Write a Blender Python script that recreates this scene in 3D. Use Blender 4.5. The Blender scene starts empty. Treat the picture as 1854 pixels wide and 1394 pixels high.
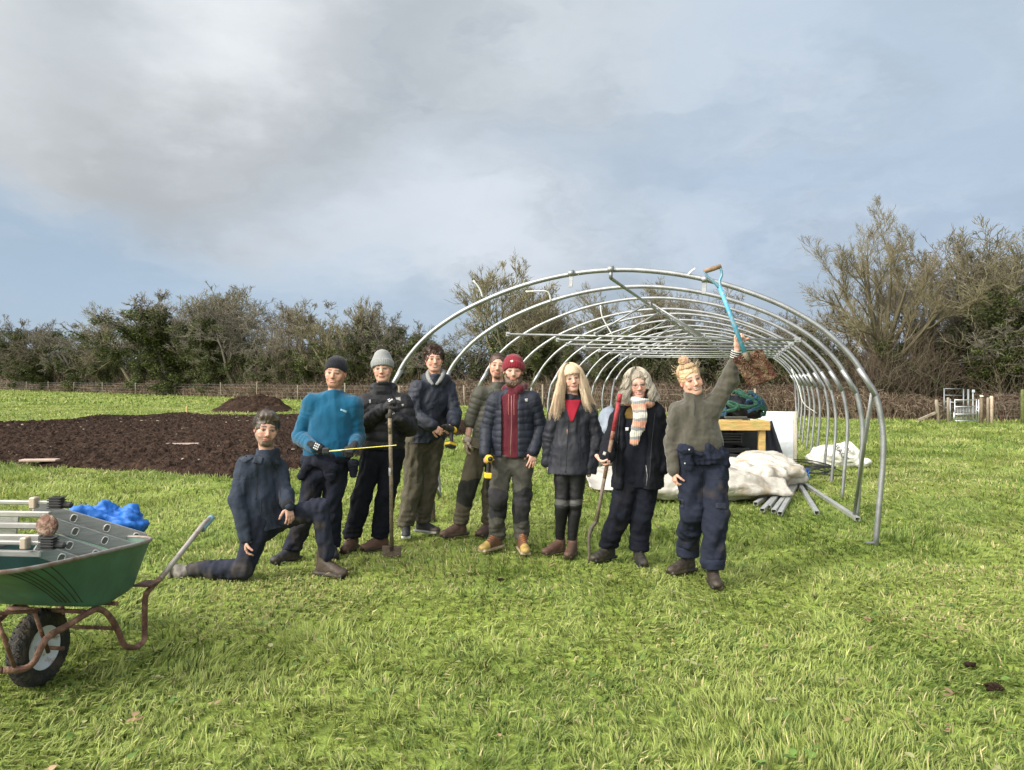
GRASS = True; PEOPLE = True
import bpy, math, random
import numpy as np
PI = math.pi
R = math.radians
scn = bpy.context.scene
COL = scn.collection
rng = np.random.default_rng(7)

# ------------------------------------------------------------------ geometry of the view
F = 1393.0; CX = 927.0; HY = 685.0; CH = 1.6
def P(px, py, z):
    """a point at picture position (px, py) of the photograph, z metres ahead of the camera"""
    return np.array([(px-CX)/F*z, z, CH-(py-HY)/F*z])
def G(px, py):
    """the ground point under picture position"""
    return P(px, py, F*CH/(py-HY))

# ------------------------------------------------------------------ noise
def _h(ix, iy, iz, s):
    n = (ix*374761393 + iy*668265263 + iz*1274126177 + s*362437) & 0xffffffff
    n = ((n ^ (n >> 13))*1274126177) & 0xffffffff
    n = (n ^ (n >> 16))
    return (n & 0xffff)/32767.5-1.0
def vn(p, f=1.0, s=0):
    p = np.asarray(p, dtype=np.float64)*f
    i = np.floor(p).astype(np.int64); t = p-i; t = t*t*(3-2*t)
    x, y, z = i[..., 0], i[..., 1], i[..., 2]; a, b, c = t[..., 0], t[..., 1], t[..., 2]
    r = 0
    for dx in (0, 1):
        wx = a if dx else 1-a
        for dy in (0, 1):
            wy = b if dy else 1-b
            for dz in (0, 1):
                wz = c if dz else 1-c
                r = r+wx*wy*wz*_h(x+dx, y+dy, z+dz, s)
    return r
def fbm(p, f=1.0, o=3, s=0):
    r = 0; a = 1.0
    for k in range(o):
        r = r+a*vn(p, f*2.03**k, s+k*17); a *= .5
    return r
def v3(x, y, z=0):
    x = np.asarray(x, float); return np.stack([x, np.broadcast_to(y, x.shape), np.broadcast_to(z, x.shape)], -1)
def nrm(v): 
    v = np.asarray(v, float); return v/np.maximum(np.linalg.norm(v, axis=-1, keepdims=True), 1e-9)
def sst(a, b, x):
    t = np.clip((x-a)/(b-a), 0, 1); return t*t*(3-2*t)

# ------------------------------------------------------------------ mesh making
def newmesh(name, V, faces, col=None, smooth=True):
    me = bpy.data.meshes.new(name)
    V = np.ascontiguousarray(V, dtype=np.float32)
    faces = [np.asarray(f, dtype=np.int32) for f in faces if len(f)]
    me.vertices.add(len(V)); me.vertices.foreach_set('co', V.ravel())
    nl = sum(f.size for f in faces); nf = sum(len(f) for f in faces)
    me.loops.add(nl); me.polygons.add(nf)
    me.loops.foreach_set('vertex_index', np.concatenate([f.ravel() for f in faces]))
    tot = np.concatenate([np.full(len(f), f.shape[1], np.int32) for f in faces])
    st = np.concatenate([[0], np.cumsum(tot)[:-1]]).astype(np.int32)
    me.polygons.foreach_set('loop_start', st); me.polygons.foreach_set('loop_total', tot)
    me.polygons.foreach_set('use_smooth', np.broadcast_to(np.asarray(smooth, bool), (nf,)).copy())
    if col is not None:
        a = me.color_attributes.new('Col', 'FLOAT_COLOR', 'POINT')
        c = np.ones((len(V), 4), np.float32); c[:, :3] = col
        a.data.foreach_set('color', c.ravel())
    me.update(calc_edges=True); me.validate()
    return me
def empty(name, loc, label, cat, group=None, kind=None):
    o = bpy.data.objects.new(name, None); COL.objects.link(o); o.location = tuple(float(c) for c in loc)
    o.empty_display_size = .1
    return tag(o, label, cat, group, kind)
def tag(o, label=None, cat=None, group=None, kind=None):
    if label: o['label'] = label
    if cat: o['category'] = cat
    if group: o['group'] = group
    if kind: o['kind'] = kind
    return o
def root_loc(o):
    l = np.zeros(3)
    while o is not None:
        l = l+np.array(o.location); o = o.parent
    return l
def link(name, me, mat, parent=None, origin=None):
    o = bpy.data.objects.new(name, me); COL.objects.link(o)
    off = np.zeros(3)
    if parent is not None:
        o.parent = parent; off = root_loc(parent)
    elif origin is not None:
        off = np.asarray(origin, float); o.location = tuple(off)
    if np.any(off):
        n = len(me.vertices); c = np.empty(n*3, np.float32); me.vertices.foreach_get('co', c)
        c = (c.reshape(-1, 3)-off.astype(np.float32)); me.vertices.foreach_set('co', c.ravel()); me.update()
    if mat is not None: me.materials.append(mat)
    return o
class MB:
    def __init__(s): s.V = []; s.F = {3: [], 4: []}; s.S = {3: [], 4: []}; s.C = []; s.n = 0
    def add(s, V, F, col=None, sm=True):
        V = np.asarray(V, float).reshape(-1, 3)
        for f in (F if isinstance(F, list) else [F]):
            f = np.asarray(f)
            if f.size: s.F[f.shape[1]].append(f+s.n); s.S[f.shape[1]].append(np.full(len(f), sm))
        s.V.append(V); s.n += len(V)
        s.C.append(np.broadcast_to(np.asarray(col if col is not None else (1, 1, 1), float), (len(V), 3)))
        return s
    def box(s, c, size, rot=None, col=None, bev=0.0):
        """box centred c, size (x,y,z), rot 3x3 columns = local axes; bevelled edges"""
        h = np.asarray(size, float)/2; b = min(bev, h.min()*.9)
        if b <= 0:
            V = np.array([[x, y, z] for x in (-1, 1) for y in (-1, 1) for z in (-1, 1)], float)*h
            Fq = [[0, 1, 3, 2], [4, 6, 7, 5], [0, 4, 5, 1], [2, 3, 7, 6], [0, 2, 6, 4], [1, 5, 7, 3]]; Ft = []
        else:
            V = []; idx = {}
            for sx in (-1, 1):
                for sy in (-1, 1):
                    for sz in (-1, 1):
                        for ax in range(3):
                            p = np.array([sx, sy, sz])*(h-b); p[ax] = (sx, sy, sz)[ax]*h[ax]
                            idx[(sx, sy, sz, ax)] = len(V); V.append(p)
            V = np.array(V); Fq = []; Ft = []
            for ax in range(3):
                o = [a for a in range(3) if a != ax]
                for sg in (-1, 1):
                    q = []
                    for (u, w) in ((-1, -1), (1, -1), (1, 1), (-1, 1)):
                        k = [0, 0, 0]; k[ax] = sg; k[o[0]] = u; k[o[1]] = w; q.append(idx[(*k, ax)])
                    Fq.append(q)
                for u in (-1, 1):
                    for w in (-1, 1):   # edge along ax
                        k1 = [0, 0, 0]; k1[o[0]] = u; k1[o[1]] = w
                        a = list(k1); a[ax] = -1; c2 = list(k1); c2[ax] = 1
                        Fq.append([idx[(*a, o[0])], idx[(*a, o[1])], idx[(*c2, o[1])], idx[(*c2, o[0])]])
            for sx in (-1, 1):
                for sy in (-1, 1):
                    for sz in (-1, 1): Ft.append([idx[(sx, sy, sz, a)] for a in range(3)])
            Fq = [fix(V, q) for q in Fq]; Ft = [fix(V, q) for q in Ft]
        if rot is not None: V = V@np.asarray(rot, float).T
        return s.add(V+np.asarray(c, float), [np.array(Fq), np.array(Ft)] if Ft else np.array(Fq), col, False)
    def beam(s, a, b, w, h, up=(0, 0, 1), col=None, bev=0.003):
        a = np.asarray(a, float); b = np.asarray(b, float); d = nrm(b-a)
        r = nrm(np.cross(d, up)); u = np.cross(r, d)
        return s.box((a+b)/2, (w, np.linalg.norm(b-a), h), np.stack([r, d, u], 1), col, bev)
    def tube(s, pts, r, k=8, col=None, cap=True, smooth=0):
        pts = np.asarray(pts, float)
        if smooth: pts, r = catmull(pts, r, smooth)
        V, Fq = tubes(pts[None], np.broadcast_to(np.asarray(r, float), (len(pts),))[None], k)
        Fs = [Fq]
        if cap:
            n = len(pts); c0 = len(V); V = np.vstack([V, pts[0], pts[-1]])
            i = np.arange(k); j = (i+1) % k
            Fs.append(np.concatenate([np.stack([np.full(k, c0), j, i], 1), np.stack([np.full(k, c0+1), (n-1)*k+i, (n-1)*k+j], 1)]))
        return s.add(V, Fs, col)
    def lathe(s, base, axis, prof, k=16, col=None):
        """prof: list of (distance along axis, radius)"""
        a = nrm(axis); t = np.array([0, 0, 1.]) if abs(a[2]) < .9 else np.array([1., 0, 0])
        x = nrm(np.cross(a, t)); y = np.cross(a, x); th = np.arange(k)/k*2*PI
        V = np.concatenate([np.asarray(base)+a*d+r*(np.cos(th)[:, None]*x+np.sin(th)[:, None]*y) for d, r in prof])
        i = np.arange(k); j = (i+1) % k
        Fq = np.concatenate([np.stack([m*k+i, m*k+j, (m+1)*k+j, (m+1)*k+i], 1) for m in range(len(prof)-1)])
        return s.add(V, Fq, col)
    def sheet(s, Pg, th=0.0, col=None):
        """Pg (m,n,3) grid; thickness th makes a closed slab"""
        m, n = Pg.shape[:2]; i = np.arange(m-1)[:, None]*n+np.arange(n-1)[None]
        Fq = np.stack([i, i+1, i+n+1, i+n], -1).reshape(-1, 4)
        if th <= 0: return s.add(Pg.reshape(-1, 3), Fq, col)
        du = np.gradient(Pg, axis=0); dv = np.gradient(Pg, axis=1); N = nrm(np.cross(dv, du))
        A = (Pg+N*th/2).reshape(-1, 3); B = (Pg-N*th/2).reshape(-1, 3); o = m*n
        ring = np.concatenate([np.arange(n), np.arange(1, m)*n+n-1, (m-1)*n+np.arange(n-2, -1, -1), np.arange(m-2, 0, -1)*n])
        nx = np.roll(ring, -1)
        side = np.stack([ring, nx, nx+o, ring+o], 1)
        if col is not None and np.ndim(col) == 3: col = np.concatenate([col.reshape(-1, 3)]*2)
        return s.add(np.vstack([A, B]), np.concatenate([Fq[:, ::-1], Fq+o, side]), col)
    def build(s, name, mat, parent=None, origin=None, smooth=True):
        V = np.concatenate(s.V); C = np.concatenate(s.C)
        fs = [np.concatenate(f) for f in s.F.values() if f]
        if smooth is True: smooth = np.concatenate([np.concatenate(f) for f in s.S.values() if f])
        return link(name, newmesh(name, V, fs, C, smooth), mat, parent, origin)
def fix(V, q):
    p = V[q]; n = np.cross(p[1]-p[0], p[2]-p[0]); return list(q) if n@p.mean(0) > 0 else list(q)[::-1]
def catmull(pts, r, m):
    pts = np.asarray(pts, float); r = np.broadcast_to(np.asarray(r, float), (len(pts),))
    A = np.column_stack([pts, r]); A = np.vstack([2*A[0]-A[1], A, 2*A[-1]-A[-2]]); out = []
    for i in range(1, len(A)-2):
        for t in np.arange(m)/m:
            out.append(.5*(2*A[i]+(A[i+1]-A[i-1])*t+(2*A[i-1]-5*A[i]+4*A[i+1]-A[i+2])*t*t+(3*A[i]-A[i-1]-3*A[i+1]+A[i+2])*t**3))
    out.append(A[-2]); out = np.array(out); return out[:, :-1], out[:, -1]
def tubes(Pt, Rt, k):
    """batch of tubes: Pt (B,n,3), Rt (B,n)"""
    B, n = Pt.shape[:2]
    T = nrm(np.gradient(Pt, axis=1)); m = nrm(Pt[:, -1]-Pt[:, 0]+1e-6)
    ref = np.where(np.abs(m[:, 2:3]) < .8, np.array([[0, 0, 1.]]), np.array([[1., 0, 0]]))
    X = nrm(np.cross(T, ref[:, None])); 
    if B == 1:   # parallel transport
        x = X[0, 0]
        for i in range(n):
            x = x-T[0, i]*(x@T[0, i]); x = x/(np.linalg.norm(x)+1e-9); X[0, i] = x
    Y = np.cross(T, X)
    th = np.arange(k)/k*2*PI
    V = Pt[:, :, None]+Rt[:, :, None, None]*(np.cos(th)[:, None]*X[:, :, None]+np.sin(th)[:, None]*Y[:, :, None])
    b = np.arange(B)[:, None, None]*n*k; s = np.arange(n-1)[None, :, None]*k; i = np.arange(k)[None, None]; j = (i+1) % k
    Fq = np.stack([b+s+i, b+s+j, b+s+k+j, b+s+k+i], -1).reshape(-1, 4)
    return V.reshape(-1, 3), Fq

# ------------------------------------------------------------------ materials
def mat(name, col=None, rough=.8, metal=0.0, spec=.5, bump=0.0, bscale=60.0, var=0.0, vscale=6.0, tint=None, tf=.5, tscale=4.0,
        attr=False, sheen=0.0, transl=0.0, clear=0.0, stretch=None, wave=None, tsharp=.12, bdist=.01):
    m = bpy.data.materials.new(name); m.use_nodes = True; t = m.node_tree; N = t.nodes; L = t.links
    N.clear(); out = N.new('ShaderNodeOutputMaterial'); b = N.new('ShaderNodeBsdfPrincipled')
    b.inputs['Roughness'].default_value = rough; b.inputs['Metallic'].default_value = metal
    b.inputs['Specular IOR Level'].default_value = spec; b.inputs['Coat Weight'].default_value = clear
    b.inputs['Sheen Weight'].default_value = sheen
    tc = N.new('ShaderNodeTexCoord'); vec = tc.outputs['Object']
    if stretch:
        mp = N.new('ShaderNodeMapping'); mp.inputs['Scale'].default_value = stretch; L.new(vec, mp.inputs[0]); vec = mp.outputs[0]
    if attr:
        a = N.new('ShaderNodeAttribute'); a.attribute_name = 'Col'; c = a.outputs['Color']
        if col is not None:
            mx = N.new('ShaderNodeMix'); mx.data_type = 'RGBA'; mx.blend_type = 'MULTIPLY'; mx.inputs[0].default_value = 1
            L.new(c, mx.inputs[6]); mx.inputs[7].default_value = (*col, 1); c = mx.outputs[2]
    else:
        g = N.new('ShaderNodeRGB'); g.outputs[0].default_value = (*col, 1); c = g.outputs[0]
    if tint is not None:
        n = N.new('ShaderNodeTexNoise'); n.inputs['Scale'].default_value = tscale; n.inputs['Detail'].default_value = 6; L.new(vec, n.inputs['Vector'])
        r = N.new('ShaderNodeMapRange'); r.inputs[1].default_value = 1-tf-tsharp; r.inputs[2].default_value = 1-tf+tsharp; L.new(n.outputs[0], r.inputs[0])
        mx = N.new('ShaderNodeMix'); mx.data_type = 'RGBA'; L.new(r.outputs[0], mx.inputs[0]); L.new(c, mx.inputs[6]); mx.inputs[7].default_value = (*tint, 1); c = mx.outputs[2]
    if var > 0:
        n = N.new('ShaderNodeTexNoise'); n.inputs['Scale'].default_value = vscale; n.inputs['Detail'].default_value = 5; L.new(vec, n.inputs['Vector'])
        r = N.new('ShaderNodeMapRange'); r.inputs[1].default_value = .3; r.inputs[2].default_value = .7; r.inputs[3].default_value = 1-var; r.inputs[4].default_value = 1+var; L.new(n.outputs[0], r.inputs[0])
        mx = N.new('ShaderNodeVectorMath'); mx.operation = 'SCALE'; L.new(c, mx.inputs[0]); L.new(r.outputs[0], mx.inputs['Scale']); c = mx.outputs[0]
    L.new(c, b.inputs['Base Color'])
    if bump > 0:
        n = N.new('ShaderNodeTexNoise'); n.inputs['Scale'].default_value = bscale; n.inputs['Detail'].default_value = 4; L.new(vec, n.inputs['Vector'])
        h = n.outputs[0]
        if wave:
            w = N.new('ShaderNodeTexWave'); w.inputs['Scale'].default_value = wave; w.inputs['Distortion'].default_value = 3; L.new(vec, w.inputs['Vector'])
            ad = N.new('ShaderNodeMath'); ad.operation = 'ADD'; L.new(h, ad.inputs[0]); L.new(w.outputs[1], ad.inputs[1]); h = ad.outputs[0]
        bp = N.new('ShaderNodeBump'); bp.inputs['Strength'].default_value = min(1, bump); bp.inputs['Distance'].default_value = bdist*max(1, bump); L.new(h, bp.inputs['Height']); L.new(bp.outputs[0], b.inputs['Normal'])
    if transl > 0:
        tr = N.new('ShaderNodeBsdfTranslucent'); L.new(c, tr.inputs[0]); ms = N.new('ShaderNodeMixShader'); ms.inputs[0].default_value = transl
        L.new(b.outputs[0], ms.inputs[1]); L.new(tr.outputs[0], ms.inputs[2]); L.new(ms.outputs[0], out.inputs[0])
    else: L.new(b.outputs[0], out.inputs[0])
    return m

# ------------------------------------------------------------------ camera, light, sky
cam = bpy.data.cameras.new('camera'); co = bpy.data.objects.new('camera', cam); COL.objects.link(co); scn.camera = co
co.location = (0, 0, CH); co.rotation_euler = (R(90), 0, 0)
cam.sensor_width = 36; cam.lens = 36*F/1854; cam.shift_y = -12/1854; cam.clip_end = 3000; cam.clip_start = .05
SUN_EL, SUN_AZ = 33, -122      # azimuth clockwise from straight ahead: the sun stands to the left and a little behind the camera
sd = np.array([math.sin(R(SUN_AZ))*math.cos(R(SUN_EL)), math.cos(R(SUN_AZ))*math.cos(R(SUN_EL)), math.sin(R(SUN_EL))])
sl = bpy.data.lights.new('sun', 'SUN'); sl.energy = 2.6; sl.angle = R(8); sl.color = (1, .93, .82)
so = bpy.data.objects.new('sun', sl); COL.objects.link(so)
from mathutils import Vector
so.rotation_euler = Vector(tuple(sd)).to_track_quat('Z', 'Y').to_euler()
scn.view_settings.view_transform = 'Standard'; scn.view_settings.look = 'None'; scn.view_settings.exposure = .40; scn.view_settings.gamma = 1
w = bpy.data.worlds.new('World'); scn.world = w; w.use_nodes = True
def world():
    t = w.node_tree; N = t.nodes; L = t.links; N.clear()
    out = N.new('ShaderNodeOutputWorld'); bg = N.new('ShaderNodeBackground'); L.new(bg.outputs[0], out.inputs[0])
    sky = N.new('ShaderNodeTexSky'); sky.sky_type = 'NISHITA'; sky.sun_disc = False; sky.sun_elevation = R(SUN_EL); sky.sun_rotation = R(SUN_AZ)
    sky.air_density = 1.0; sky.dust_density = .6; sky.ozone_density = 1.2
    tc = N.new('ShaderNodeTexCoord'); d = tc.outputs['Generated']
    def noise(scale, det=5, rough=.55, vec=None, zs=2.2, off=(0, 0, 0)):
        mp = N.new('ShaderNodeMapping'); mp.inputs['Scale'].default_value = (1, 1, zs); mp.inputs['Location'].default_value = off
        L.new(vec or d, mp.inputs[0]); n = N.new('ShaderNodeTexNoise'); n.inputs['Scale'].default_value = scale; n.inputs['Detail'].default_value = det
        n.inputs['Roughness'].default_value = rough; L.new(mp.outputs[0], n.inputs['Vector']); return n
    wn = noise(2.2, 7, .58); sb = N.new('ShaderNodeVectorMath'); sb.operation = 'SUBTRACT'; L.new(wn.outputs['Color'], sb.inputs[0]); sb.inputs[1].default_value = (.5, .5, .5)
    sc = N.new('ShaderNodeVectorMath'); sc.operation = 'SCALE'; L.new(sb.outputs[0], sc.inputs[0]); sc.inputs['Scale'].default_value = .42
    wd = N.new('ShaderNodeVectorMath'); wd.operation = 'ADD'; L.new(d, wd.inputs[0]); L.new(sc.outputs[0], wd.inputs[1]); wdir = wd.outputs[0]
    def rng_(v, a, b, c=0., e=1.):
        r = N.new('ShaderNodeMapRange'); r.interpolation_type = 'SMOOTHSTEP'; L.new(v, r.inputs[0])
        for i, x in zip((1, 2, 3, 4), (a, b, c, e)): r.inputs[i].default_value = x
        return r.outputs[0]
    def mix(f, a, b):
        m = N.new('ShaderNodeMix'); m.data_type = 'RGBA'
        if isinstance(f, float): m.inputs[0].default_value = f
        else: L.new(f, m.inputs[0])
        for s, x in ((6, a), (7, b)):
            if isinstance(x, tuple): m.inputs[s].default_value = (*x, 1)
            else: L.new(x, m.inputs[s])
        return m.outputs[2]
    def mul(a, b):
        m = N.new('ShaderNodeMath'); m.operation = 'MULTIPLY'; L.new(a, m.inputs[0])
        if isinstance(b, float): m.inputs[1].default_value = b
        else: L.new(b, m.inputs[1])
        return m.outputs[0]
    def blob(px, py, r, sx=1.0, sz=1.0, soft=1.0):
        """a soft patch of cloud in a fixed direction of the sky; sx, sz squash it across and up"""
        c = nrm(np.array([(px-CX)/F, 1, (HY-py)/F]))
        s1 = N.new('ShaderNodeVectorMath'); s1.operation = 'SUBTRACT'; L.new(wdir, s1.inputs[0]); s1.inputs[1].default_value = tuple(c)
        s2 = N.new('ShaderNodeVectorMath'); s2.operation = 'MULTIPLY'; L.new(s1.outputs[0], s2.inputs[0]); s2.inputs[1].default_value = (1/sx, 1, 1/sz)
        s3 = N.new('ShaderNodeVectorMath'); s3.operation = 'LENGTH'; L.new(s2.outputs[0], s3.inputs[0])
        return rng_(s3.outputs['Value'], 0.0, r, 1.0, 0.0)
    # clear-ish blue-grey of the thin veil, from the Nishita sky, dimmed
    sk = N.new('ShaderNodeVectorMath'); sk.operation = 'SCALE'; L.new(sky.outputs[0], sk.inputs[0]); sk.inputs['Scale'].default_value = 1.0
    n1 = noise(1.6, 7, .55, wdir, 2.4, (3.1, .4, 1.7)); n2 = noise(3.4, 8, .6, wdir, 1.8, (7.3, 2.4, .7))
    S = 10.0   # strengths of the cloud colours are given for a background strength of 0.1
    S *= .94; c3 = lambda r, g, b: (r*S, g*S, b*S)
    veil = mix(.86, sk.outputs[0], c3(.34, .44, .57))
    cl = mix(rng_(n2.outputs[0], .40, .62), c3(.33, .37, .41), c3(.60, .64, .68))
    sep = N.new('ShaderNodeSeparateXYZ'); L.new(wdir, sep.inputs[0])
    hi = rng_(sep.outputs[2], .02, .30)                      # cloud cover thickens upward
    cov = rng_(n1.outputs[0], .38, .60)
    c = mix(mul(cov, .55), veil, cl)
    c = mix(mul(hi, .62), c, cl)
    n3 = noise(5.5, 9, .62, wdir, 1.6, (1.3, 4.1, 2.2)); tex = rng_(n3.outputs[0], .28, .56, .45, 1.0)
    for (px, py, r, sx, sz, colr, k) in SKYB:
        c = mix(mul(mul(blob(px, py, r, sx, sz), tex), k), c, c3(*colr))
    # added out-of-view glow around the sun, broadened as fill light from the left
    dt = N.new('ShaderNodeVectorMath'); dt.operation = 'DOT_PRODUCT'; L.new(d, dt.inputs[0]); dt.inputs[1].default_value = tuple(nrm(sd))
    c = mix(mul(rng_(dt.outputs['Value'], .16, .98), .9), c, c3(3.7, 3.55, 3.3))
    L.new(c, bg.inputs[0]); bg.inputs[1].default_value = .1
SKYB = [
 (100, 60, .42, 1.2, .8, (.44, .47, .48), .7),
 (430, 20, .30, .75, 1.0, (.86, .89, .92), 1.0),
 (30, 240, .30, 1.4, .42, (.66, .69, .72), .9),
 (300, 290, .36, 1.15, .40, (.345, .365, .385), .85),
 (500, 370, .20, 1.2, .4, (.40, .415, .43), .5),
 (110, 440, .24, 1.6, .45, (.32, .43, .56), .7),
 (760, 190, .42, 1.2, .6, (.35, .38, .41), .75),
 (900, 400, .22, 1.3, .6, (.66, .71, .77), .9),
 (640, 430, .20, 1.2, .6, (.54, .60, .67), .6),
 (1150, 90, .34, 1.4, .6, (.54, .59, .63), .7),
 (1180, 320, .26, 1.5, .5, (.35, .43, .52), .6),
 (1650, 250, .42, 1.2, 1.0, (.37, .48, .63), .7),
 (1780, 60, .30, 1.2, .8, (.42, .51, .60), .6),
]
world()
# ================================================================== GROUND
def gh(x, y):
    """height of the field"""
    p = v3(x, y, 0)
    near = np.exp(-(np.hypot(x, y)/60)**2)
    return (fbm(p, .35, 3, 5)*.025+vn(p, 1.7, 9)*.012)*near - .012
M_ground = mat('field_turf', (.135, .18, .038), rough=1, spec=.15, tint=(.22, .285, .057), tf=.5, tscale=1.3, tsharp=.2, var=.35, vscale=9, bump=3, bscale=30)
def ground():
    ys = np.concatenate([-np.geomspace(60, 1, 40), np.linspace(-.8, .8, 5), np.geomspace(1, 1500, 330)])
    us = np.concatenate([-np.geomspace(3, .02, 60)[:20], np.linspace(-1.1, 1.1, 320), np.geomspace(.02, 3, 60)[40:]])
    us = np.unique(np.round(us, 5))
    Y = np.broadcast_to(ys[:, None], (len(ys), len(us))); X = us[None]*np.maximum(np.abs(ys), 12)[:, None]
    Z = gh(X, Y)
    b = MB(); b.sheet(np.stack([X, Y, Z], -1))
    o = b.build('ground', M_ground); tag(o, 'green meadow ground under the grass', kind='structure')
ground()

# ------------------------------------------------------------------ soil bed
SN = np.array([G(*p)[:2] for p in [(-260, 838), (0, 845), (200, 853), (420, 866), (540, 851), (700, 815), (852, 784)]])
SF = np.array([G(*p)[:2] for p in [(-260, 783), (0, 768), (170, 758), (330, 749.5), (450, 753), (640, 751), (852, 764)]])
def along(A, u):
    s = np.linspace(0, 1, len(A)); return np.stack([np.interp(u, s, A[:, 0]), np.interp(u, s, A[:, 1])], -1)
def in_poly(x, y, poly):
    c = np.zeros(x.shape, bool); n = len(poly)
    for i in range(n):
        x1, y1 = poly[i]; x2, y2 = poly[(i+1) % n]
        k = ((y1 > y) != (y2 > y)) & (x < (x2-x1)*(y-y1)/(y2-y1+1e-12)+x1); c ^= k
    return c
SOIL = np.concatenate([SN, SF[::-1]])
M_soil = mat('dark_soil', (.028, .017, .012), rough=1, spec=.1, tint=(.060, .037, .026), tf=.42, tscale=5, tsharp=.12, var=.5, vscale=22, bump=4, bscale=45)
def soil():
    u = np.linspace(0, 1, 760); v = np.linspace(0, 1, 300)
    n = along(SN, u); f = along(SF, u)
    v2 = v**1.25
    XY = n[None]*(1-v2)[:, None, None]+f[None]*v2[:, None, None]
    e1 = vn(v3(XY[..., 0], XY[..., 1]), 1.1, 3)*.30+vn(v3(XY[..., 0], XY[..., 1]), 4, 4)*.12
    XY[..., 1] += e1*(np.minimum(1, np.abs(v-.5)*4)**3)[:, None]*1.0
    X, Y = XY[..., 0], XY[..., 1]; p = v3(X, Y)
    h = .05+.035*fbm(p, .7, 2, 2)+.035*np.abs(fbm(p, 3.2, 3, 8))+.04*fbm(p, 11, 2, 12)
    h += .06*vn(v3(X*.25, Y*1.3), 1.0, 44)                # rake ridges
    edge = np.minimum(np.minimum(v, 1-v)[:, None]*22, np.minimum(u, 1-u)[None]*40); edge = np.clip(edge, 0, 1)
    h = (h+.05)*edge**.6-.06*(1-edge)
    b = MB(); b.sheet(np.stack([X, Y, h], -1)); o = b.build('soil_bed', M_soil, smooth=False)
    tag(o, 'wide bed of freshly tilled dark brown soil', kind='structure')
    # heap
    c = G(461, 744)[:2]; 
    th = np.linspace(0, 2*PI, 181); rr = np.linspace(0, 1, 70)
    TH, RR = np.meshgrid(th, rr, indexing='ij'); 
    X = c[0]+np.cos(TH)*RR*2.15; Y = c[1]+np.sin(TH)*RR*1.8; p = v3(X, Y)
    prof = np.clip(1-RR, 0, 1)**.95*.95+.05*(1-RR)
    Z = prof*(1+.22*fbm(v3(np.cos(TH)*RR, np.sin(TH)*RR), 2.2, 2, 3))*.98+.10*fbm(v3(X, Y, prof), 2.5, 3, 6)*(RR < .97)*(1-.5*RR)+.05*fbm(v3(X, Y, prof), 9, 2, 6)*(1-RR)-.03
    b = MB(); b.sheet(np.stack([X, Y, Z], -1)); o = b.build('soil_mound', M_soil, origin=(c[0], c[1], 0), smooth=False)
    tag(o, 'heap of dark brown soil at the far side of the dug bed', 'mound')
    # flecks of straw, stones and roots on the soil
    n = 300; uu = rng.random(n); vv = rng.random(n)**.8; a = along(SN, uu); f2 = along(SF, uu); q = a*(1-vv)[:, None]+f2*vv[:, None]
    b = MB()
    for i in range(n):
        s = rng.uniform(.012, .05)*(1+q[i, 1]/25)*(1.3 if rng.random() < .04 else .6); th = rng.uniform(0, PI); z = .10+rng.random()*.05
        Rm = np.array([[math.cos(th), -math.sin(th), 0], [math.sin(th), math.cos(th), 0], [0, 0, 1]])
        cc = [(.22, .18, .14), (.36, .29, .22), (.12, .09, .06)][rng.integers(3)]
        b.box((q[i, 0], q[i, 1], z), (s*rng.uniform(.6, 2.6), s*.7, s*.5), Rm, cc, s*.15)
    o = b.build('straw', mat('pale_bits', attr=True, rough=.95)); tag(o, 'pale straw and stones scattered over the dark soil', kind='stuff')
    for (px, py, L_, W_, lab) in [(72, 846, .62, .10, 'pale pinkish board lying at the near edge of the soil bed'), (331, 814, .7, .05, 'thin bleached stick lying in the middle of the soil bed')]:
        g = G(px, py); b = MB(); b.box((g[0], g[1], .13), (L_, W_*2, .035), np.array([[.99, -.12, 0], [.12, .99, 0], [0, 0, 1]]), None, .006)
        o = b.build('board' if W_ > .07 else 'stick', mat('bleached_wood', (.42, .31, .26), rough=.9, var=.2), origin=g); tag(o, lab, 'board' if W_ > .07 else 'stick')
    g = G(337, 750); b = MB(); b.beam((g[0], g[1], -.05), (g[0]+.03, g[1], .36), .07, .05, up=(0, 1, 0))
    o = b.build('marker_peg', mat('fresh_wood', (.50, .36, .15), rough=.8, var=.2), origin=g); tag(o, 'short pale wooden peg in the grass beyond the soil bed', 'peg')
soil()

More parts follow.
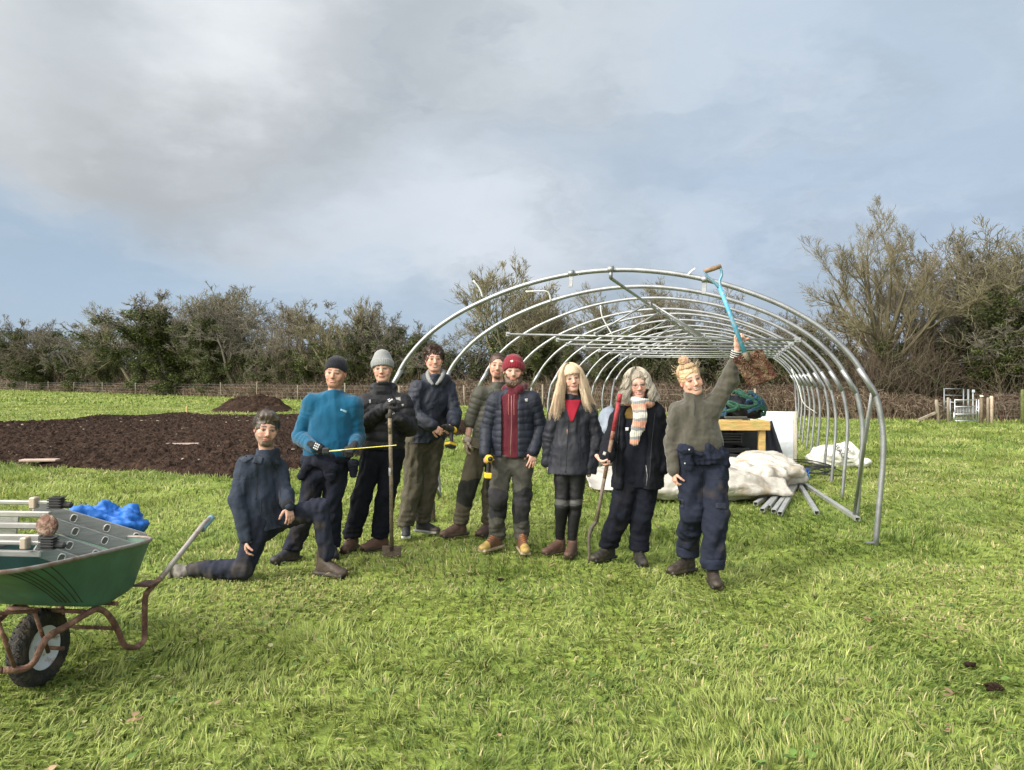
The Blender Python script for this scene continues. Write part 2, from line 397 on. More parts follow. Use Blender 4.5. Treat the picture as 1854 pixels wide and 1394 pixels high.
# ------------------------------------------------------------------ grass
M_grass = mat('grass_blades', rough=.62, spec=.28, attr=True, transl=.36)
WB_O = np.array([-2.47, 4.02])
FEET = [(590, 6.27), (440, 6.1), (325, 6.2), (528, 6.75), (600, 6.95), (638, 7.2), (690, 7.2), (707, 6.95), (735, 7.82), (780, 7.95), (830, 7.8), (884, 7.9), (895, 7.2), (946, 7.12), (1008, 7.02), (1034, 6.96), (1066, 6.5), (1095, 6.8), (1157, 6.65), (1240, 6.35), (1291, 5.97), (70, 4.0), (245, 4.55), (1585, 7.43)]
def grass():
    bands = [(2.5, 4.2, 5600, .070, .0034, 3), (4.2, 6.5, 3200, .074, .0044, 3), (6.5, 10, 2000, .078, .0050, 2), (10, 16, 950, .10, .0068, 2), (16, 27, 360, .115, .0105, 2), (27, 48, 115, .13, .018, 2), (48, 110, 16, .16, .05, 2)]
    Vs, Fs4, Fs3, Cs = [], [], [], []; off = 0
    for (z0, z1, dens, L0, w0, ns) in bands:
        m = .86 if z1 < 30 else .80
        area = m*(z1**2-z0**2); n = int(area*dens)
        y = np.sqrt(rng.random(n)*(z1**2-z0**2)+z0**2); x = (rng.random(n)*2-1)*m*y
        ew = vn(v3(x, y), .9, 31)*.35+vn(v3(x, y), 4, 33)*.14; k = ~(in_poly(x, y+ew+.30, SOIL) & in_poly(x, y+ew-.30, SOIL))
        p = v3(x, y)
        dn = fbm(p, 1.6, 3, 21)
        k &= (rng.random(n) < .80+.35*dn)
        # clump: pull roots together
        if z1 < 17:
            cs = .085 if z1 < 7 else .14
            ci = np.floor(np.stack([x, y], -1)/cs); jx = _h(ci[:, 0].astype(int), ci[:, 1].astype(int), 0, 5); jy = _h(ci[:, 0].astype(int), ci[:, 1].astype(int), 0, 6)
            cx = (ci[:, 0]+.5+.4*jx)*cs; cy = (ci[:, 1]+.5+.4*jy)*cs; cid = _h(ci[:, 0].astype(int), ci[:, 1].astype(int), 0, 7)
            t = rng.random(n)*.55; x = x*(1-t)+cx*t; y = y*(1-t)+cy*t
        else: cid = vn(p, 3, 70)
        x, y, cid, dn = x[k], y[k], cid[k], dn[k]; n = len(x); p = v3(x, y)
        TA = None
        if z1 < 17:      # tufts: blades of one root leaning out all round
            nt = int((z1**2-z0**2)*m*(9 if z1 < 7 else 5)); ty = np.sqrt(rng.random(nt)*(z1**2-z0**2)+z0**2); tx = (rng.random(nt)*2-1)*m*ty; tk = (~in_poly(tx, ty, SOIL)) & (rng.random(nt) < .55+.6*vn(v3(tx, ty), 1.1, 91)); tx, ty = tx[tk], ty[tk]; nb = 46 if z1 < 7 else 26
            ta = rng.uniform(-PI, PI, len(tx)*nb); tr = np.abs(rng.normal(0, .028, len(tx)*nb)); X2 = np.repeat(tx, nb)+np.cos(ta)*tr; Y2 = np.repeat(ty, nb)+np.sin(ta)*tr
            x = np.concatenate([x, X2]); y = np.concatenate([y, Y2]); cid = np.concatenate([cid, np.repeat(rng.uniform(-1, .4, len(tx)), nb)]); TA = (n, ta); n = len(x); p = v3(x, y)
        ang = 2.4*fbm(p, .55, 2, 40)*PI+cid*1.3+rng.normal(0, .55, n)      # matted, swirling lie of the grass
        tall = sst(.1, .9, fbm(p, .9, 2, 61)+.25*cid)
        worn = sst(.15, .55, fbm(p, .55, 3, 88))
        ln = L0*(.80+.32*tall)*(1-.35*worn)*rng.uniform(.55, 1.5, n)
        lean = np.clip(rng.normal(.95-.35*tall, .35, n), .1, 1.45)         # from upright
        if TA is not None: ang[TA[0]:] = TA[1]+rng.normal(0, .3, n-TA[0]); lean[TA[0]:] = np.abs(rng.normal(.62, .28, n-TA[0])); ln[TA[0]:] *= 1.12
        ww = w0*rng.uniform(.6, 1.4, n)
        if z0 < 9:      # trodden round the boots and the wheel
            td = np.zeros(n)
            for px, fz in FEET: td = np.maximum(td, np.exp(-(((x-(px-CX)/F*fz)**2+(y-fz+.04)**2)/.035)))
            ln = ln*(1-.62*td); lean = lean+.5*td
        tt = np.linspace(0, 1, ns+1); bend = rng.uniform(.2, 1.1, n)
        pos = np.zeros((n, ns+1, 3)); pos[:, 0] = np.stack([x, y, gh(x, y)-.008], -1)
        for s in range(ns):
            a = np.clip(lean+bend*(s/ns-.25), 0, 1.75)
            st = (ln/ns)[:, None]*np.stack([np.sin(a)*np.cos(ang), np.sin(a)*np.sin(ang), np.cos(a)], -1)
            pos[:, s+1] = pos[:, s]+st
        pos[:, 1:, 2] = np.maximum(pos[:, 1:, 2], gh(x, y)[:, None]+.006+rng.random(n)[:, None]*.02)
        sa = ang+PI/2+rng.normal(0, .5, n); side = np.stack([np.cos(sa), np.sin(sa), rng.normal(0, .35, n)], -1)
        wd = np.array([1, .85, .55, 0])[None, [0, 1, 2][:ns]] if ns == 3 else np.array([[1, .75]])
        Lf = pos[:, :ns]-side[:, None]*(ww[:, None]*wd)[..., None]; Rt = pos[:, :ns]+side[:, None]*(ww[:, None]*wd)[..., None]
        V = np.concatenate([Lf, Rt, pos[:, ns:]], 1); nv = 2*ns+1
        b = off+np.arange(n)*nv
        for s in range(ns-1): Fs4.append(np.stack([b+s, b+ns+s, b+ns+s+1, b+s+1], 1))
        Fs3.append(np.stack([b+ns-1, b+2*ns-1, b+2*ns], 1))
        # colour of each blade: lime, deep green, straw
        g1 = np.array([.168, .240, .052]); g2 = np.array([.335, .395, .112]); g3 = np.array([.56, .50, .25]); g4 = np.array([.070, .120, .024])
        c1 = sst(-.8, .8, fbm(p, .8, 3, 50)+.5*cid+rng.normal(0, .35, n))[:, None]
        col = g1*(1-c1)+g2*c1
        dk = (rng.random(n) < .16)[:, None]; col = np.where(dk, g4, col)
        st = (rng.random(n) < .07+.20*worn)[:, None]; col = np.where(st, g3*rng.uniform(.6, 1.1, n)[:, None], col)
        col = col*(1+.12*rng.normal(0, 1, n))[:, None]
        root_tip = np.linspace(.72, 1.15, ns+1)                                # each blade's colour runs darker at the root, paler at the tip
        cc = np.concatenate([col[:, None]*root_tip[:ns, None], col[:, None]*root_tip[:ns, None], col[:, None]*root_tip[ns]], 1)
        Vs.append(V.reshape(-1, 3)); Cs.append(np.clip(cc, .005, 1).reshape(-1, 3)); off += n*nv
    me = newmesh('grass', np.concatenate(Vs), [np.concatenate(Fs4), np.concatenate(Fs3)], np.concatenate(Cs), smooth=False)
    o = link('grass', me, M_grass); tag(o, 'long matted green grass of the meadow', kind='stuff')
    
if GRASS: grass()
def weeds():
    """a few broad dock and clover leaves and fallen leaves in the near grass"""
    b = MB()
    for i in range(150):
        y = rng.uniform(2.8, 7); x = rng.uniform(-.66, .66)*y; g = (.11, .19, .035) if rng.random() < .7 else ((.32, .22, .12) if rng.random() < .4 else (.30, .30, .14))
        for q in range(rng.integers(1, 5)):
            a = rng.uniform(0, 2*PI); L_ = rng.uniform(.02, .05); W_ = L_*.38; d = np.array([math.cos(a), math.sin(a), rng.uniform(.1, .8)]); s = np.array([-math.sin(a), math.cos(a), 0])
            o = np.array([x, y, .035+rng.random()*.03]); t = np.linspace(0, 1, 6); pw = np.sin(t*PI)**.8
            mid = o+d*L_*t[:, None]+np.array([0, 0, -1])*(t[:, None]**2)*L_*.4
            b.sheet(np.stack([mid-s*W_*pw[:, None], mid+np.array([0, 0, -.003]), mid+s*W_*pw[:, None]], 1), 0, np.array(g)*rng.uniform(.7, 1.2))
    o = b.build('weeds', mat('weed_leaf', attr=True, rough=.6, transl=.2)); tag(o, 'small broad leaves and fallen leaves among the grass', kind='stuff')
weeds()
def clods():
    for px, py, r_, lab in ((1757, 1213, .020, 'small dark clod of mud in the grass, the farther of two at the right'), (1798, 1254, .026, 'larger dark clod of mud lying in the grass at the lower right'), (906, 1056, .016, 'small dark crumb of soil in the grass before the group')):
        g = G(px, py); b = MB(); rg = np.random.default_rng(px); th = np.linspace(0, 2*PI, 15); ph = np.linspace(0, PI, 9); T_, Q_ = np.meshgrid(th, ph, indexing='ij'); d = np.stack([np.cos(T_)*np.sin(Q_)*1.6, np.sin(T_)*np.sin(Q_), np.cos(Q_)*.7], -1)
        rr = r_*(1+.5*fbm(d.reshape(-1, 3)+px, 1.7, 3, 4).reshape(T_.shape)); rr[-1] = rr[0]; rr[:, 0] = rr[0, 0]; rr[:, -1] = rr[0, -1]
        b.sheet(g+[0, 0, .030]+d*rr[..., None]); o = b.build('mud_clod', M_soil, origin=g, smooth=False); tag(o, lab, 'clod')
clods()

# ================================================================== HEDGE LINE
LA = np.array([-120., 154.]); LB = np.array([14.2, 30.2]); LC = np.array([40., 25.5])
L1 = np.linalg.norm(LB-LA); L2 = np.linalg.norm(LC-LB)
dirA = (LB-LA)/L1; norA = np.array([-dirA[1], dirA[0]]); norA = norA if norA@np.array([0, 1]) > 0 else -norA
dirC = (LC-LB)/L2; norC = np.array([-dirC[1], dirC[0]]); norC = norC if norC[1] > 0 else -norC
def hline(s, off=0.0):
    s = np.asarray(s, float)
    a = LA+dirA*np.minimum(s, L1)[..., None]; c = dirC*np.maximum(s-L1, 0)[..., None]
    n = np.where((s < L1)[..., None], norA, norC)
    return a+c+n*np.asarray(off, float)[..., None]
def s_at(px):
    """distance along the hedge line seen at picture column px"""
    m = (px-CX)/F; s = np.linspace(0, L1+L2, 6000); q = hline(s, np.zeros(6000)); return float(s[np.argmin(np.abs(q[:, 0]/q[:, 1]-m))])

M_bram = mat('bramble_stems', rough=.9, attr=True, spec=.2)
def bramble():
    n = 42000
    ss = np.linspace(0, L1+L2, 4000); q = hline(ss, np.zeros(4000)); wt = 1/np.linalg.norm(q, axis=1)**1.15; cdf = np.cumsum(wt); cdf /= cdf[-1]
    s = np.interp(rng.random(n), cdf, ss); off = rng.uniform(-.25, 1.7, n)
    gate = (s > s_at(1722)) & (s < s_at(1800)); s, off = s[~gate], off[~gate]; n = len(s)
    b0 = hline(s, off); dist = np.linalg.norm(b0, axis=1)
    hh = (1.15+.35*vn(v3(s, 0), .12, 3)+.15*vn(v3(s, 0), .6, 5))*(.55+.45*np.clip(off+.4, 0, 1))*np.where(s > s_at(1560), .8, 1)
    H = hh*rng.uniform(.4, 1.1, n); a = rng.uniform(0, 2*PI, n); rad = rng.uniform(.15, .75, n)
    t = np.linspace(0, 1, 5)
    up = np.sin(t*PI*.62)[None]*H[:, None]; ho = (t**1.6)[None]*rad[:, None]
    Pt = np.zeros((n, 5, 3)); Pt[..., 0] = b0[:, :1]+np.cos(a)[:, None]*ho; Pt[..., 1] = b0[:, 1:]+np.sin(a)[:, None]*ho; Pt[..., 2] = up-.03
    Pt[:, 1:] += rng.normal(0, .04, (n, 4, 3)); Pt[..., 2] = np.maximum(Pt[..., 2], -.05)
    Rr = (.0045+.00022*dist)[:, None]*np.linspace(1.2, .5, 5)[None]*rng.uniform(.6, 1.4, n)[:, None]
    V, Fq = tubes(Pt, Rr, 3)
    pal = np.array([[.16, .12, .085], [.22, .165, .12], [.30, .24, .17], [.13, .075, .06], [.11, .095, .06]])
    c = pal[rng.integers(0, 5, n)]*rng.uniform(.6, 1.15, n)[:, None]
    o = link('brambles', newmesh('brambles', V, [Fq], np.repeat(c, 15, 0)), M_bram); tag(o, 'tangled reddish brown bramble stems along the field edge', kind='stuff')
    # leafless hedge bank inside them, so that the ground reads solid
    s = np.linspace(0, L1+L2, 900); m = 9; v = np.linspace(0, 1, m); g = np.zeros((900, m, 3))
    for j in range(m):
        o_ = .35+v[j]*2.6; xy = hline(s, np.full(900, o_)); hz = math.sin(min(1, v[j]*1.3)*PI/2)*.75
        g[:, j, :2] = xy; g[:, j, 2] = hz*(1+.3*vn(v3(s, v[j]*3), .8, 4))+.06*vn(v3(s*3, v[j]*9), 2, 7)-.04
    g[(s > s_at(1716)) & (s < s_at(1792)), :, 2] -= .9
    b = MB(); b.sheet(g); o = b.build('hedge_bank', mat('hedge_litter', (.075, .052, .035), rough=1, spec=.1, var=.5, vscale=4, bump=4, bscale=14), smooth=False); tag(o, 'brown leaf strewn bank under the hedge', kind='structure')
bramble()

# ------------------------------------------------------------------ bare winter trees
M_bark = mat('twig_bark', rough=.95, attr=True, spec=.15)
M_ivy = mat('ivy_leaves', rough=.6, attr=True, spec=.25, transl=.12)
def grow(PR, RR, cnt, L0, n, ang, up, wig, tmin=.15, taper=.25, out=0., lseed=None, rg=None):
    """children of every parent branch (B,m,3)"""
    B, m = PR.shape[:2]; idx = np.repeat(np.arange(B), cnt); N = len(idx)
    t = tmin+(1-tmin)*rg.random(N)**.8; f = t*(m-1); i = np.minimum(f.astype(int), m-2); w = (f-i)[:, None]
    p0 = PR[idx, i]*(1-w)+PR[idx, i+1]*w; r0 = RR[idx, i]*(1-w[:, 0])+RR[idx, i+1]*w[:, 0]
    T = nrm(PR[idx, i+1]-PR[idx, i]); rv = nrm(rg.normal(0, 1, (N, 3))); rv = nrm(rv-T*(rv*T).sum(1, keepdims=True))
    a = rg.normal(ang, .2, N)[:, None]; d = nrm(T*np.cos(a)+rv*np.sin(a)+np.array([0, 0, up]))
    plen = np.linalg.norm(PR[idx, -1]-PR[idx, 0], axis=1)
    Ln = L0*plen*rg.uniform(.5, 1.2, N)*(1.15-.55*t)
    Pn = np.zeros((N, n, 3)); Pn[:, 0] = p0; cur = d
    for k in range(1, n):
        cur = nrm(cur+rg.normal(0, wig, (N, 3))+np.array([0, 0, up*.5]))
        Pn[:, k] = Pn[:, k-1]+cur*(Ln/(n-1))[:, None]
    r1 = np.minimum(r0*.62, Ln*.022+.004)
    Rn = r1[:, None]*np.linspace(1, taper, n)[None]
    return Pn, Rn
def make_tree_meshes(seed, *a, **k): return tree_core(seed, None, *a, **k)
def fan_limbs(seed, H, n=17):
    rg = np.random.default_rng(seed); m = 8; Pt = np.zeros((n, m, 3)); R0 = np.zeros((n, m))
    for k in range(n):
        az = k*2.399; tilt = .06+1.18*(k/(n-1))**.75; h0 = H*(.40-.008*k if k else 0); ln = H*(.68-.13*tilt) if k else H*.86
        p = np.array([0, 0, h0]); d = nrm([math.cos(az)*math.sin(tilt), math.sin(az)*math.sin(tilt), math.cos(tilt)])
        for i in range(m): Pt[k, i] = p; d = nrm(d+rg.normal(0, .05, 3)+np.array([0, 0, .07])); p = p+d*ln/(m-1)
        R0[k] = H*(.030 if k == 0 else .018)*np.linspace(1, .2, m)
    Pt[0, 0, 2] = -.1; R0[0] = H*.034*np.array([1.15, .95, .82, .62, .45, .32, .2, .1])
    return Pt, R0
def tree_core(seed, pre, *a, angk=1.0, limb=.8, **k): return tree_core2(seed, pre, angk, limb, *a, **k)
def tree_core2(seed, pre, ak, limb, H, stems, fan, dens, wig, colr, ivy, ivyh, twig, up=.22, spread=.5, lean=(0, 0)):
    """H height, several stems from the base fanning by `fan`; returns meshes trunk, crown, ivy about the origin"""
    rg = np.random.default_rng(seed); n = 8
    Pt = np.zeros((stems, n, 3)); 
    for k in range(stems):
        a = 2*PI*(k/stems)+rg.uniform(-.5, .5); ln = H*rg.uniform(.62, .8)*(1 if k else 1.05)
        d = np.array([math.cos(a)*fan*rg.uniform(.5, 1.2)+lean[0], math.sin(a)*fan*rg.uniform(.5, 1.2)+lean[1], 1.0]); d = nrm(d); p = np.array([math.cos(a), math.sin(a), 0])*.12*stems**.5; p[2] = -.1
        for i in range(n):
            Pt[k, i] = p; d = nrm(d+rg.normal(0, wig*.45, 3)+np.array([0, 0, .06])); p = p+d*ln/(n-1)
    R0 = (H*.026*(1.25 if stems == 1 else .8))*np.linspace(1, .22, n)[None]*rg.uniform(.7, 1.1, stems)[:, None]
    if pre is not None: Pt, R0 = pre; stems = len(Pt)
    l1 = grow(Pt, R0, max(3, int(dens*22/stems)), spread, 7, .75*ak, up, wig*.8, .22, rg=rg)
    l2 = grow(*l1, int(8*dens**.5), .55, 6, .65*ak, up*.8, wig, .15, rg=rg)
    l3 = grow(*l2, int(6*dens**.5), .6, 5, .6*ak, up*.6, wig, .1, rg=rg)
    l4 = grow(*l3, 3, .75, 4, .55*ak, up*.5, wig, .1, rg=rg)
    l3[1][:] = np.maximum(l3[1], twig*.8); l4[1][:] = twig*np.linspace(1, .55, 4)[None]; l2[1][:] = np.maximum(l2[1], twig)
    b = MB()
    V, Fq = tubes(Pt, R0, 8); c = np.asarray(colr)*limb; tr = MB().add(V, Fq, c)
    V, Fq = tubes(*l1, 5); tr.add(V, Fq, c)
    cr = MB()
    for l, k in ((l2, 4), (l3, 3), (l4, 3)):
        V, Fq = tubes(*l, k); m = l[0].shape[1]*k; cc = np.asarray(colr)*rg.uniform(.65, 1.35, (len(l[0]), 1)); cr.add(V, Fq, np.repeat(cc, m, 0))
    def me(mb, nm): return newmesh(nm, np.concatenate(mb.V), [np.concatenate(f) for f in mb.F.values() if f], np.concatenate(mb.C))
    iv = None
    if ivy > 0:
        base = np.concatenate([Pt.reshape(-1, 3), l1[0].reshape(-1, 3), l1[0].reshape(-1, 3)]); base = base[(base[:, 2] < H*ivyh*1.15)]
        # prefer around stems: cluster centres, then leaves about them
        nc = int(60*ivy); cc = base[rg.integers(0, len(base), nc)]+rg.normal(0, .15, (nc, 3)); cc = cc[cc[:, 2] < H*ivyh]
        low = int(26*ivy); a = rg.uniform(0, 2*PI, low); rr = rg.uniform(.2, 1.9, low)*H*.11
        cc = np.concatenate([cc, np.stack([np.cos(a)*rr, np.sin(a)*rr*.7, rg.uniform(.2, H*ivyh*.55, low)], 1)])
        npc = 110; cs = np.repeat(cc, npc, 0); sz = np.repeat(rg.uniform(.22, .5, len(cc))*H/8, npc)
        dv = rg.normal(0, 1, (len(cs), 3)); dv = nrm(dv)*rg.random((len(cs), 1))**.45
        p = cs+dv*sz[:, None]*np.array([1, 1, .85]); p[:, 2] = np.maximum(p[:, 2], .05)
        bri = np.repeat(rg.uniform(.6, 1.3, len(cc)), npc)
        iv = leaves(p, rg, .075*H/8+.02, bri, ((.045, .066, .018), (.095, .115, .03), (.065, .072, .03)))
    return me(tr, 'trunk'), me(cr, 'crown'), iv
def leaves(p, rg, s0, bri, pal, name='ivy'):
    n = len(p); a = nrm(rg.normal(0, 1, (n, 3))); b = nrm(np.cross(a, rg.normal(0, 1, (n, 3)))); s = (s0*rg.uniform(.5, 1.3, n))[:, None]
    V = np.stack([p-a*s*.5, p+b*s*.42, p+a*s*.62, p-b*s*.42], 1).reshape(-1, 3)
    i = np.arange(n)[:, None]*4+np.arange(4)[None]
    c = np.asarray(pal)[rg.integers(0, len(pal), n)]*(bri*rg.uniform(.7, 1.3, n))[:, None]
    return newmesh(name, V, [i], np.repeat(c, 4, 0), smooth=False)
def trees():
    gr = (.165, .15, .122); ol = (.18, .162, .105); br = (.15, .13, .098)
    kinds = {   # seed, H, stems, fan, dens, wig, colour, ivy, ivy height, twig radius
     'thorn': make_tree_meshes(11, 8, 5, .55, 1.5, .30, gr, 3.2, .55, .014, .12, .62),
     'thicket': make_tree_meshes(12, 8, 6, .5, 1.6, .26, br, 4.2, .5, .015, .14, .6),
     'ivied': make_tree_meshes(13, 8, 3, .28, 1.4, .24, gr, 6.5, .78, .014, .14, .58),
     'fanned': make_tree_meshes(14, 8, 4, .42, 1.7, .16, ol, 1.6, .5, .012, .26, .6),
     'wiry': make_tree_meshes(15, 8, 3, .35, 1.0, .34, gr, 1.2, .45, .012, .10, .7),
     'oak': make_tree_meshes(16, 8, 3, .30, 2.1, .22, ol, 4.0, .62, .010, .16, .6),
    }
    big = tree_core(33, fan_limbs(33, 10.2), 10.2, 4, .26, 3.0, .14, (.205, .18, .115), 2.0, .44, .0092, .10, .66, angk=.82, limb=.45)
    nm = {'thorn': ('thorn_tree', 'grey thorn tree'), 'thicket': ('thicket_tree', 'dense brown hedgerow tree'), 'ivied': ('ivy_clad_tree', 'dark tree smothered in ivy'),
          'fanned': ('ash_tree', 'bare tree with fanned olive branches'), 'wiry': ('wiry_tree', 'thin wiry bare tree'), 'oak': ('oak_tree', 'bare tree with ivy on its limbs')}
    def put(kind, px, top, off, rot, lab, wide=1.0, meshes=None, H=8.0):
        s = s_at(px); b0 = hline(np.array(s), np.array(float(off))); b0 = b0*1.0
        # keep the picture column: slide along the line of sight
        z = b0[1]; x = (px-CX)/F*z; Ht = CH+(HY-top)/F*z; me = meshes or kinds[kind]; vz = np.empty(len(me[1].vertices)*3, np.float32); me[1].vertices.foreach_get('co', vz); vz = vz.reshape(-1, 3); k = Ht/float(np.quantile(vz[:, 2], .9985)); name = 'ash_tree' if meshes else nm[kind][0]
        e = empty(name, (x, z, 0), lab, 'tree', 'trees of the hedge line behind the field'); e.rotation_euler = (0, 0, rot); e.scale = (k*wide, k*wide, k)
        for m, pn, mt in zip(me, ('trunk', 'crown', 'ivy'), (M_bark, M_bark, M_ivy)):
            if m is None: continue
            if not m.materials: m.materials.append(mt)
            o = bpy.data.objects.new(pn, m); COL.objects.link(o); o.parent = e
    T = [
     ('thicket', -95, 560, 5, 'outermost brown hedgerow tree at the far left end of the treeline', 1.25),
     ('thorn', -20, 572, 4, 'grey thorn tree at the left end of the treeline', 1.2),
     ('ivied', 42, 578, 3, 'yellowish ivy covered tree near the left end of the treeline', 1.1),
     ('thicket', 98, 585, 4.5, 'low brown hedgerow tree between ivy covered tree and rounded thorn', 1.3),
     ('thorn', 150, 558, 3.5, 'rounded grey thorn tree above the left half of the soil bed', 1.15),
     ('thicket', 205, 592, 5, 'low brown tree left of the tall bushy tree behind the soil bed', 1.3),
     ('oak', 258, 548, 3.5, 'bushy bare tree just left of the tallest tree behind the soil bed', 1.1),
     ('ivied', 322, 530, 3.2, 'ivy darkened tree leaning into the tallest tree behind the soil bed', 1.5),
     ('oak', 352, 517, 4, 'tallest bushy tree behind the soil bed with dark ivy heart', 1.3),
     ('ivied', 392, 552, 3, 'dark ivy mass below and right of the tallest tree behind the soil bed', 1.2),
     ('wiry', 446, 545, 4.5, 'thin wiry tree above the soil mound', 1.2),
     ('wiry', 488, 538, 3, 'thin twisted tree just right of the soil mound', 1.2),
     ('thorn', 525, 590, 5, 'low thorn tree with open twigs left of black beanie', 1.2),
     ('thicket', 565, 548, 4, 'tangled tree directly behind the man in the blue sweatshirt', 1.0),
     ('fanned', 628, 540, 3.2, 'fan shaped bare tree between the black and grey beanies', 1.15),
     ('ivied', 668, 566, 5, 'ivy tree rising behind the grey beanie', 1.0),
     ('thorn', 715, 553, 3.5, 'spreading thorn tree behind the left curve of the nearest hoop', 1.2),
     ('ivied', 742, 585, 4.5, 'small dark ivy tree inside the left curve of the nearest hoop', 1.0),
     ('wiry', 800, 622, 4, 'low thin scrub tree above the curly haired man', 1.4),
     ('wiry', 858, 575, 5, 'dark twisted thin tree left of the tall tree inside the hoops', 1.0),
     ('fanned', 930, 478, 3.5, 'tall fan shaped bare tree behind the left part of the hoops', 1.05),
     ('ivied', 962, 560, 5, 'ivy clad tree below the fan shaped tree inside the hoops', 1.0),
     ('oak', 1010, 540, 4.0, 'bare tree with drooping twigs above the blonde woman', 1.0),
     ('ivied', 1075, 585, 3.2, 'low ivy tree right above the blonde woman', 1.1),
     ('oak', 1150, 505, 4.2, 'ivy topped tree behind the ridge of the hoops', .95),
     ('ivied', 1195, 560, 5, 'dark ivy tree behind the roof struts of the hoops', 1.0),
     ('wiry', 1250, 525, 3.5, 'wiry tree behind the raised shovel shaft', 1.2),
     ('ivied', 1310, 590, 4.5, 'ivy tree behind the raised arm', 1.1),
     ('thorn', 1365, 530, 3.8, 'thorn tree with arching twigs right of the shovel', 1.15),
     ('ivied', 1425, 570, 3.2, 'rounded ivy tree behind the right shoulder of the hoops', 1.0),
     ('wiry', 1480, 560, 5.5, 'thin tree left of the great ash', 1.2),
     ('wiry', 1668, 500, 6.5, 'ivy wrapped tree just right of the great ash', 1.0),
     ('ivied', 1690, 560, 4.5, 'dark ivy column between the great ash and the gate', .6),
     ('wiry', 1745, 425, 6.0, 'tall pale branching tree behind the gate', 1.1),
     ('ivied', 1800, 560, 2.6, 'dark ivy tree overhanging the right side of the gate', 1.3),
     ('oak', 1850, 415, 4.5, 'tall ivy flecked tree at the right edge of the photo', 1.1),
     ('ivied', 1905, 470, 2.5, 'dark evergreen mass beyond the right edge post', 1.2),
    ]
    for i, (k, px, top, off, lab, wd) in enumerate(T): put(k, px, top, off, i*2.399, lab, wd)
    put(None, 1598, 366, 3.0, .4, 'great bare ash with fanned crown beside the gate, tallest tree of all', 1.0, big, 10.2)
trees()
def undergrowth():
    """dark mixed scrub that fills the foot of the hedge"""
    rg = np.random.default_rng(5); n = 4200
    ss = np.linspace(0, L1+L2, 4000); q = hline(ss, np.zeros(4000)); wt = 1/np.linalg.norm(q, axis=1)**.95; cdf = np.cumsum(wt); cdf /= cdf[-1]
    s = np.interp(rg.random(n), cdf, ss); off = rg.uniform(1.4, 5.5, n); b0 = hline(s, off); dist = np.linalg.norm(b0, axis=1)
    gx = b0[:, 0]/b0[:, 1]*F+CX
    ht = np.clip(.9+.034*dist, 1.9, 4.6)*(1+.38*vn(v3(s, 0), .11, 3)+.30*vn(v3(s, 0), .35, 8))*np.where((gx > 1555) & (gx < 1645), .55, 1)*np.where((gx > 1640) & (gx < 1720), 1.15, 1)*np.where(gx > 1720, 1.6, 1)
    k = ~((gx > 1700) & (gx < 1795) & (off < 2.8)); b0, ht, s, dist, off, gx = b0[k], ht[k], s[k], dist[k], off[k], gx[k]; n = len(b0)
    z = rg.random(n)**.9*ht; npc = 85; sz = rg.uniform(.3, .7, n)*(.8+dist/110)
    cs = np.repeat(np.column_stack([b0, z]), npc, 0); dv = nrm(rg.normal(0, 1, (n*npc, 3)))*rg.random((n*npc, 1))**.45
    p = cs+dv*np.repeat(sz, npc)[:, None]*np.array([1, 1, .8]); p[:, 2] = np.maximum(p[:, 2], .02)
    me = leaves(p, rg, .055, np.repeat(rg.uniform(.55, 1.25, n), npc), ((.038, .050, .018), (.060, .078, .024), (.070, .060, .036), (.050, .048, .028)), 'undergrowth')
    # leaf size grows with distance a little so the far scrub stays closed
    V = np.empty(len(me.vertices)*3, np.float32); me.vertices.foreach_get('co', V); V = V.reshape(-1, 4, 3); c = V.mean(1, keepdims=True); sc = np.repeat(.9+dist/38, npc)[:, None, None]
    V = c+(V-c)*sc; me.vertices.foreach_set('co', V.astype(np.float32).ravel()); me.update()
    o = link('undergrowth', me, M_ivy); tag(o, 'dark evergreen and brown scrub filling the foot of the hedge', kind='stuff')
    # bare shoots standing out of the scrub
    n = 15000; s = np.interp(rg.random(n), cdf, ss); off = rg.uniform(1.2, 5, n); b0 = hline(s, off); gx = b0[:, 0]/b0[:, 1]*F+CX
    k = ~((gx > 1700) & (gx < 1795) & (off < 2.8)); b0 = b0[k]; s = s[k]; n = len(b0); dist = np.linalg.norm(b0, axis=1)
    H = (2.6+1.0*vn(v3(s, 0), .15, 13)+.6*vn(v3(s, 0), .6, 23))*rg.uniform(.5, 1.25, n)
    Pt = np.zeros((n, 5, 3)); Pt[:, 0, :2] = b0; d = nrm(np.stack([rg.normal(0, .35, n), rg.normal(0, .35, n), np.ones(n)], 1))
    for i in range(1, 5): Pt[:, i] = Pt[:, i-1]+d*(H/4)[:, None]; d = nrm(d+rg.normal(0, .22, (n, 3)))
    tw = grow(Pt, np.full((n, 5), .012), 4, .35, 4, .7, .1, .25, .3, rg=rg)
    r = (.004+.00016*dist)
    cc = np.array([[.15, .12, .085], [.19, .165, .12], [.12, .085, .065]])[rg.integers(0, 3, n)]*rg.uniform(.6, 1.2, n)[:, None]
    b = MB(); V, Fq = tubes(Pt, r[:, None]*np.linspace(1.3, .5, 5), 3); b.add(V, Fq, np.repeat(cc, 15, 0))
    V, Fq = tubes(tw[0], np.repeat(r, 4)[:, None]*np.linspace(.8, .4, 4), 3); b.add(V, Fq, np.repeat(np.repeat(cc, 4, 0), 12, 0))
    o = b.build('bare_shoots', M_bark); o.name = 'hedge_shoots'; tag(o, 'bare grey brown shoots and twigs rising from the hedge foot', kind='stuff')
undergrowth()

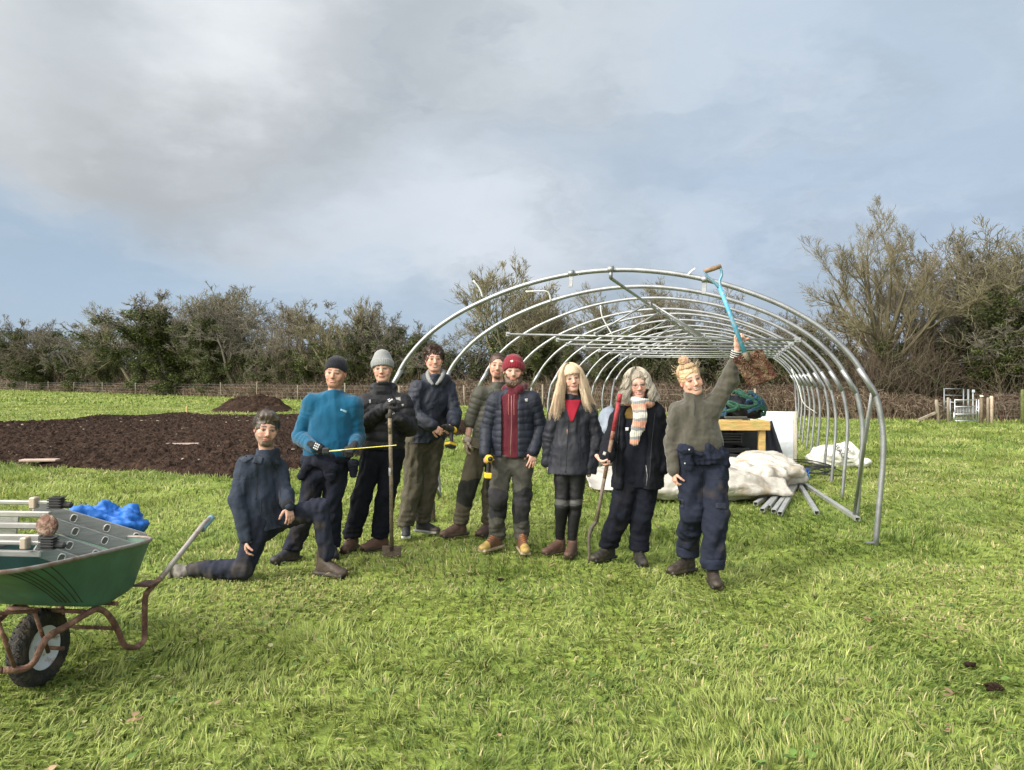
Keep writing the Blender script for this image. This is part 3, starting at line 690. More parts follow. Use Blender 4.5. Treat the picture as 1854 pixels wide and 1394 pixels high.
# ------------------------------------------------------------------ wire fence and kissing gate
M_post = mat('weathered_post', (.235, .20, .15), rough=.9, var=.3, vscale=12, bump=1, bscale=30, stretch=(1, 1, .2))
M_galv = mat('galvanised_steel', (.52, .54, .56), rough=.38, metal=.85, var=.12, vscale=5)
M_wire = mat('fence_wire', (.22, .22, .22), rough=.5, metal=.6)
def fence():
    e = empty('wire_fence', (*hline(np.array(s_at(400)), np.array(-.5)), 0), 'long stock fence of wooden posts and wire in front of the brambles', 'fence')
    s = s_at(-60)
    ps = []
    while s < s_at(1640): ps.append(s); s += 9.0 if s < s_at(430) else 6.0
    sh = s_at(325); k = int(np.argmin(np.abs(np.array(ps)-sh))); d = sh-ps[k]; ps = [a+d for a in ps]
    for s in ps:
        q = hline(np.array(s), np.array(-.45)); z = np.linalg.norm(q); b = MB(); lx = rng.normal(0, .03)
        H = rng.uniform(1.2, 1.4); b.lathe((q[0], q[1], -.1), (lx, 0, 1), [(0, .05), (0, .055), (H*.5, .052), (H-.01, .05), (H, .03), (H, .001)], 8)
        b.build('post', M_post, e)
    b = MB()
    for h in (.25, .55, .85, 1.08):
        a = hline(np.linspace(ps[0], ps[-1], 60), np.full(60, -.5)); pts = np.column_stack([a, np.full(60, h)]); dd = np.linalg.norm(a, axis=1); b.tube(pts, .0018+.00009*dd, 4, cap=False)
    b.build('wire', M_wire, e)
    e2 = empty('wire_fence', (*G(1800, 766)[:2], 0), 'short wire fence with round posts running right from the gate', 'fence')
    for px in (1852, 1895, 1950):
        q = P(px, 0, 27.3); b = MB(); b.lathe((q[0], q[1], -.1), (0, 0, 1), [(0, .06), (0, .075), (1.1, .07), (1.3, .065), (1.31, .001)], 10)
        o = b.build('post', mat('mossy_post', (.10, .12, .035), rough=.95, var=.4, vscale=9) if px == 1852 else M_post, e2)
    b = MB()
    for h in (.25, .5, .75, 1.0): b.tube([P(1800, 0, 27.6)*[1, 1, 0]+[0, 0, h], P(1952, 0, 27.3)*[1, 1, 0]+[0, 0, h]], .004, 4)
    b.build('wire', M_wire, e2)
fence()
def gate():
    z = 27.6
    def Q(x, y, dz=0): return P(1600+x/7.3, 660+y/7.3, z+dz)
    bottom = lambda x: np.array([Q(x, 0)[0], z, -.08])
    def post(x, top, w_, lab, m, name='gate_post', dz=0, cap=None, lean=0):
        q = Q(x, top, dz); b = MB(); b.lathe((q[0]+lean, q[1], -.1), (-lean, 0, q[2]+.1), [(0, w_*.9), (0, w_), (q[2]+.06, w_*.95), (q[2]+.1, w_*.6), (q[2]+.1, .001)], 12)
        o = b.build(name, m, origin=(q[0], q[1], 0)); tag(o, lab, 'post', 'posts around the metal gate'); return o
    post(852, 435, .05, 'grey wooden post left of the gate hinge side', M_post)
    post(1290, 430, .062, 'stout wooden post with a pale top right of the gate', mat('pale_top_post', (.17, .13, .09), rough=.9, var=.3, vscale=8))
    post(1378, 435, .052, 'grey wooden post second to the right of the gate', M_post)
    post(1425, 415, .064, 'pale peeling post farthest right of the gate', mat('birch_post', (.46, .38, .30), rough=.85, tint=(.36, .14, .08), tf=.35, tscale=9))
    post(695, 462, .06, 'leaning wooden post left of the gate with a prop', M_post, lean=.10, name='leaning_post')
    b = MB(); b.beam(Q(440, 712)+[0, -.1, -.05], Q(672, 636)+[0, -.05, 0], .09, .08); o = b.build('prop_rail', M_post); tag(o, 'slanting wooden prop lying against the leaning post', 'rail')
    bb = MB(); q = Q(1290, 440); bb.lathe((q[0], q[1]-.02, q[2]+.055), (0, -.3, 1), [(0, .064), (.03, .064), (.034, .001)], 12); o = bb.build('post_cap', mat('sawn_top', (.62, .58, .5), rough=.8), origin=q); 
    p_ = [o_ for o_ in COL.objects if o_.get('label', '').startswith('stout')][0]; o.parent = p_; o.location = (0, 0, q[2])
    # the gate
    e = empty('metal_gate', (*Q(1085, 0)[:2], 0), 'small galvanised metal gate of five rails with mesh in its lower half', 'gate')
    rr = .020
    b = MB()
    for x in (940, 1226): b.tube([Q(x, 458), Q(x, 790)*[1, 1, 0]+[0, 0, .04]], rr, 8)
    for y in (464, 552, 652, 740): b.tube([Q(942, y+4), Q(1228, y+4)], rr*.9, 8)
    b.build('gate_frame', M_galv, e)
    b = MB()
    for x in np.linspace(955, 1215, 14): b.tube([Q(x, 558), Q(x, 740)], .004, 4)
    for y in np.linspace(575, 730, 10): b.tube([Q(942, y), Q(1228, y)], .004, 4)
    b.build('wire_mesh', M_galv, e)
    b = MB(); b.tube([Q(876, 452), Q(876, 770)*[1, 1, 0]], .028, 8); b.build('hinge_post', M_galv, e)
    b = MB(); b.tube([Q(930, 628), Q(930, 770)*[1, 1, 0]], .03, 8); b.build('stop_post', M_galv, e)
    b = MB(); b.tube([Q(1256, 462), Q(1256, 790)*[1, 1, 0]], .03, 8); b.tube([Q(1232, 565), Q(1262, 565)], .02, 6); b.tube([Q(1232, 610), Q(1262, 610)], .02, 6); b.build('latch_post', M_galv, e)
    b = MB(); b.tube([Q(880, 492), Q(920, 505), Q(966, 498)], .018, 6); b.build('latch', M_galv, e)
    # farther frame behind
    e = empty('metal_kissing_gate', (*P(1728, 0, 29.6)[:2], 0), 'taller dull metal gate frame standing behind the small gate', 'gate')
    m2 = mat('dull_steel', (.20, .21, .22), rough=.5, metal=.7); dz = 2.0
    b = MB()
    for x, t in ((800, 312), (1055, 322)): b.tube([Q(x, t, dz), Q(x, 700, dz)*[1, 1, 0]], .03, 8)
    for y in (318, 405, 490, 570): b.tube([Q(800, y, dz), Q(1055, y+5, dz)], .022, 6)
    b.build('gate_frame', m2, e)
    b = MB(); b.tube([Q(1118, 325, dz), Q(1118, 700, dz)*[1, 1, 0]], .045, 8); b.build('latch_post', m2, e)
    b = MB(); q = Q(1186, 352, dz); b.box(q, (.11, .03, .11), bev=.01); b.tube([q+[0, .03, 0], q*[1, 1, 0]+[0, .03, 0]], .02, 6); o = b.build('waymark_sign', mat('sign_plate', (.45, .5, .55), rough=.5), origin=q*[1, 1, 0]); tag(o, 'small square pale waymark plate on a thin stake behind the gate', 'sign')
gate()
# ================================================================== DISTANCE FIELD MODELLING
class SDF:
    """solid made of smoothly blended round shapes, turned into one closed mesh"""
    def __init__(s, lo, hi, h):
        s.h = h; s.o = np.asarray(lo, float); s.n = np.maximum(4, np.ceil((np.asarray(hi, float)-s.o)/h).astype(int)+1)
        s.d = np.full(s.n, 1.0, np.float32)
    def win(s, lo, hi):
        a = np.clip(np.floor((lo-s.o)/s.h).astype(int), 0, s.n-1); b = np.clip(np.ceil((hi-s.o)/s.h).astype(int)+1, 1, s.n)
        if np.any(b-a < 1): return None
        sl = tuple(slice(a[i], b[i]) for i in range(3))
        X = [(s.o[i]+s.h*np.arange(a[i], b[i])).astype(np.float32) for i in range(3)]
        return sl, X[0][:, None, None], X[1][None, :, None], X[2][None, None, :]
    def mix(s, sl, d, k, op):
        c = s.d[sl]
        if op == 'sub':
            d = -d
            if k > 0: t = np.clip(.5-.5*(c-d)/k, 0, 1); s.d[sl] = c*(1-t)+d*t+k*t*(1-t)
            else: s.d[sl] = np.maximum(c, d)
        else:
            if k > 0: t = np.clip(.5+.5*(c-d)/k, 0, 1); s.d[sl] = c*(1-t)+d*t-k*t*(1-t)
            else: s.d[sl] = np.minimum(c, d)
    def cap(s, a, b, ra, rb=None, k=.02, flat=None, f=1.0, op='add', rid=None):
        """tapered limb a-b; `flat` an axis along which it is squashed by f; rid = (pitch, amplitude, phase) rings round it"""
        a = np.asarray(a, float); b = np.asarray(b, float); rb = ra if rb is None else rb
        m = max(ra, rb)*max(1, f)+k+3*s.h
        w_ = s.win(np.minimum(a, b)-m, np.maximum(a, b)+m)
        if w_ is None: return s
        sl, X, Y, Z = w_; x, y, z = X-a[0], Y-a[1], Z-a[2]; ab = b-a; L = max(np.linalg.norm(ab), 1e-6)
        t = np.clip((x*ab[0]+y*ab[1]+z*ab[2])/(L*L), 0, 1)
        x = x-t*ab[0]; y = y-t*ab[1]; z = z-t*ab[2]
        q = x*x+y*y+z*z
        if flat is not None:
            n = nrm(flat); c = x*n[0]+y*n[1]+z*n[2]; q = q+c*c*(1/(f*f)-1)
        r = ra+(rb-ra)*t
        if rid is not None: r = r+rid[1]*(np.abs(np.sin(PI*(t*L+rid[2])/rid[0]))**.6-.5)
        d = np.sqrt(q)-r
        if flat is not None: d = d*min(1, (1+f)/2)
        s.mix(sl, d.astype(np.float32), k, op); return s
    def ell(s, c, r, M=None, k=.02, op='add'):
        """ellipsoid, radii r along the columns of M"""
        c = np.asarray(c, float); r = np.asarray(r, float); m = r.max()+k+3*s.h; w_ = s.win(c-m, c+m)
        if w_ is None: return s
        sl, X, Y, Z = w_; x, y, z = X-c[0], Y-c[1], Z-c[2]; M = np.eye(3) if M is None else np.asarray(M)
        u = [(x*M[0, i]+y*M[1, i]+z*M[2, i]) for i in range(3)]
        k0 = np.sqrt(sum((u[i]/r[i])**2 for i in range(3)))+1e-6; k1 = np.sqrt(sum((u[i]/r[i]**2)**2 for i in range(3)))+1e-6
        s.mix(sl, (k0*(k0-1)/k1).astype(np.float32), k, op); return s
    def box(s, c, hs, M=None, rd=.01, k=.01, op='add'):
        c = np.asarray(c, float); hs = np.asarray(hs, float); m = np.linalg.norm(hs)+k+3*s.h; w_ = s.win(c-m, c+m)
        if w_ is None: return s
        sl, X, Y, Z = w_; x, y, z = X-c[0], Y-c[1], Z-c[2]; M = np.eye(3) if M is None else np.asarray(M)
        q = [np.abs(x*M[0, i]+y*M[1, i]+z*M[2, i])-(hs[i]-rd) for i in range(3)]
        d = np.sqrt(sum(np.maximum(v, 0)**2 for v in q))+np.minimum(np.maximum(np.maximum(q[0], q[1]), q[2]), 0)-rd
        s.mix(sl, d.astype(np.float32), k, op); return s
    def cut(s, p, n, k=0.0):
        """remove the side of the plane that n points to"""
        n = nrm(n); X, Y, Z = [(s.o[i]+s.h*np.arange(s.n[i])) for i in range(3)]
        d = -((X-p[0])[:, None, None]*n[0]+(Y-p[1])[None, :, None]*n[1]+(Z-p[2])[None, None, :]*n[2])
        s.mix(tuple(slice(None) for _ in range(3)), d.astype(np.float32), k, 'sub'); return s
    def mesh(s):
        f = s.d; f[0] = f[-1] = 1; f[:, 0] = f[:, -1] = 1; f[:, :, 0] = f[:, :, -1] = 1
        g = f < 0; cnt = np.zeros(np.array(g.shape)-1, np.int8)
        for i in (0, 1):
            for j in (0, 1):
                for k in (0, 1): cnt += g[i:g.shape[0]-1+i, j:g.shape[1]-1+j, k:g.shape[2]-1+k]
        act = (cnt > 0) & (cnt < 8); I = np.argwhere(act); idx = np.full(act.shape, -1, np.int32); idx[act] = np.arange(len(I))
        pos = np.zeros((len(I), 3)); num = np.zeros(len(I)); c8 = {}
        for c in [(i, j, k) for i in (0, 1) for j in (0, 1) for k in (0, 1)]: c8[c] = f[I[:, 0]+c[0], I[:, 1]+c[1], I[:, 2]+c[2]]
        for ax in range(3):
            for u in (0, 1):
                for v in (0, 1):
                    c0 = [0, 0, 0]; o = [a for a in range(3) if a != ax]; c0[o[0]] = u; c0[o[1]] = v; c1 = list(c0); c1[ax] = 1
                    a, b = c8[tuple(c0)], c8[tuple(c1)]; m = (a < 0) != (b < 0); t = np.where(m, a/np.where(m, a-b, 1), 0)
                    p = np.zeros((len(I), 3)); p[:] = c0; p[:, ax] = t; pos[m] += p[m]; num += m
        V = s.o+(I+pos/num[:, None])*s.h; Fq = []
        for ax in range(3):
            o = [(ax+1) % 3, (ax+2) % 3]; s0 = [slice(None)]*3; s1 = [slice(None)]*3; s0[ax] = slice(0, -1); s1[ax] = slice(1, None)
            a, b = g[tuple(s0)], g[tuple(s1)]; E = np.argwhere(a != b)
            E = E[(E[:, o[0]] > 0) & (E[:, o[1]] > 0) & (E[:, o[0]] < g.shape[o[0]]-1) & (E[:, o[1]] < g.shape[o[1]]-1)]
            q = []
            for (du, dv) in ((-1, -1), (0, -1), (0, 0), (-1, 0)):
                C = E.copy(); C[:, o[0]] += du; C[:, o[1]] += dv; q.append(idx[C[:, 0], C[:, 1], C[:, 2]])
            q = np.stack(q, 1); fl = ~a[E[:, 0], E[:, 1], E[:, 2]]; q[fl] = q[fl][:, ::-1]; Fq.append(q)
        return V, np.concatenate(Fq)
def vnormals(V, Fq):
    n = np.cross(V[Fq[:, 2]]-V[Fq[:, 0]], V[Fq[:, 3]]-V[Fq[:, 1]]); N = np.zeros_like(V)
    for i in range(4):
        for a in range(3): N[:, a] += np.bincount(Fq[:, i], n[:, a], len(V))
    return nrm(N)
def ridge(p, f, s=0): return 1-2*np.abs(vn(p, f, s))
def folds(p, f, amp, s=0, axis=None, sq=2.5):
    """soft cloth folds; lines run across `axis` more often than along it"""
    q = np.array(p, float)
    if axis is not None:
        a = nrm(axis); t = (q@a)[:, None]; q = q+a*t*(sq-1)
    w_ = np.stack([vn(q, f*.6, s+1), vn(q, f*.6, s+2), vn(q, f*.6, s+3)], -1)*.35/f
    return amp*(.75*ridge(q+w_, f, s)+.35*ridge(q+w_, f*2.1, s+9)-.4)
def crumple(p, f, amp, seed=0, k=7):
    """sharp creases and flat facets of crushed film: folded ramps in random directions"""
    rg = np.random.default_rng(seed); q = np.asarray(p, float); q = q+np.stack([vn(q, f*.5, seed+i) for i in range(3)], -1)*.30/f; r = 0
    for i in range(k):
        d = nrm(rg.normal(0, 1, 3)); ff = f*(1.0+.42*i); r = r+np.abs(((q@d)*ff+rg.random()) % 1-.5)*2/(1+.42*i)
    return amp*(r-.5*sum(1/(1+.42*i) for i in range(k)))
def sdfobj(name, sd_, material, parent=None, origin=None, disp=None, colf=None, keep=None):
    V, Fq = sd_.mesh()
    if disp is not None:
        N = vnormals(V, Fq); V = V+N*np.asarray(disp(V, N))[:, None]
    C = None if colf is None else colf(V)
    return link(name, newmesh(name, V, [Fq], C), material, parent, origin)

# ================================================================== POLYTUNNEL FRAME
A_ = R(17.5); AX = np.array([math.sin(A_), math.cos(A_), 0]); SX = np.array([-math.cos(A_), math.sin(A_), 0]); HR = np.array([3.51, 7.43, 0])
def T(o, s, h): return HR+AX*o+SX*s+np.array([0, 0, h])
HOOP = [(0, -.03), (-.03, .35), (-.065, .78), (-.065, 1.09), (-.01, 1.41), (.07, 1.57), (.22, 1.82), (.47, 2.08), (.78, 2.29), (1.09, 2.44), (1.47, 2.58), (1.86, 2.68), (2.26, 2.74), (2.59, 2.755)]
HOOP = HOOP+[(5.18-a, b) for a, b in HOOP[-2::-1]]
M_tube = mat('galvanised_tube', (.29, .30, .31), rough=.48, metal=.8, var=.18, vscale=9, bump=.15, bscale=60)
def tunnel():
    e = empty('polytunnel_frame', T(7.5, 2.59, 0), 'bare galvanised steel hoop frame of a long polytunnel standing in the field', 'polytunnel')
    b = MB(); b.tube([T(0, s, h) for s, h in HOOP], .027, 12, smooth=4); h0 = b.build('hoop', M_tube, e)
    rg = np.random.default_rng(2); b = MB(); b.tube([T(0, s, h) for s, h in HOOP], .0225, 12, smooth=4); h1 = link('hoop', newmesh('hoop', np.concatenate(b.V), [np.concatenate(f) for f in b.F.values() if f]), M_tube, e); h1.location = tuple(AX*3.0)
    for i in [1]+list(range(3, 11)):
        c = (h0 if i < 2 else h1).copy(); COL.objects.link(c); c.parent = e; c.location = tuple(AX*1.5*i+np.array([rg.normal(0, .01), 0, rg.normal(0, .012)]))
    def rep(mk, name, rng_):
        b = MB(); mk(b); f = b.build(name, M_tube, e); k0 = rng_[0]
        for i in rng_[1:]:
            c = f.copy(); COL.objects.link(c); c.parent = e; c.location = tuple(AX*1.5*(i-k0))
    # sleeves at the tube joints and foot plates
    rep(lambda b: b.tube([T(0, .0, 1.43), T(0, .07, 1.57), T(0, .15, 1.70)], .0282, 10), 'sleeve', range(0, 11))
    rep(lambda b: b.tube([T(0, 5.18, 1.43), T(0, 5.11, 1.57), T(0, 5.03, 1.70)], .0282, 10), 'sleeve', range(0, 11))
    b = MB(); b.box(T(0, .04, .012), (.10, .06, .010), bev=.002); b.build('foot_plate', M_tube, e)
    b = MB(); b.tube([T(-.02, 2.57, 2.665), T(15.02, 2.57, 2.665)], .0185, 8); b.build('ridge_bar', M_tube, e)
    ends = [(4.66, 2.27, .60, 2.12), (4.26, 2.25, .62, 2.13), (4.45, 2.24, .62, 2.14), (4.44, 2.23, .62, 2.15), (4.42, 2.22, .64, 2.15), (4.42, 2.22, .64, 2.15), (4.42, 2.2, .64, 2.15), (4.42, 2.2, .64, 2.15)]
    for i in range(2, 10):
        o = 1.5*i-.035; sl_, hl, sr_, hr = ends[i-2]; hh = lambda s_: hr+(hl-hr)*(s_-sr_)/(sl_-sr_)
        b = MB(); b.tube([T(o, sr_, hr), T(o, sl_, hl)], .0165, 8); b.build('tie_bar', M_tube, e)
        b = MB(); b.tube([T(o-.03, 2.60, 2.66), T(o-.03, 3.33, hh(3.33)+.03)], .0150, 8); b.build('strut', M_tube, e)
        b = MB(); b.tube([T(o-.03, 2.50, 2.66), T(o-.03, 1.80, hh(1.8)+.03)], .0150, 8); b.build('strut', M_tube, e)
        for (s, h, w_) in ((sr_-.04, hr, .10), (sl_+.02, hl, .07), (3.33, hh(3.33)+.02, .07), (1.80, hh(1.8)+.02, .07), (2.57, 2.66, .09)):
            b = MB(); b.beam(T(o+.02, s-w_/2, h), T(o+.02, s+w_/2, h), .05, .07, bev=.008); b.tube([T(o-.06, s, h), T(o+.05, s, h)], .010, 6); b.build('bracket', M_tube, e)
    for (s, h) in ((3.0, 2.735), (1.60, 2.615)):
        b = MB(); b.tube([T(-.03, s-.03, h), T(-.03, s+.03, h)], .034, 8); b.beam(T(-.03, s, h-.02), T(-.03, s+.01, h-.15), .045, .008, up=tuple(AX)); b.build('bracket', M_tube, e)
    b = MB(); b.tube([T(-.03, 2.54, 2.76), T(-.03, 2.60, 2.76)], .036, 8); b.tube([T(-.03, 2.57, 2.74), T(-.03, 2.57, 2.66)], .02, 8); b.build('clamp', M_tube, e)
    for (o1, s1, h1, o2, s2) in ((0, .03, 1.46, 1.44, .03), (0, 5.15, 1.46, 1.44, 5.15), (15, .03, 1.6, 13.56, .03), (15, 5.15, 1.6, 13.56, 5.15)):
        b = MB(); b.tube([T(o1, s1, h1), T(o2, s2, 0)], .019, 8); b.build('brace', M_tube, e)
    # loose white plastic strips caught on the tubes
    M_pl = mat('white_plastic', (.75, .76, .76), rough=.45)
    strips = [([(857, 508), (868, 522), (874, 538)], 8.6), ([(952, 528), (975, 527), (992, 529), (998, 545)], 8.7), ([(1087, 553), (1090, 572), (1098, 588), (1109, 607)], 11.1),
              ([(1259, 486), (1250, 493), (1243, 502)], 7.9), ([(1452, 681), (1462, 680), (1470, 692)], 12.6), ([(1433, 668), (1446, 700), (1455, 730), (1479, 748)], 15.6)]
    for i, (pts, z) in enumerate(strips):
        b = MB(); b.tube([P(x, y, z+.03*j) for j, (x, y) in enumerate(pts)], [.010]*len(pts), 6, smooth=4); o = b.build('plastic_strip', M_pl, e)
tunnel()

# ================================================================== THINGS INSIDE THE TUNNEL
M_wood = mat('yellow_timber', (.56, .36, .13), rough=.7, var=.22, vscale=5, tint=(.36, .40, .12), tf=.38, tscale=3, bump=1, bscale=20, stretch=(1, 4, 6))
M_black = mat('black_plastic', (.018, .019, .022), rough=.5, var=.3, vscale=10)
def bench():
    y0, y1, h = 12.62, 14.2, .90; xr, xl = 4.23, 2.60
    e = empty('timber_workbench', ((xl+xr)/2, 13.4, 0), 'yellow timber workbench standing inside the hoops', 'workbench')
    for k in range(8):
        y = y0+.10+k*.20; b = MB(); b.box(((xl+xr)/2-.01, y, h-.0175), (xr-xl+.03, .185, .035), bev=.004); b.build('top_plank', M_wood, e)
    b = MB(); b.beam((xl, y0+.0, h-.095), (xr, y0+.0, h-.095), .045, .115); b.build('apron', M_wood, e)
    b = MB(); b.beam((xl, y1+.0, h-.095), (xr, y1+.0, h-.095), .045, .115); b.build('apron', M_wood, e)
    for x in (xr-.07, xl+.1):
        for y in (y0+.075, y1-.075): b = MB(); b.beam((x-.04, y, -.02), (x-.04, y, h-.04), .10, .09, up=(0, 1, 0)); b.build('leg', M_wood, e)
    b = MB(); b.box(P(1332, 757, 12.9)+[0, 0, .012], (.36, .12, .035), bev=.006); o = b.build('plane_case', mat('grey_case', (.05, .055, .05), rough=.6), origin=P(1332, 760, 12.9)); tag(o, 'dark grey flat tool case on the front of the workbench', 'case')
    for i, (x0, x1, yy) in enumerate(((1344, 1364, 13.05), (1345, 1371, 12.85))):
        a = P(x0, 0, yy); c = P(x1, 0, yy-.10); a[2] = c[2] = h+.012; b = MB(); b.beam(a, (a+c)/2, .035, .022, col=(.02, .02, .02)); b.beam((a+c)/2, c, .03, .008, col=(.6, .58, .5))
        o = b.build('chisel', mat('tool', attr=True, rough=.4), origin=a); tag(o, ['chisel with pale blade on the workbench, farther from the front edge', 'chisel with long pale blade on the workbench, at its very front edge'][i], 'chisel')
    # black crates and pipework below
    for (x, y, z_, sx, sy, sz, lab) in ((3.0, 13.3, .28, .75, .9, .50, 'black plastic crate under the left of the workbench'), (3.72, 13.5, .22, .60, .8, .40, 'black plastic crate under the right of the workbench'), (3.4, 13.25, .60, .95, .6, .18, 'black slatted tray lying on the crates under the workbench')):
        b = MB(); t = .02
        for dx in (-1, 1): b.box((x+dx*(sx/2-t/2), y, z_), (t, sy, sz), bev=.004)
        b.box((x, y, z_-sz/2+t), (sx-2*t, sy-.01, t), bev=.003)
        for dy in (-1, 1):
            for q in range(4): b.box((x, y+dy*(sy/2-t/2), z_-sz/2+sz*(q+.5)/4), (sx-2*t, t*.9, sz/4*.62), bev=.003)
        b.box((x, y-sy/2-.006, z_+sz/2-.02), (sx+.03, .03, .035), None, (1.8, 1.8, 1.9), .006)
        o = b.build('plastic_crate', mat('crate_black', (.022, .023, .027), attr=True, rough=.45), origin=(x, y, 0)); tag(o, lab, 'crate')
    b = MB(); b.box((3.5, 13.93, .40), (2.3, .03, .80), None, None, .004); o = b.build('dark_backing', M_black, origin=(3.35, 13.95, 0)); tag(o, 'added black board standing in for the dark shade below the workbench', 'sheet')  # board added to stand in for the deep shade under the bench
    b = MB(); rg = np.random.default_rng(3)
    for k in range(9):
        th = np.linspace(0, 2*PI*rg.uniform(.6, 1.2), 26)+rg.uniform(0, 6); r_ = rg.uniform(.22, .42); c = np.array([3.0+rg.uniform(-.25, .55), 12.15+rg.uniform(-.2, .2), .1])
        b.tube(np.stack([c[0]+r_*1.3*np.cos(th), c[1]+r_*.6*np.sin(th), .10+.30*rg.random()+.10*np.sin(th*1.5+k)], 1), .008, 6)
    o = b.build('hose_coil', M_black, origin=(3.2, 12.2, 0)); tag(o, 'tangled thin black hose in front of the workbench, half hidden by the sheet', 'hose')
    # netting
    g = SDF((3.15, 12.95, .86), (4.45, 14.1, 1.45), .02)
    for (x, y, z_, r_) in ((3.55, 13.4, 1.02, .23), (3.85, 13.45, 1.08, .25), (4.1, 13.4, 1.06, .20), (3.7, 13.4, 1.2, .17), (4.0, 13.45, 1.19, .15), (3.35, 13.4, 1.0, .2), (4.22, 13.4, 1.0, .14)): g.ell((x, y, z_), (r_, r_*1.2, r_*.8), k=.04)
    g.cut((0, 0, .905), (0, 0, -1))
    e = sdfobj('netting_heap', g, mat('dark_netting', (.012, .015, .024), rough=.85, bump=3, bscale=70), origin=(3.8, 13.4, .9), disp=lambda V, N: folds(V, 7, .045, 4)*(V[:, 2] > .92)); tag(e, 'heap of dark navy netting with green edges on the workbench', 'netting')
    b = MB()
    for k in range(26):
        t = np.linspace(0, 1, 22); a0 = rg.uniform(-.3, 3.4); e0 = rg.uniform(-.1, 1.2); aa = a0+rg.uniform(-1.5, 1.5)*t+.3*np.sin(t*7+k); ee = np.clip(e0+rg.uniform(-.9, .9)*t+.25*np.sin(t*5+k*2), -.2, 1.45)
        pts = np.stack([3.90+.50*np.cos(ee)*np.cos(aa), 13.4-.34*np.cos(ee)*np.abs(np.sin(aa))-.02, 1.03+.34*np.sin(ee)], 1); cc = (.012, .070, .042) if k % 3 else (.01, .045, .10)
        for q in range(4): b.tube(pts+rg.normal(0, .004, (22, 3))+np.array([0, -.003*q, .014*q]), rg.uniform(.010, .019), 5, cc)
    b.build('net_edge', mat('green_net', attr=True, rough=.7), e)
    # white panel behind and black sheet
    x0, x1 = P(1372, 0, 14.55)[0], P(1437, 0, 14.3)[0]
    b = MB(); n = 30; u = np.linspace(0, 1, n); v = np.linspace(0, 1, 24); U, Vv = np.meshgrid(u, v, indexing='ij')
    X = x0+(x1-x0)*U; Y = 14.55-.25*U; Z = .98*Vv; Y = Y+.012*ridge(np.stack([X*1.0, Y*0, Z*6], -1), 1.2, 5)*np.clip(1-np.abs(U-.6)*1.3, 0, 1)
    b.sheet(np.stack([X, Y, Z], -1), .03); o = b.build('white_panel', mat('white_sheeting', (.66, .70, .74), rough=.5, var=.06, vscale=4, bump=1.5, bscale=7), origin=(x1, 14.3, 0)); tag(o, 'white sheet covered panel standing behind the right end of the workbench', 'panel')
    o.name = 'insulation_board'; b = MB(); b.beam((x1+.02, 14.28, -.02), (x1+.02, 14.28, .985), .045, .05, up=(0, 1, 0)); b.build('edge_strip', mat('cream_edge', (.62, .56, .45), rough=.8, tint=(.3, .24, .18), tf=.3, tscale=20), o)
    b = MB(); n = 16; u = np.linspace(0, 1, n); v = np.linspace(0, 1, 20); U, Vv = np.meshgrid(u, v, indexing='ij')
    X = 4.26+(.14+.22*(1-Vv))*U; Y = 13.0-.18*(1-Vv)+.035*np.sin(U*13+Vv*2); Z = .87*Vv**.95+.01
    b.sheet(np.stack([X, Y, Z], -1), .012); o = b.build('black_sheet', mat('black_fabric', (.017, .019, .028), rough=.85, bump=1, bscale=40), origin=(4.3, 13, 0)); tag(o, 'black fabric sheet hanging beside the right leg of the workbench', 'sheet')
    g = SDF((4.3, 12.5, -.02), (5.0, 13.3, .35), .018); g.ell((4.55, 12.9, .05), (.26, .25, .13)).ell((4.75, 12.95, .06), (.13, .2, .09)); g.cut((0, 0, 0), (0, 0, -1))
    o = sdfobj('crumpled_black_sheet', g, M_black, origin=(4.6, 12.9, 0), disp=lambda V, N: folds(V, 9, .03, 14)); tag(o, 'crumpled black plastic at the foot of the white panel', 'sheet')
bench()
M_sheet = mat('dirty_white_sheet', (.50, .475, .42), rough=.45, spec=.5, tint=(.33, .26, .17), tf=.40, tscale=4, tsharp=.10, bump=1, bscale=6, bdist=.05, var=.12, transl=.10)
def heap(name, ells, lo, hi, h, m, amp, f, lab, cat, seed=1, origin=None, group=None):
    g = SDF(lo, hi, h)
    for c, r_ in ells: g.ell(c, r_, k=.07)
    g.cut((0, 0, .0), (0, 0, -1))
    o = sdfobj(name, g, m, origin=origin, disp=lambda V, N: (folds(V, f*.6, amp*.6, seed)+crumple(V, f*.6, amp*.55, seed))*np.clip(V[:, 2]*8+.25, 0, 1)); return tag(o, lab, cat, group)
def roll(b, c0, c1, ry, rz, turns, seed, th=.006, n=60, m=70):
    """a loosely rolled sheet whose open end shows"""
    c0 = np.asarray(c0, float); c1 = np.asarray(c1, float); u = np.linspace(0, 1, m); t = np.linspace(0, 1, n*2)
    ax = nrm(c1-c0); sx_ = nrm(np.cross(ax, (0, 0, 1)))
    U, Tt = np.meshgrid(u, t, indexing='ij'); an = -1.6+Tt*2*PI*turns; k = 1-.42*Tt
    bul = .75+.35*np.sin(U*PI*.9+.3)+.12*np.sin(U*9+seed)
    p = c0+(c1-c0)*U[..., None]+sx_*(ry*k*np.cos(an)*bul)[..., None]+np.array([0, 0, 1])*(rz*bul*(k*np.sin(an)+.92))[..., None]
    q = p.reshape(-1, 3); d = folds(q, 1.4, .05, seed)+crumple(q*np.array([.7, 1, 1]), 2.6, .055, seed)
    N = nrm(np.cross(np.gradient(p, axis=0), np.gradient(p, axis=1))); p = p+N*d.reshape(m, -1)[..., None]
    p[..., 2] = np.maximum(p[..., 2], .012+.01*Tt); b.sheet(p, th)
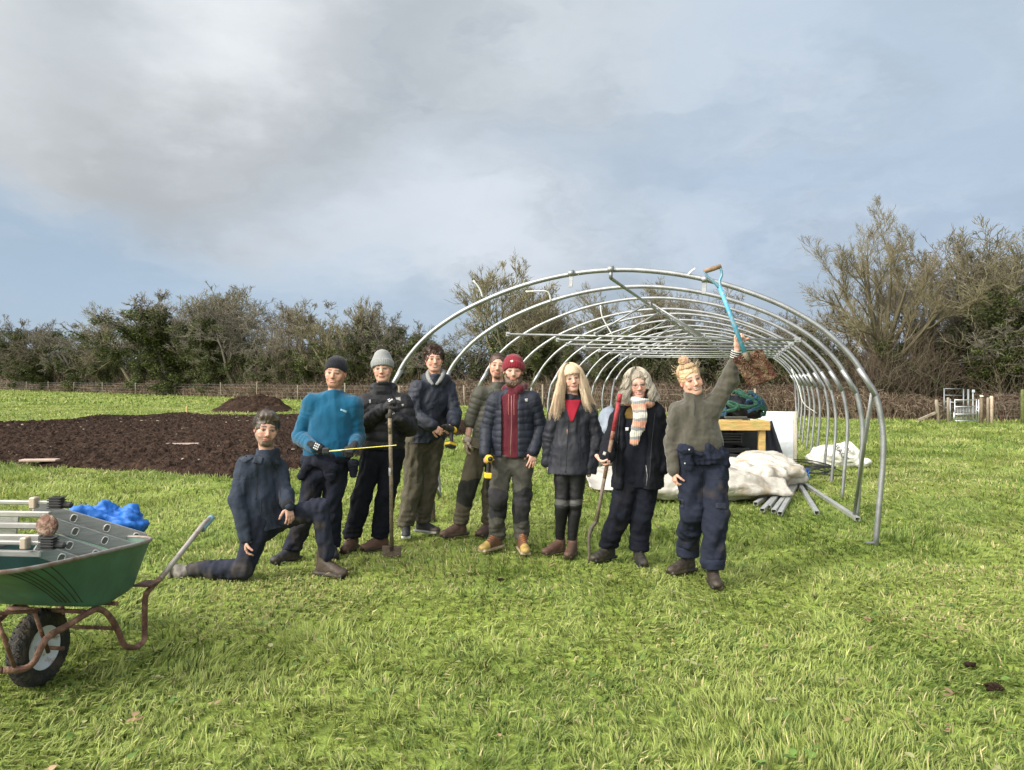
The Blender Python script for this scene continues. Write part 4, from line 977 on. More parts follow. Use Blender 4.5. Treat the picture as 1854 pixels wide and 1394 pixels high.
def sheets():
    b = MB(); fl = lambda px, z, h=0: P(px, 0, z)*[1, 1, 0]+[0, 0, h]
    roll(b, fl(1165, 10.35), fl(1422, 10.3), .50, .19, 1.35, 3); roll(b, fl(1250, 11.4), fl(1448, 11.5, .03), .50, .225, 1.3, 8); roll(b, fl(1190, 10.9, .05), fl(1400, 10.75, .16), .34, .13, 1.6, 12)
    roll(b, fl(1330, 10.5, .10), fl(1415, 10.6, .22), .26, .11, 1.2, 15, m=30); roll(b, fl(1352, 11.2, .22), fl(1452, 11.1, .20), .25, .10, 1.3, 23, m=30)
    o = b.build('plastic_sheet', M_sheet, origin=G(1330, 890)); tag(o, 'large crumpled dirty white plastic sheet heaped on the grass inside the hoops', 'plastic sheet')
    b = MB(); u = np.linspace(0, 1, 60); v = np.linspace(0, 1, 40); U, Vv = np.meshgrid(u, v, indexing='ij')
    X = 1.1+1.4*U; Y = 10.9+2.2*Vv; q = np.stack([X, Y, X*0], -1).reshape(-1, 3); Z = .06+.13*np.clip(np.minimum(Vv, 1-Vv)*5, 0, 1)*(1+.6*fbm(q, 1.2, 2, 4).reshape(U.shape))+folds(q, 3, .05, 6).reshape(U.shape); Z = np.maximum(Z, .015)
    b.sheet(np.stack([X, Y, Z], -1), .006); o = b.build('plastic_sheet', mat('greyish_sheet', (.46, .44, .40), rough=.5, tint=(.28, .20, .13), tf=.4, tscale=2, bump=1, bscale=14), origin=(1.8, 12, 0)); tag(o, 'flat greyish part of plastic sheeting seen between the blonde woman and the scarf', 'plastic sheet')
    heap('tarpaulin_bundle', [((1.78, 14.2, .42), (.28, .35, .52)), ((1.78, 14.2, .80), (.20, .25, .26)), ((1.98, 14.2, .4), (.2, .3, .42))], (1.2, 13.6, -.05), (2.4, 14.8, 1.25), .025,
         mat('blue_grey_tarp', (.17, .20, .25), rough=.55, var=.2, bump=1, bscale=12), .05, 4, 'blue grey tarpaulin bundle standing between the blonde woman and the woman with scarf', 'tarpaulin', 5, origin=(1.7, 14.2, 0))
    o = heap('white_sack', [((5.78, 13.9, .17), (.34, .3, .24)), ((6.02, 13.85, .2), (.22, .25, .22)), ((5.50, 13.9, .16), (.15, .2, .13)), ((6.22, 13.7, .10), (.16, .16, .09))], (5.2, 13.4, -.05), (6.6, 14.4, .6), .015,
         mat('woven_sack', (.66, .65, .61), rough=.6, bump=1.5, bscale=16, tint=(.42, .40, .37), tf=.33, tscale=7), .055, 5.5, 'crumpled white woven sack with black lettering on the grass outside the hoops', 'sack', 9, origin=(5.8, 13.9, 0))
    # lettering on the sack
    for (tx, px, py, rot, sz) in (('BAGS', 1520, 822, -62, .13), ('8M', 1532, 815, -62, .10)):
        cu = bpy.data.curves.new('lettering', 'FONT'); cu.body = tx; cu.size = sz; cu.extrude = .002; cu.align_x = 'CENTER'
        t = bpy.data.objects.new('tmp', cu); COL.objects.link(t); dg = bpy.context.evaluated_depsgraph_get(); me = bpy.data.meshes.new_from_object(t.evaluated_get(dg)); bpy.data.objects.remove(t)
        q = P(px, py, 13.58); L = bpy.data.objects.new('lettering', me); COL.objects.link(L); me.materials.append(M_black); L.parent = o; L.location = tuple(q-np.array(o.location)); L.rotation_euler = (R(62), R(0), R(0)); L.rotation_euler.rotate_axis('Z', R(rot))
    # channels
    M_al = mat('steel_channel', (.50, .51, .50), rough=.42, metal=.7, tint=(.30, .26, .21), tf=.32, tscale=9, var=.15)
    LST = [((1436, 872), (1368, 917), 'short steel channel, farthest left of the fan'), ((1440, 872), (1380, 929), 'steel channel second from the left of the fan'), ((1443, 873), (1401, 931), 'steel channel third from the left of the fan'),
           ((1447, 873), (1412, 935), 'steel channel with a rusty open end in the middle of the fan'), ((1433, 874), (1391, 923), 'steel channel lying between the left ones of the fan'), ((1446, 878), (1479, 933), 'single steel channel with square open end pointing at the viewer'), ((1450, 876), (1553, 945), 'longest steel channel, pointing to the right hoop feet')]
    for i, (a, c, lab) in enumerate(LST):
        a = G(*a); c = G(*c); up = .035 if i < 5 else .03; a[2] = up+(.05 if i in (1, 4) else 0); c[2] = up
        d = nrm(c-a); r_ = nrm(np.cross(d, (0, 0, 1))); b = MB(); w_, hh, t = .050, .045, .005
        for off, sz in (((-w_/2, 0), (t, hh)), ((w_/2, 0), (t, hh)), ((0, hh/2-t/2), (w_-t-.001, t)), ((-w_*.30, -hh/2+t/2), (w_*.3, t)), ((w_*.30, -hh/2+t/2), (w_*.3, t))):
            o_ = r_*off[0]+np.array([0, 0, off[1]]); b.beam(a+o_, c+o_, sz[0], sz[1], bev=.0012)
        m_ = (a+c)/2; o = b.build('steel_channel', M_al, origin=m_); tag(o, lab, 'channel', 'steel channels fanned out from under the plastic sheet')
    for (cc, px, py, rr, nn, r0, lab, m) in ((0, 1436, 866, .30, 5, .009, 'coil of bright blue pipe beside the plastic sheet', mat('blue_pipe', (.02, .10, .42), rough=.35)), (1, 1466, 858, .42, 6, .010, 'loose coil of black pipe on the grass right of the sheet', M_black)):
        rg = np.random.default_rng(20+cc); b = MB(); g = G(px, py)
        for k in range(nn):
            th = np.linspace(0, 2*PI*rg.uniform(.7, 1.1), 40)+rg.uniform(0, 6); r_ = rr*rg.uniform(.75, 1.15)
            b.tube(np.stack([g[0]+rg.normal(0, .05)+r_*np.cos(th), g[1]+rg.normal(0, .05)+r_*1.1*np.sin(th), .05+.022*k+.03*np.sin(th*2+k)], 1), r0, 6)
        if cc: b.tube([G(1470, 858)+[0, 0, .12], G(1485, 862)+[0, 0, .1], G(1500, 860)+[0, 0, .05]], r0, 6, smooth=3)
        o = b.build('pipe_coil', m, origin=g); tag(o, lab, 'pipe')
    g = G(780, 937); b = MB(); th = np.linspace(0, 2*PI, 1)
    b.lathe((g[0], g[1], -.03), (0, 0, 1), [(0, .055), (.03, .052), (.20, .05), (.222, .046)], 14, (.10, .075, .05)); b.lathe((g[0], g[1], .19), (0, 0, 1), [(0, .047), (.001, .046), (.002, .0005)], 14, (.36, .13, .08))
    o = b.build('log_stump', mat('log', attr=True, rough=.9, var=.3, vscale=20, bump=2, bscale=30), origin=g); tag(o, 'small upright log with a reddish cut top behind the curly haired man', 'log')
sheets()

# ================================================================== WHEELBARROW
WU = np.array([.13, .991, 0]); WV = np.array([.991, -.13, 0]); WO = np.array([-2.47, 4.02, 0])
def Wp(u, v, h): return WO+WU*u+WV*v+np.array([0, 0, h])
def Wpx(px, py, v):
    m = (px-CX)/F; o = WO+WV*v; u = (m*o[1]-o[0])/(WU[0]-m*WU[1]); z = o[1]+u*WU[1]; return np.array([m*z, z, CH-(py-HY)/F*z])
def barrow():
    e = empty('wheelbarrow', (*WO[:2], 0), 'green wheelbarrow with rusty tubular frame, loaded with a ladder', 'wheelbarrow')
    n = 96; m = 26; th = np.arange(n+1)/n*2*PI; t = np.linspace(0, 1, m)
    def ring(t, ins=0.0):
        u0 = -.60+.50*t+ins; u1 = .60-.07*t-ins; vv = .335-.095*t-ins
        c, s = np.cos(th), np.sin(th); p = .40
        uu = (u0+u1)/2+(u1-u0)/2*np.sign(c)*np.abs(c)**p; v = vv*np.sign(s)*np.abs(s)**p
        hr = .695-.07*uu; hb = np.where(uu > .17, .365+.12*(uu-.17), .365+.30*(.17-uu)); hh = hr*(1-t)+hb*t
        return np.stack([uu, v, hh], -1)
    def tow(A): return WO+A[..., 0:1]*WU+A[..., 1:2]*WV+A[..., 2:3]*np.array([0, 0, 1.])
    out = np.stack([ring(k) for k in t]); cen = out[-1, :-1].mean(0)
    fl = np.stack([out[-1]*(1-q)+cen*q for q in (.3, .6, .999)]); fl[..., 2] -= .006
    g = np.concatenate([out, fl]); b = MB(); b.sheet(tow(g))
    inn = np.stack([ring(k, .006) for k in t]); inn[..., 2] += .004; fi = np.stack([inn[-1]*(1-q)+inn[-1, :-1].mean(0)*q for q in (.3, .6, .999)])
    b.sheet(tow(np.concatenate([inn, fi]))[:, ::-1])
    M_green = mat('green_tray', (.050, .130, .095), rough=.48, var=.2, vscale=6, tint=(.06, .13, .10), tf=.4, tscale=5, bump=.6, bscale=9)
    b.build('tray', M_green, e)
    b = MB(); rr = ring(0); pr = tow(rr); b.tube(pr[:-1][np.r_[0:n, 0]], .011, 8, cap=False); b.build('rim', mat('rim_grey', (.28, .26, .25), rough=.55, metal=.4, tint=(.17, .10, .07), tf=.45, tscale=14), e)
    M_rust = mat('rusty_tube', (.125, .060, .042), rough=.75, tint=(.26, .15, .10), tf=.42, tscale=16, var=.35, vscale=25, bump=1, bscale=70)
    M_grv = mat('groove_dark', (.035, .03, .025), rough=.9)
    for k in range(6):   # pressed grooves at the front of the tray side
        for i in (int(n*(.30+.022*k)), int(n*(1-.30-.022*k))):
            b = MB(); b.tube(tow(out[1:24, i]), .0026, 5); b.build('groove', M_grv, e)
    near = [(384, 936, .31), (372, 945, .31), (330, 998, .30), (290, 1048, .29), (272, 1066, .28), (263, 1084, .27), (262, 1140, .26), (261, 1158, .26), (250, 1170, .26), (235, 1172, .255), (224, 1166, .25), (212, 1138, .24), (200, 1118, .24), (188, 1106, .235), (174, 1103, .23), (158, 1110, .225), (120, 1134, .20), (84, 1156, .175), (40, 1186, .145), (14, 1198, .10)]
    Ln = np.array([Wpx(*p) for p in near]); loc = np.stack([(Ln-WO)@WU, (Ln-WO)@WV, Ln[:, 2]], 1)
    loc[-1] = (-.30, .05, .19); loc[-2] = (-.22, .13, .185)
    b = MB(); b.tube(tow(loc[3:]), .0165, 10, smooth=4); b.build('frame_tube', M_rust, e)
    far = loc.copy(); far[:, 1] *= -1; b = MB(); b.tube(tow(far[3:]), .0165, 10, smooth=4); b.build('frame_tube', M_rust, e)
    b = MB(); b.tube(tow(np.array([loc[-1], (-.31, 0, .19), far[-1]])), .0165, 10); b.build('frame_nose', M_rust, e)
    bare = mat('bare_tube', (.36, .33, .30), rough=.5, metal=.5, tint=(.20, .12, .08), tf=.4, tscale=20)
    for L in (loc, far):
        b = MB(); b.tube(tow(L[0:4]), .0165, 10); b.build('handle_shaft', bare, e)
        d = L[0]-L[2]; d = d/np.linalg.norm(d); b = MB(); b.tube(tow(np.array([L[0]+d*.0, L[0]-d*.02, L[0]-d*.12, L[0]-d*.135])), [.020, .0225, .0225, .026], 10); b.build('grip', mat('blue_grey_grip', (.17, .29, .36), rough=.6, var=.2, vscale=30), e)
    a = loc[11]; b = MB(); b.tube(tow(np.array([a, a*[1, -1, 1]])), .011, 8); b.build('leg_stay', M_rust, e)
    b = MB()
    for s in (1, -1):
        b.tube([Wp(-.40, .10*s, .49), Wp(-.27, .085*s, .20)], .010, 8); b.tube([Wp(-.20, .13*s, .46), Wp(-.06, .10*s, .195)], .010, 8); b.tube([Wp(-.42, .10*s, .50), Wp(-.18, .135*s, .445)], .009, 8)
    b.tube([Wp(-.42, -.10, .50), Wp(-.42, .10, .50)], .009, 8)
    b.build('front_brace', M_rust, e)
    b = MB(); b.tube([Wp(.30, -.235, .345), Wp(.30, .235, .345)], .012, 8); b.tube([Wp(.05, -.22, .375), Wp(.05, .22, .375)], .012, 8); b.box(Wp(.52, .27, .40), (.10, .12, .008), np.stack([WV, WU, [0, 0, 1]], 1)); b.build('cross_bar', M_rust, e)
    c = Wp(0, 0, .195)
    w_ = MB(); prof = [(-.028, .108), (-.040, .125), (-.048, .15), (-.045, .172), (-.032, .187), (-.014, .194), (0, .196), (.014, .194), (.032, .187), (.045, .172), (.048, .15), (.040, .125), (.028, .108)]
    w_.lathe(c, WV, prof, 56)
    wh = empty('wheel', c, None, None); wh.parent = e; wh.location = tuple(c-np.array(e.location)); 
    w_.build('tyre', mat('muddy_tyre', (.028, .027, .025), rough=.8, tint=(.10, .075, .05), tf=.38, tscale=12, bump=3, bscale=50), wh)
    w_ = MB()
    for k in range(40):
        a = k/40*2*PI; dd = lambda x, r_: c+WV*x+r_*(math.cos(a+x*3)*WU+math.sin(a+x*3)*np.array([0, 0, 1]))
        w_.tube([dd(-.036, .186), dd(-.012, .197)], .0035, 4); w_.tube([dd(.036, .186), dd(.012, .197)], .0035, 4)
    w_.build('tread', mat('tread', (.025, .024, .022), rough=.9), wh)
    w_ = MB(); w_.lathe(c, WV, [(.034, .112), (.036, .108), (.030, .10), (.012, .085), (.006, .05), (.02, .035), (.045, .028), (.046, .001)], 40); w_.lathe(c, -WV, [(.034, .112), (.036, .108), (.030, .10), (.012, .085), (.006, .05), (.02, .035), (.045, .028), (.046, .001)], 40)
    w_.build('rim', mat('white_wheel_rim', (.66, .68, .72), rough=.5, tint=(.22, .14, .09), tf=.36, tscale=13, tsharp=.05), wh)
    w_ = MB(); w_.tube([Wp(0, -.14, .195), Wp(0, .14, .195)], .011, 8); w_.build('axle', M_rust, wh)
    # ladder
    M_al = mat('ladder_alu', (.34, .34, .33), rough=.45, metal=.75, var=.12, vscale=8, bump=.4, bscale=200, stretch=(1, 1, 12))
    M_rg = mat('rung_alu', (.38, .375, .36), rough=.32, metal=.6, var=.12, vscale=14)
    L = empty('ladder', P(60, 1000, 4.2), 'folded aluminium ladder with black rubber feet lying in the wheelbarrow', 'ladder')
    rails = [((62, 917, 4.34), (262, 976, 4.66)), ((72, 942, 4.24), (250, 997, 4.56)), ((70, 969, 4.14), (225, 1020, 4.40)), ((62, 993, 4.04), (200, 1040, 4.26))]
    left = [((-150, 912, 4.20), (-40, 935, 4.30)), ((-150, 930, 4.12), (20, 962, 4.2))]
    for a, c in rails:
        b = MB(); b.beam(P(*a), P(*c), .024, .072); r_ = b.build('rail', M_al, L)
        d = nrm(P(*c)-P(*a))
        for k, q in enumerate((.34, .64, .91)):
            o = P(*a)*(1-q)+P(*c)*q; nrm_ = nrm(np.cross(d, (0, 0, 1))); u_ = np.cross(nrm_, d); tt = np.linspace(0, 2*PI, 17)[:-1]
            fr = o+nrm_*.0135
            pts = [fr+d*.016*math.copysign(abs(math.cos(x))**.7, math.cos(x))+u_*.022*math.copysign(abs(math.sin(x))**.7, math.sin(x)) for x in tt]; b = MB(); b.tube(pts+[pts[0]], .0035, 6, cap=False)
            b.sheet(np.array([[fr-nrm_*.001-d*.014-u_*.02, fr-nrm_*.001+d*.014-u_*.02], [fr-nrm_*.001-d*.014+u_*.02, fr-nrm_*.001+d*.014+u_*.02]]), 0, (.2, .2, .2)); b.build('rung_end', mat('rung_end_alu', (.62, .60, .57), attr=True, rough=.4, metal=.5), r_)
    def bar(a, c, w_, h_, nm, m, par=L): b = MB(); b.beam(P(*a), P(*c), w_, h_, bev=.005); return b.build(nm, m, par)
    bar((-160, 907, 4.16), (93, 910, 4.22), .03, .022, 'stabiliser', M_rg); bar((-160, 980, 3.92), (78, 983, 3.98), .03, .022, 'stabiliser', M_rg)
    for (y0, y1, x1, z) in ((931, 931, 92, 4.3), (952, 952, 70, 4.22), (975, 973, 74, 4.08), (1001, 1003, 76, 3.98)): bar((-160, y0-3, z+.02), (x1, y1, z), .03, .032, 'rung', M_rg)
    bar((-160, 945, 4.42), (30, 975, 4.40), .012, .26, 'back_plate', M_al)
    for (x, y, z) in ((62, 910, 4.2), (46, 983, 3.95)): b = MB(); b.box(P(x, y, z), (.035, .05, .062), bev=.006); b.build('end_bracket', mat('bracket_cream', (.45, .36, .28), rough=.5, metal=.3), L)
    for (x, y, z) in ((91, 910, 4.2), (76, 983, 3.96)):
        a = P(x, y, z); b = MB(); M3 = np.eye(3); b.box(a+[.035, 0, 0], (.07, .05, .062), bev=.01); b.box(a+[.09, 0, -.012], (.07, .03, .034), bev=.012)
        for k in range(5): b.box(a+[.035, -.0, -.028+.014*k], (.078, .058, .006), bev=.002)
        b.build('rubber_foot', mat('rubber_foot_black', (.02, .02, .02), rough=.75), L)
    b = MB(); c = P(86, 952, 4.10); b.lathe(c, (-.15, -1, .1), [(-.02, .05), (0, .062), (.012, .06), (.014, .02), (.018, .001)], 18); b.build('hinge', mat('rusty_hinge', (.13, .065, .045), rough=.85, tint=(.32, .25, .18), tf=.4, tscale=30, bump=2, bscale=50), L)
    g = SDF((-2.75, 4.45, .62), (-2.2, 5.1, .97), .011)
    for (px, py, z, r_) in ((165, 938, 4.75, (.14, .10, .06)), (190, 930, 4.8, (.07, .08, .07)), (232, 940, 4.8, (.085, .09, .085)), (246, 955, 4.8, (.06, .08, .07)), (205, 955, 4.75, (.14, .10, .06)), (150, 926, 4.75, (.08, .08, .03))): g.ell(P(px, py, z), r_, k=.02)
    o = sdfobj('blue_tarpaulin', g, mat('bright_blue_tarp', (.008, .12, .46), rough=.6), origin=P(200, 960, 4.75), disp=lambda V, N: crumple(V, 6.5, .036, 3)+crumple(V, 15, .010, 8)); tag(o, 'crumpled bright blue tarpaulin behind the ladder in the wheelbarrow', 'tarpaulin')
barrow()
# ================================================================== PEOPLE
from mathutils.bvhtree import BVHTree
UP = np.array([0, 0, 1.])
SKIN = np.array([.50, .285, .205])
def frame(yaw, pitch, roll):
    a, p, q = R(yaw), R(pitch), R(roll); f = np.array([math.sin(a), -math.cos(a), 0]); r = np.array([math.cos(a), math.sin(a), 0])
    f2 = f*math.cos(p)-UP*math.sin(p); u = UP*math.cos(p)+f*math.sin(p); u2 = u*math.cos(q)+r*math.sin(q); r2 = r*math.cos(q)-u*math.sin(q)
    return np.stack([r2, f2, u2], 1)
def segd(V, a, b):
    ab = b-a; L = np.linalg.norm(ab)+1e-9; t = np.clip((V-a)@ab/L**2, 0, 1); return np.linalg.norm(V-a-t[:, None]*ab, axis=1), t*L
M_skin = mat('skin', attr=True, rough=.52, spec=.4, var=.05, vscale=60, bump=.25, bscale=260)
def cloth(name, col, **k):
    d = dict(rough=.9, var=.12, vscale=7, bump=.7, bscale=90, spec=.2, attr=True, bdist=.0028); d.update(k); return mat(name, col, **d)

def head(c, M, s, nk, face):
    """skin of head and neck; face: dict with skin, brow, lips, smile, beard"""
    def w(x, y, z): return c+s*(M@np.array([x, y, z]))
    h = .0034; ext = .165*s; lo = np.minimum(c-ext, nk-.08); hi = np.maximum(c+ext, nk+.08); g = SDF(lo, hi, h)
    fw = face.get('fw', 1.0); jw = face.get('jw', 1.0)
    E = lambda x, y, z, rx, ry, rz, k=.02, op='add': g.ell(w(x, y, z), np.array([rx, ry, rz])*s, M, k*s, op)
    Cp = lambda a, b, ra, rb, k=.02, op='add': g.cap(w(*a), w(*b), ra*s, rb*s, k*s, op=op)
    E(0, -.015, .030, .073*fw, .094, .086); E(0, .020, -.028, .060*fw, .070, .082, .03)
    E(0, .034, -.078, .044*jw, .046, .034, .025); E(0, .066, -.099, .020*jw, .016, .014, .02)
    for q in (-1, 1):
        Cp((q*.052*jw, -.002, -.050), (q*.020*jw, .058, -.098), .018, .015, .025); E(q*.043*fw, .058, -.024, .022, .020, .017, .02)
    Cp((-.036, .074, .020), (.036, .074, .020), .012, .012, .02)
    for q in (-1, 1):
        E(q*.031, .096, .000, .017, .013, .0105, .008, 'sub'); E(q*.031, .0735, -.001, .0135, .0135, .0125, .003)
        Cp((q*.018, .0865, .0075), (q*.044, .080, .0055), .0035, .003, .004)          # upper lid
    Cp((0, .082, .014), (0, .106, -.030), .0075, .0115, .012); E(0, .107, -.034, .0115, .0095, .009, .006)
    for q in (-1, 1): E(q*.0115, .097, -.038, .0075, .009, .0065, .005); E(q*.0755*fw, -.006, -.006, .009, .021, .031, .006); E(q*.080*fw, -.001, -.006, .006, .012, .02, .004, 'sub')
    for q in (-1, 1): E(q*.007, .101, -.0435, .0032, .0045, .0028, .002, 'sub')
    sm = face.get('smile', .5); E(0, .0845, -.0635, .024+.004*sm, .0090, .0050, .006); E(0, .0840, -.0730, .020+.003*sm, .0090, .0054, .006)
    for q in (-1, 1): E(q*(.040+.004*sm), .062, -.050+.004*sm, .016, .016, .014, .015)
    Cp((0, -.022, -.050), tuple(np.linalg.solve(M, (nk-c)/s)), .050, .055, .03)
    V, Fq = g.mesh(); L = ((V-c)@M)/s; x, y, z = L.T; ax = np.abs(x)
    sk = np.asarray(face.get('skin', SKIN)); C = np.tile(sk, (len(V), 1))
    def put(m, col):
        m = np.clip(m, 0, 1)[:, None]; C[:] = C*(1-m)+np.asarray(col)*m
    rd = sk*np.array([1.08, .74, .72])
    put(.25*np.exp(-((ax-.040)**2+(z+.030)**2)/.0005)*(y > .02), rd); put(.3*np.exp(-(x**2+(z+.033)**2)/.0002)*(y > .08), rd); put(.6*(np.abs(x) > .07)*(y < .03)*(z < .03), rd)
    fr = y > .055
    bd = face.get('beard')
    if bd is not None:
        bc, full = bd
        line = -.060+(.012 if full > .8 else 0)+.034*sst(.038, .068, ax)+.006*vn(L, 90, 2)
        m = sst(-.002, .016, line-z)*(z > -.13)*sst(-.012, .012, y)
        m = np.maximum(m, sst(.006, .0, np.abs(z+.054+.25*ax))*(ax < .028)*fr)          # moustache
        m = m*(1-.75*np.exp(-(x**2/.0001+(z+.083)**2/.00003))) if full < .6 else m
        m = m*np.clip(full+.35*vn(V, 260, 3)+.25, 0, 1); put(m*np.clip(.15+.82*full, 0, 1), bc)
    gb = face.get('goatee')
    if gb is not None:
        m = (sst(.034, .024, ax)*sst(-.045, -.054, z)*(y > .03)); put(m*np.clip(.8+.4*vn(V, 260, 3), 0, 1), gb)
    sl = sm*3.2; zl = z-sl*ax**2*2.2
    lip = (ax < .0245+.004*sm)*fr; put(lip*sst(.0125, .0085, np.abs(zl+.0695)), face.get('lips', sk*np.array([.88, .62, .59])))
    if sm > .75: put((ax < .020+.003*sm)*fr*sst(.0040, .0024, np.abs(zl+.0688)), (.55, .50, .45))
    put((ax < .023+.004*sm)*fr*sst(.0026, .0010, np.abs(zl+(.0645 if sm > .75 else .069))), (.13, .05, .045))
    put(.35*np.exp(-((x-.004)**2/.00006+(z+.0495)**2/.00002))*fr, sk*.55)  # nose shadow painted on the upper lip
    for q in (-1, 1):
        put(.22*fr*sst(.004, .0, np.abs(ax-(.020+(-.040-z)*.55)))*(z < -.036)*(z > -.064), sk*.5)  # shading of the smile line painted into the skin
        ex = x-q*.031; ez = z+.001; op = face.get('open', .55)+.08; eh = .0098*op*(1-(ex/.0155)**2)
        put(fr*(np.abs(ex) < .0165)*sst(.0034, .0014, np.abs(ez-.0012)-eh)*1.0, (.055, .035, .03)); put(fr*(np.abs(ex) < .013)*sst(0.0, -.0015, np.abs(ez)-eh), (.34, .29, .26))
        put(fr*sst(.0076, .0062, np.hypot(ex, ez))*sst(.001, -.001, np.abs(ez)-eh), face.get('eye', (.06, .05, .045)))
        put(.42*fr*np.exp(-(ex**2/.00024+(z-.009)**2/.00003)), sk*.55); put(.3*fr*np.exp(-(ex**2/.00016+(z+.012)**2/.00002)), sk*np.array([.8, .6, .6]))  # eye shadow painted above the eye; ruddier skin below it
        bz = .0215+.004*np.cos((ex)/.02)-.10*np.maximum(0, q*ex)*.5; put(face.get('bk', .9)*fr*(np.abs(ex) < .020)*sst(.0068, .0030, np.abs(z-bz)), face.get('brow', (.12, .08, .05)))
        put(.9*fr*np.exp(-((x-q*.007)**2+(z+.0435)**2)/.000012), (.12, .05, .04))
    return V, Fq, C
def finger_chain(b, d0, n, curl, L):
    """points of one finger, bending from d0 towards n and on round"""
    n = nrm(n-d0*(n@d0)); a = 0; p = b; out = [b]
    for q, an in ((.46, 62), (.30, 88), (.24, 55)):
        a += R(an)*curl; cur = d0*math.cos(a)+n*math.sin(a); p = p+cur*L*q; out.append(p)
    return out
def hand_prims(g, wr, d, n, ts, curl=.35, splay=.15, s=1.0, gl=0.0, thumb=.5, fa=None):
    d = nrm(d); n = nrm(np.asarray(n, float)-d*(np.asarray(n)@d)); t = np.cross(n, d)*ts
    offs = (.0265, .0095, -.008, -.024); ln = (.068, .076, .071, .056)
    g.cap(wr-d*.020, wr+d*.012, (.026+gl)*s, (.027+gl)*s, .012, flat=n, f=.75)
    for i, o in enumerate(offs):
        a = wr+d*.012*s+t*o*.62*s; b = wr+d*(.084-.004*abs(i-1))*s+t*o*s; g.cap(a, b, (.0145+gl)*s, (.0115+gl)*s, .012)
        pts = finger_chain(b, nrm(d+t*splay*(1.5-i)*.5), n, curl if fa is None else fa[i], ln[i]*s)
        for j in range(3): g.cap(pts[j], pts[j+1], (.0094-.0008*j+gl)*s, (.0086-.0008*j+gl)*s, .003)
    p = wr+d*.022*s+t*.018*s; cur = nrm(d*.62+t*.75+n*.30)
    for j, L in enumerate((.040, .034, .026)):
        e = p+cur*L*s; g.cap(p, e, (.0135-.002*j+gl)*s, (.0115-.0015*j+gl)*s, .008 if j == 0 else .003); p = e; cur = nrm(cur+d*.25*(1-thumb)+n*.8*thumb-t*.5*thumb)
def hand(wr, d, n, ts, gl=0.0, skin=SKIN, **k):
    c = np.asarray(wr)+nrm(d)*.07; g = SDF(c-.155, c+.155, .0036); hand_prims(g, np.asarray(wr, float), np.asarray(d, float), np.asarray(n, float), ts, gl=gl, **k)
    V, Fq = g.mesh(); C = np.tile(np.asarray(skin), (len(V), 1))
    if gl == 0:
        tip = sst(.10, .17, (V-wr)@nrm(d))[:, None]; C = C*(1-tip*.35)+C*np.array([1.05, .72, .70])*tip*.35*1.0
        C = C*(1+.10*vn(V, 70, 5))[:, None]
    return V, Fq, C
def grip(c, sh, d, n, ts, **k):
    """a hand closed on a shaft through c: wrist placed so that the palm lies on it; n points from palm to shaft"""
    d = nrm(d); n = nrm(n); kk = dict(curl=.95, splay=.0, thumb=.9); kk.update(k); return np.asarray(c)-d*.078-n*.030, kk

def foot_axes(ang): a = R(ang); d = np.array([math.sin(a), -math.cos(a), 0]); return d, np.array([math.cos(a), math.sin(a), 0])
def boot(parent, x, z, ang, m, cols, s=1.0, shaft=.16, nm='boot', lace=None, base=0.0, low=False):
    d, r = foot_axes(ang); A = np.array([x, z, base]); M = np.stack([r, d, UP], 1); g = SDF(A+np.array([-.26, -.26, -.04]), A+np.array([.26, .26, .26]), .0058)
    w = lambda a, b, c_: A+M@(np.array([a, b, c_])*s)
    g.cap(w(0, -.035, .045), w(0, .10, .038), .041*s, .040*s, .02); g.ell(w(.0, .155, .036), np.array([.046, .062, .036])*s, M, .02)
    g.cap(w(0, -.01, .10), w(0, .11, .055), .040*s, .034*s, .025); g.cap(w(0, -.025, .06), w(0, -.022, shaft), .043*s, .047*s, .02)
    g.box(w(0, .060, .012), np.array([.047, .140, .013])*s, M, .01, .004); g.box(w(0, -.055, .012), np.array([.038, .040, .014])*s, M, .01, .004)
    g.cut(A, -UP)
    up, sole, acc = cols
    def cf(V):
        L = ((V-A)@M)/s; C = np.tile(np.asarray(up, float), (len(V), 1)); m = sst(.030, .024, L[:, 2])[:, None]; C = C*(1-m)+np.asarray(sole)*m
        if acc is not None:
            t = (sst(.115, .13, L[:, 1])*(L[:, 2] > .028))[:, None]; C = C*(1-t)+np.asarray(acc)*t
        mud = np.clip(.5+1.2*fbm(V, 22, 2, 3)-L[:, 2]*9, 0, .7)[:, None]; return C*(1-mud*.6)+np.array([.10, .075, .045])*mud*.6
    o = sdfobj(nm, g, m, parent, disp=lambda V, N: .0016*fbm(V, 55, 2, 4), colf=cf)
    b = MB()
    for q in range(6):
        tt = q/5; p = np.array([0, .115-.105*tt, .078+.062*tt+.0*q]); hw = .020
        b.tube([w(-hw, p[1]-.004, p[2]-.002), w(0, p[1]+.012, p[2]+.010), w(hw, p[1]-.004, p[2]-.002)], .0027*s, 5, smooth=2)
    if not low: b.build('lace', mat('lace', lace or (.05, .04, .03), rough=.9), o)
    return o
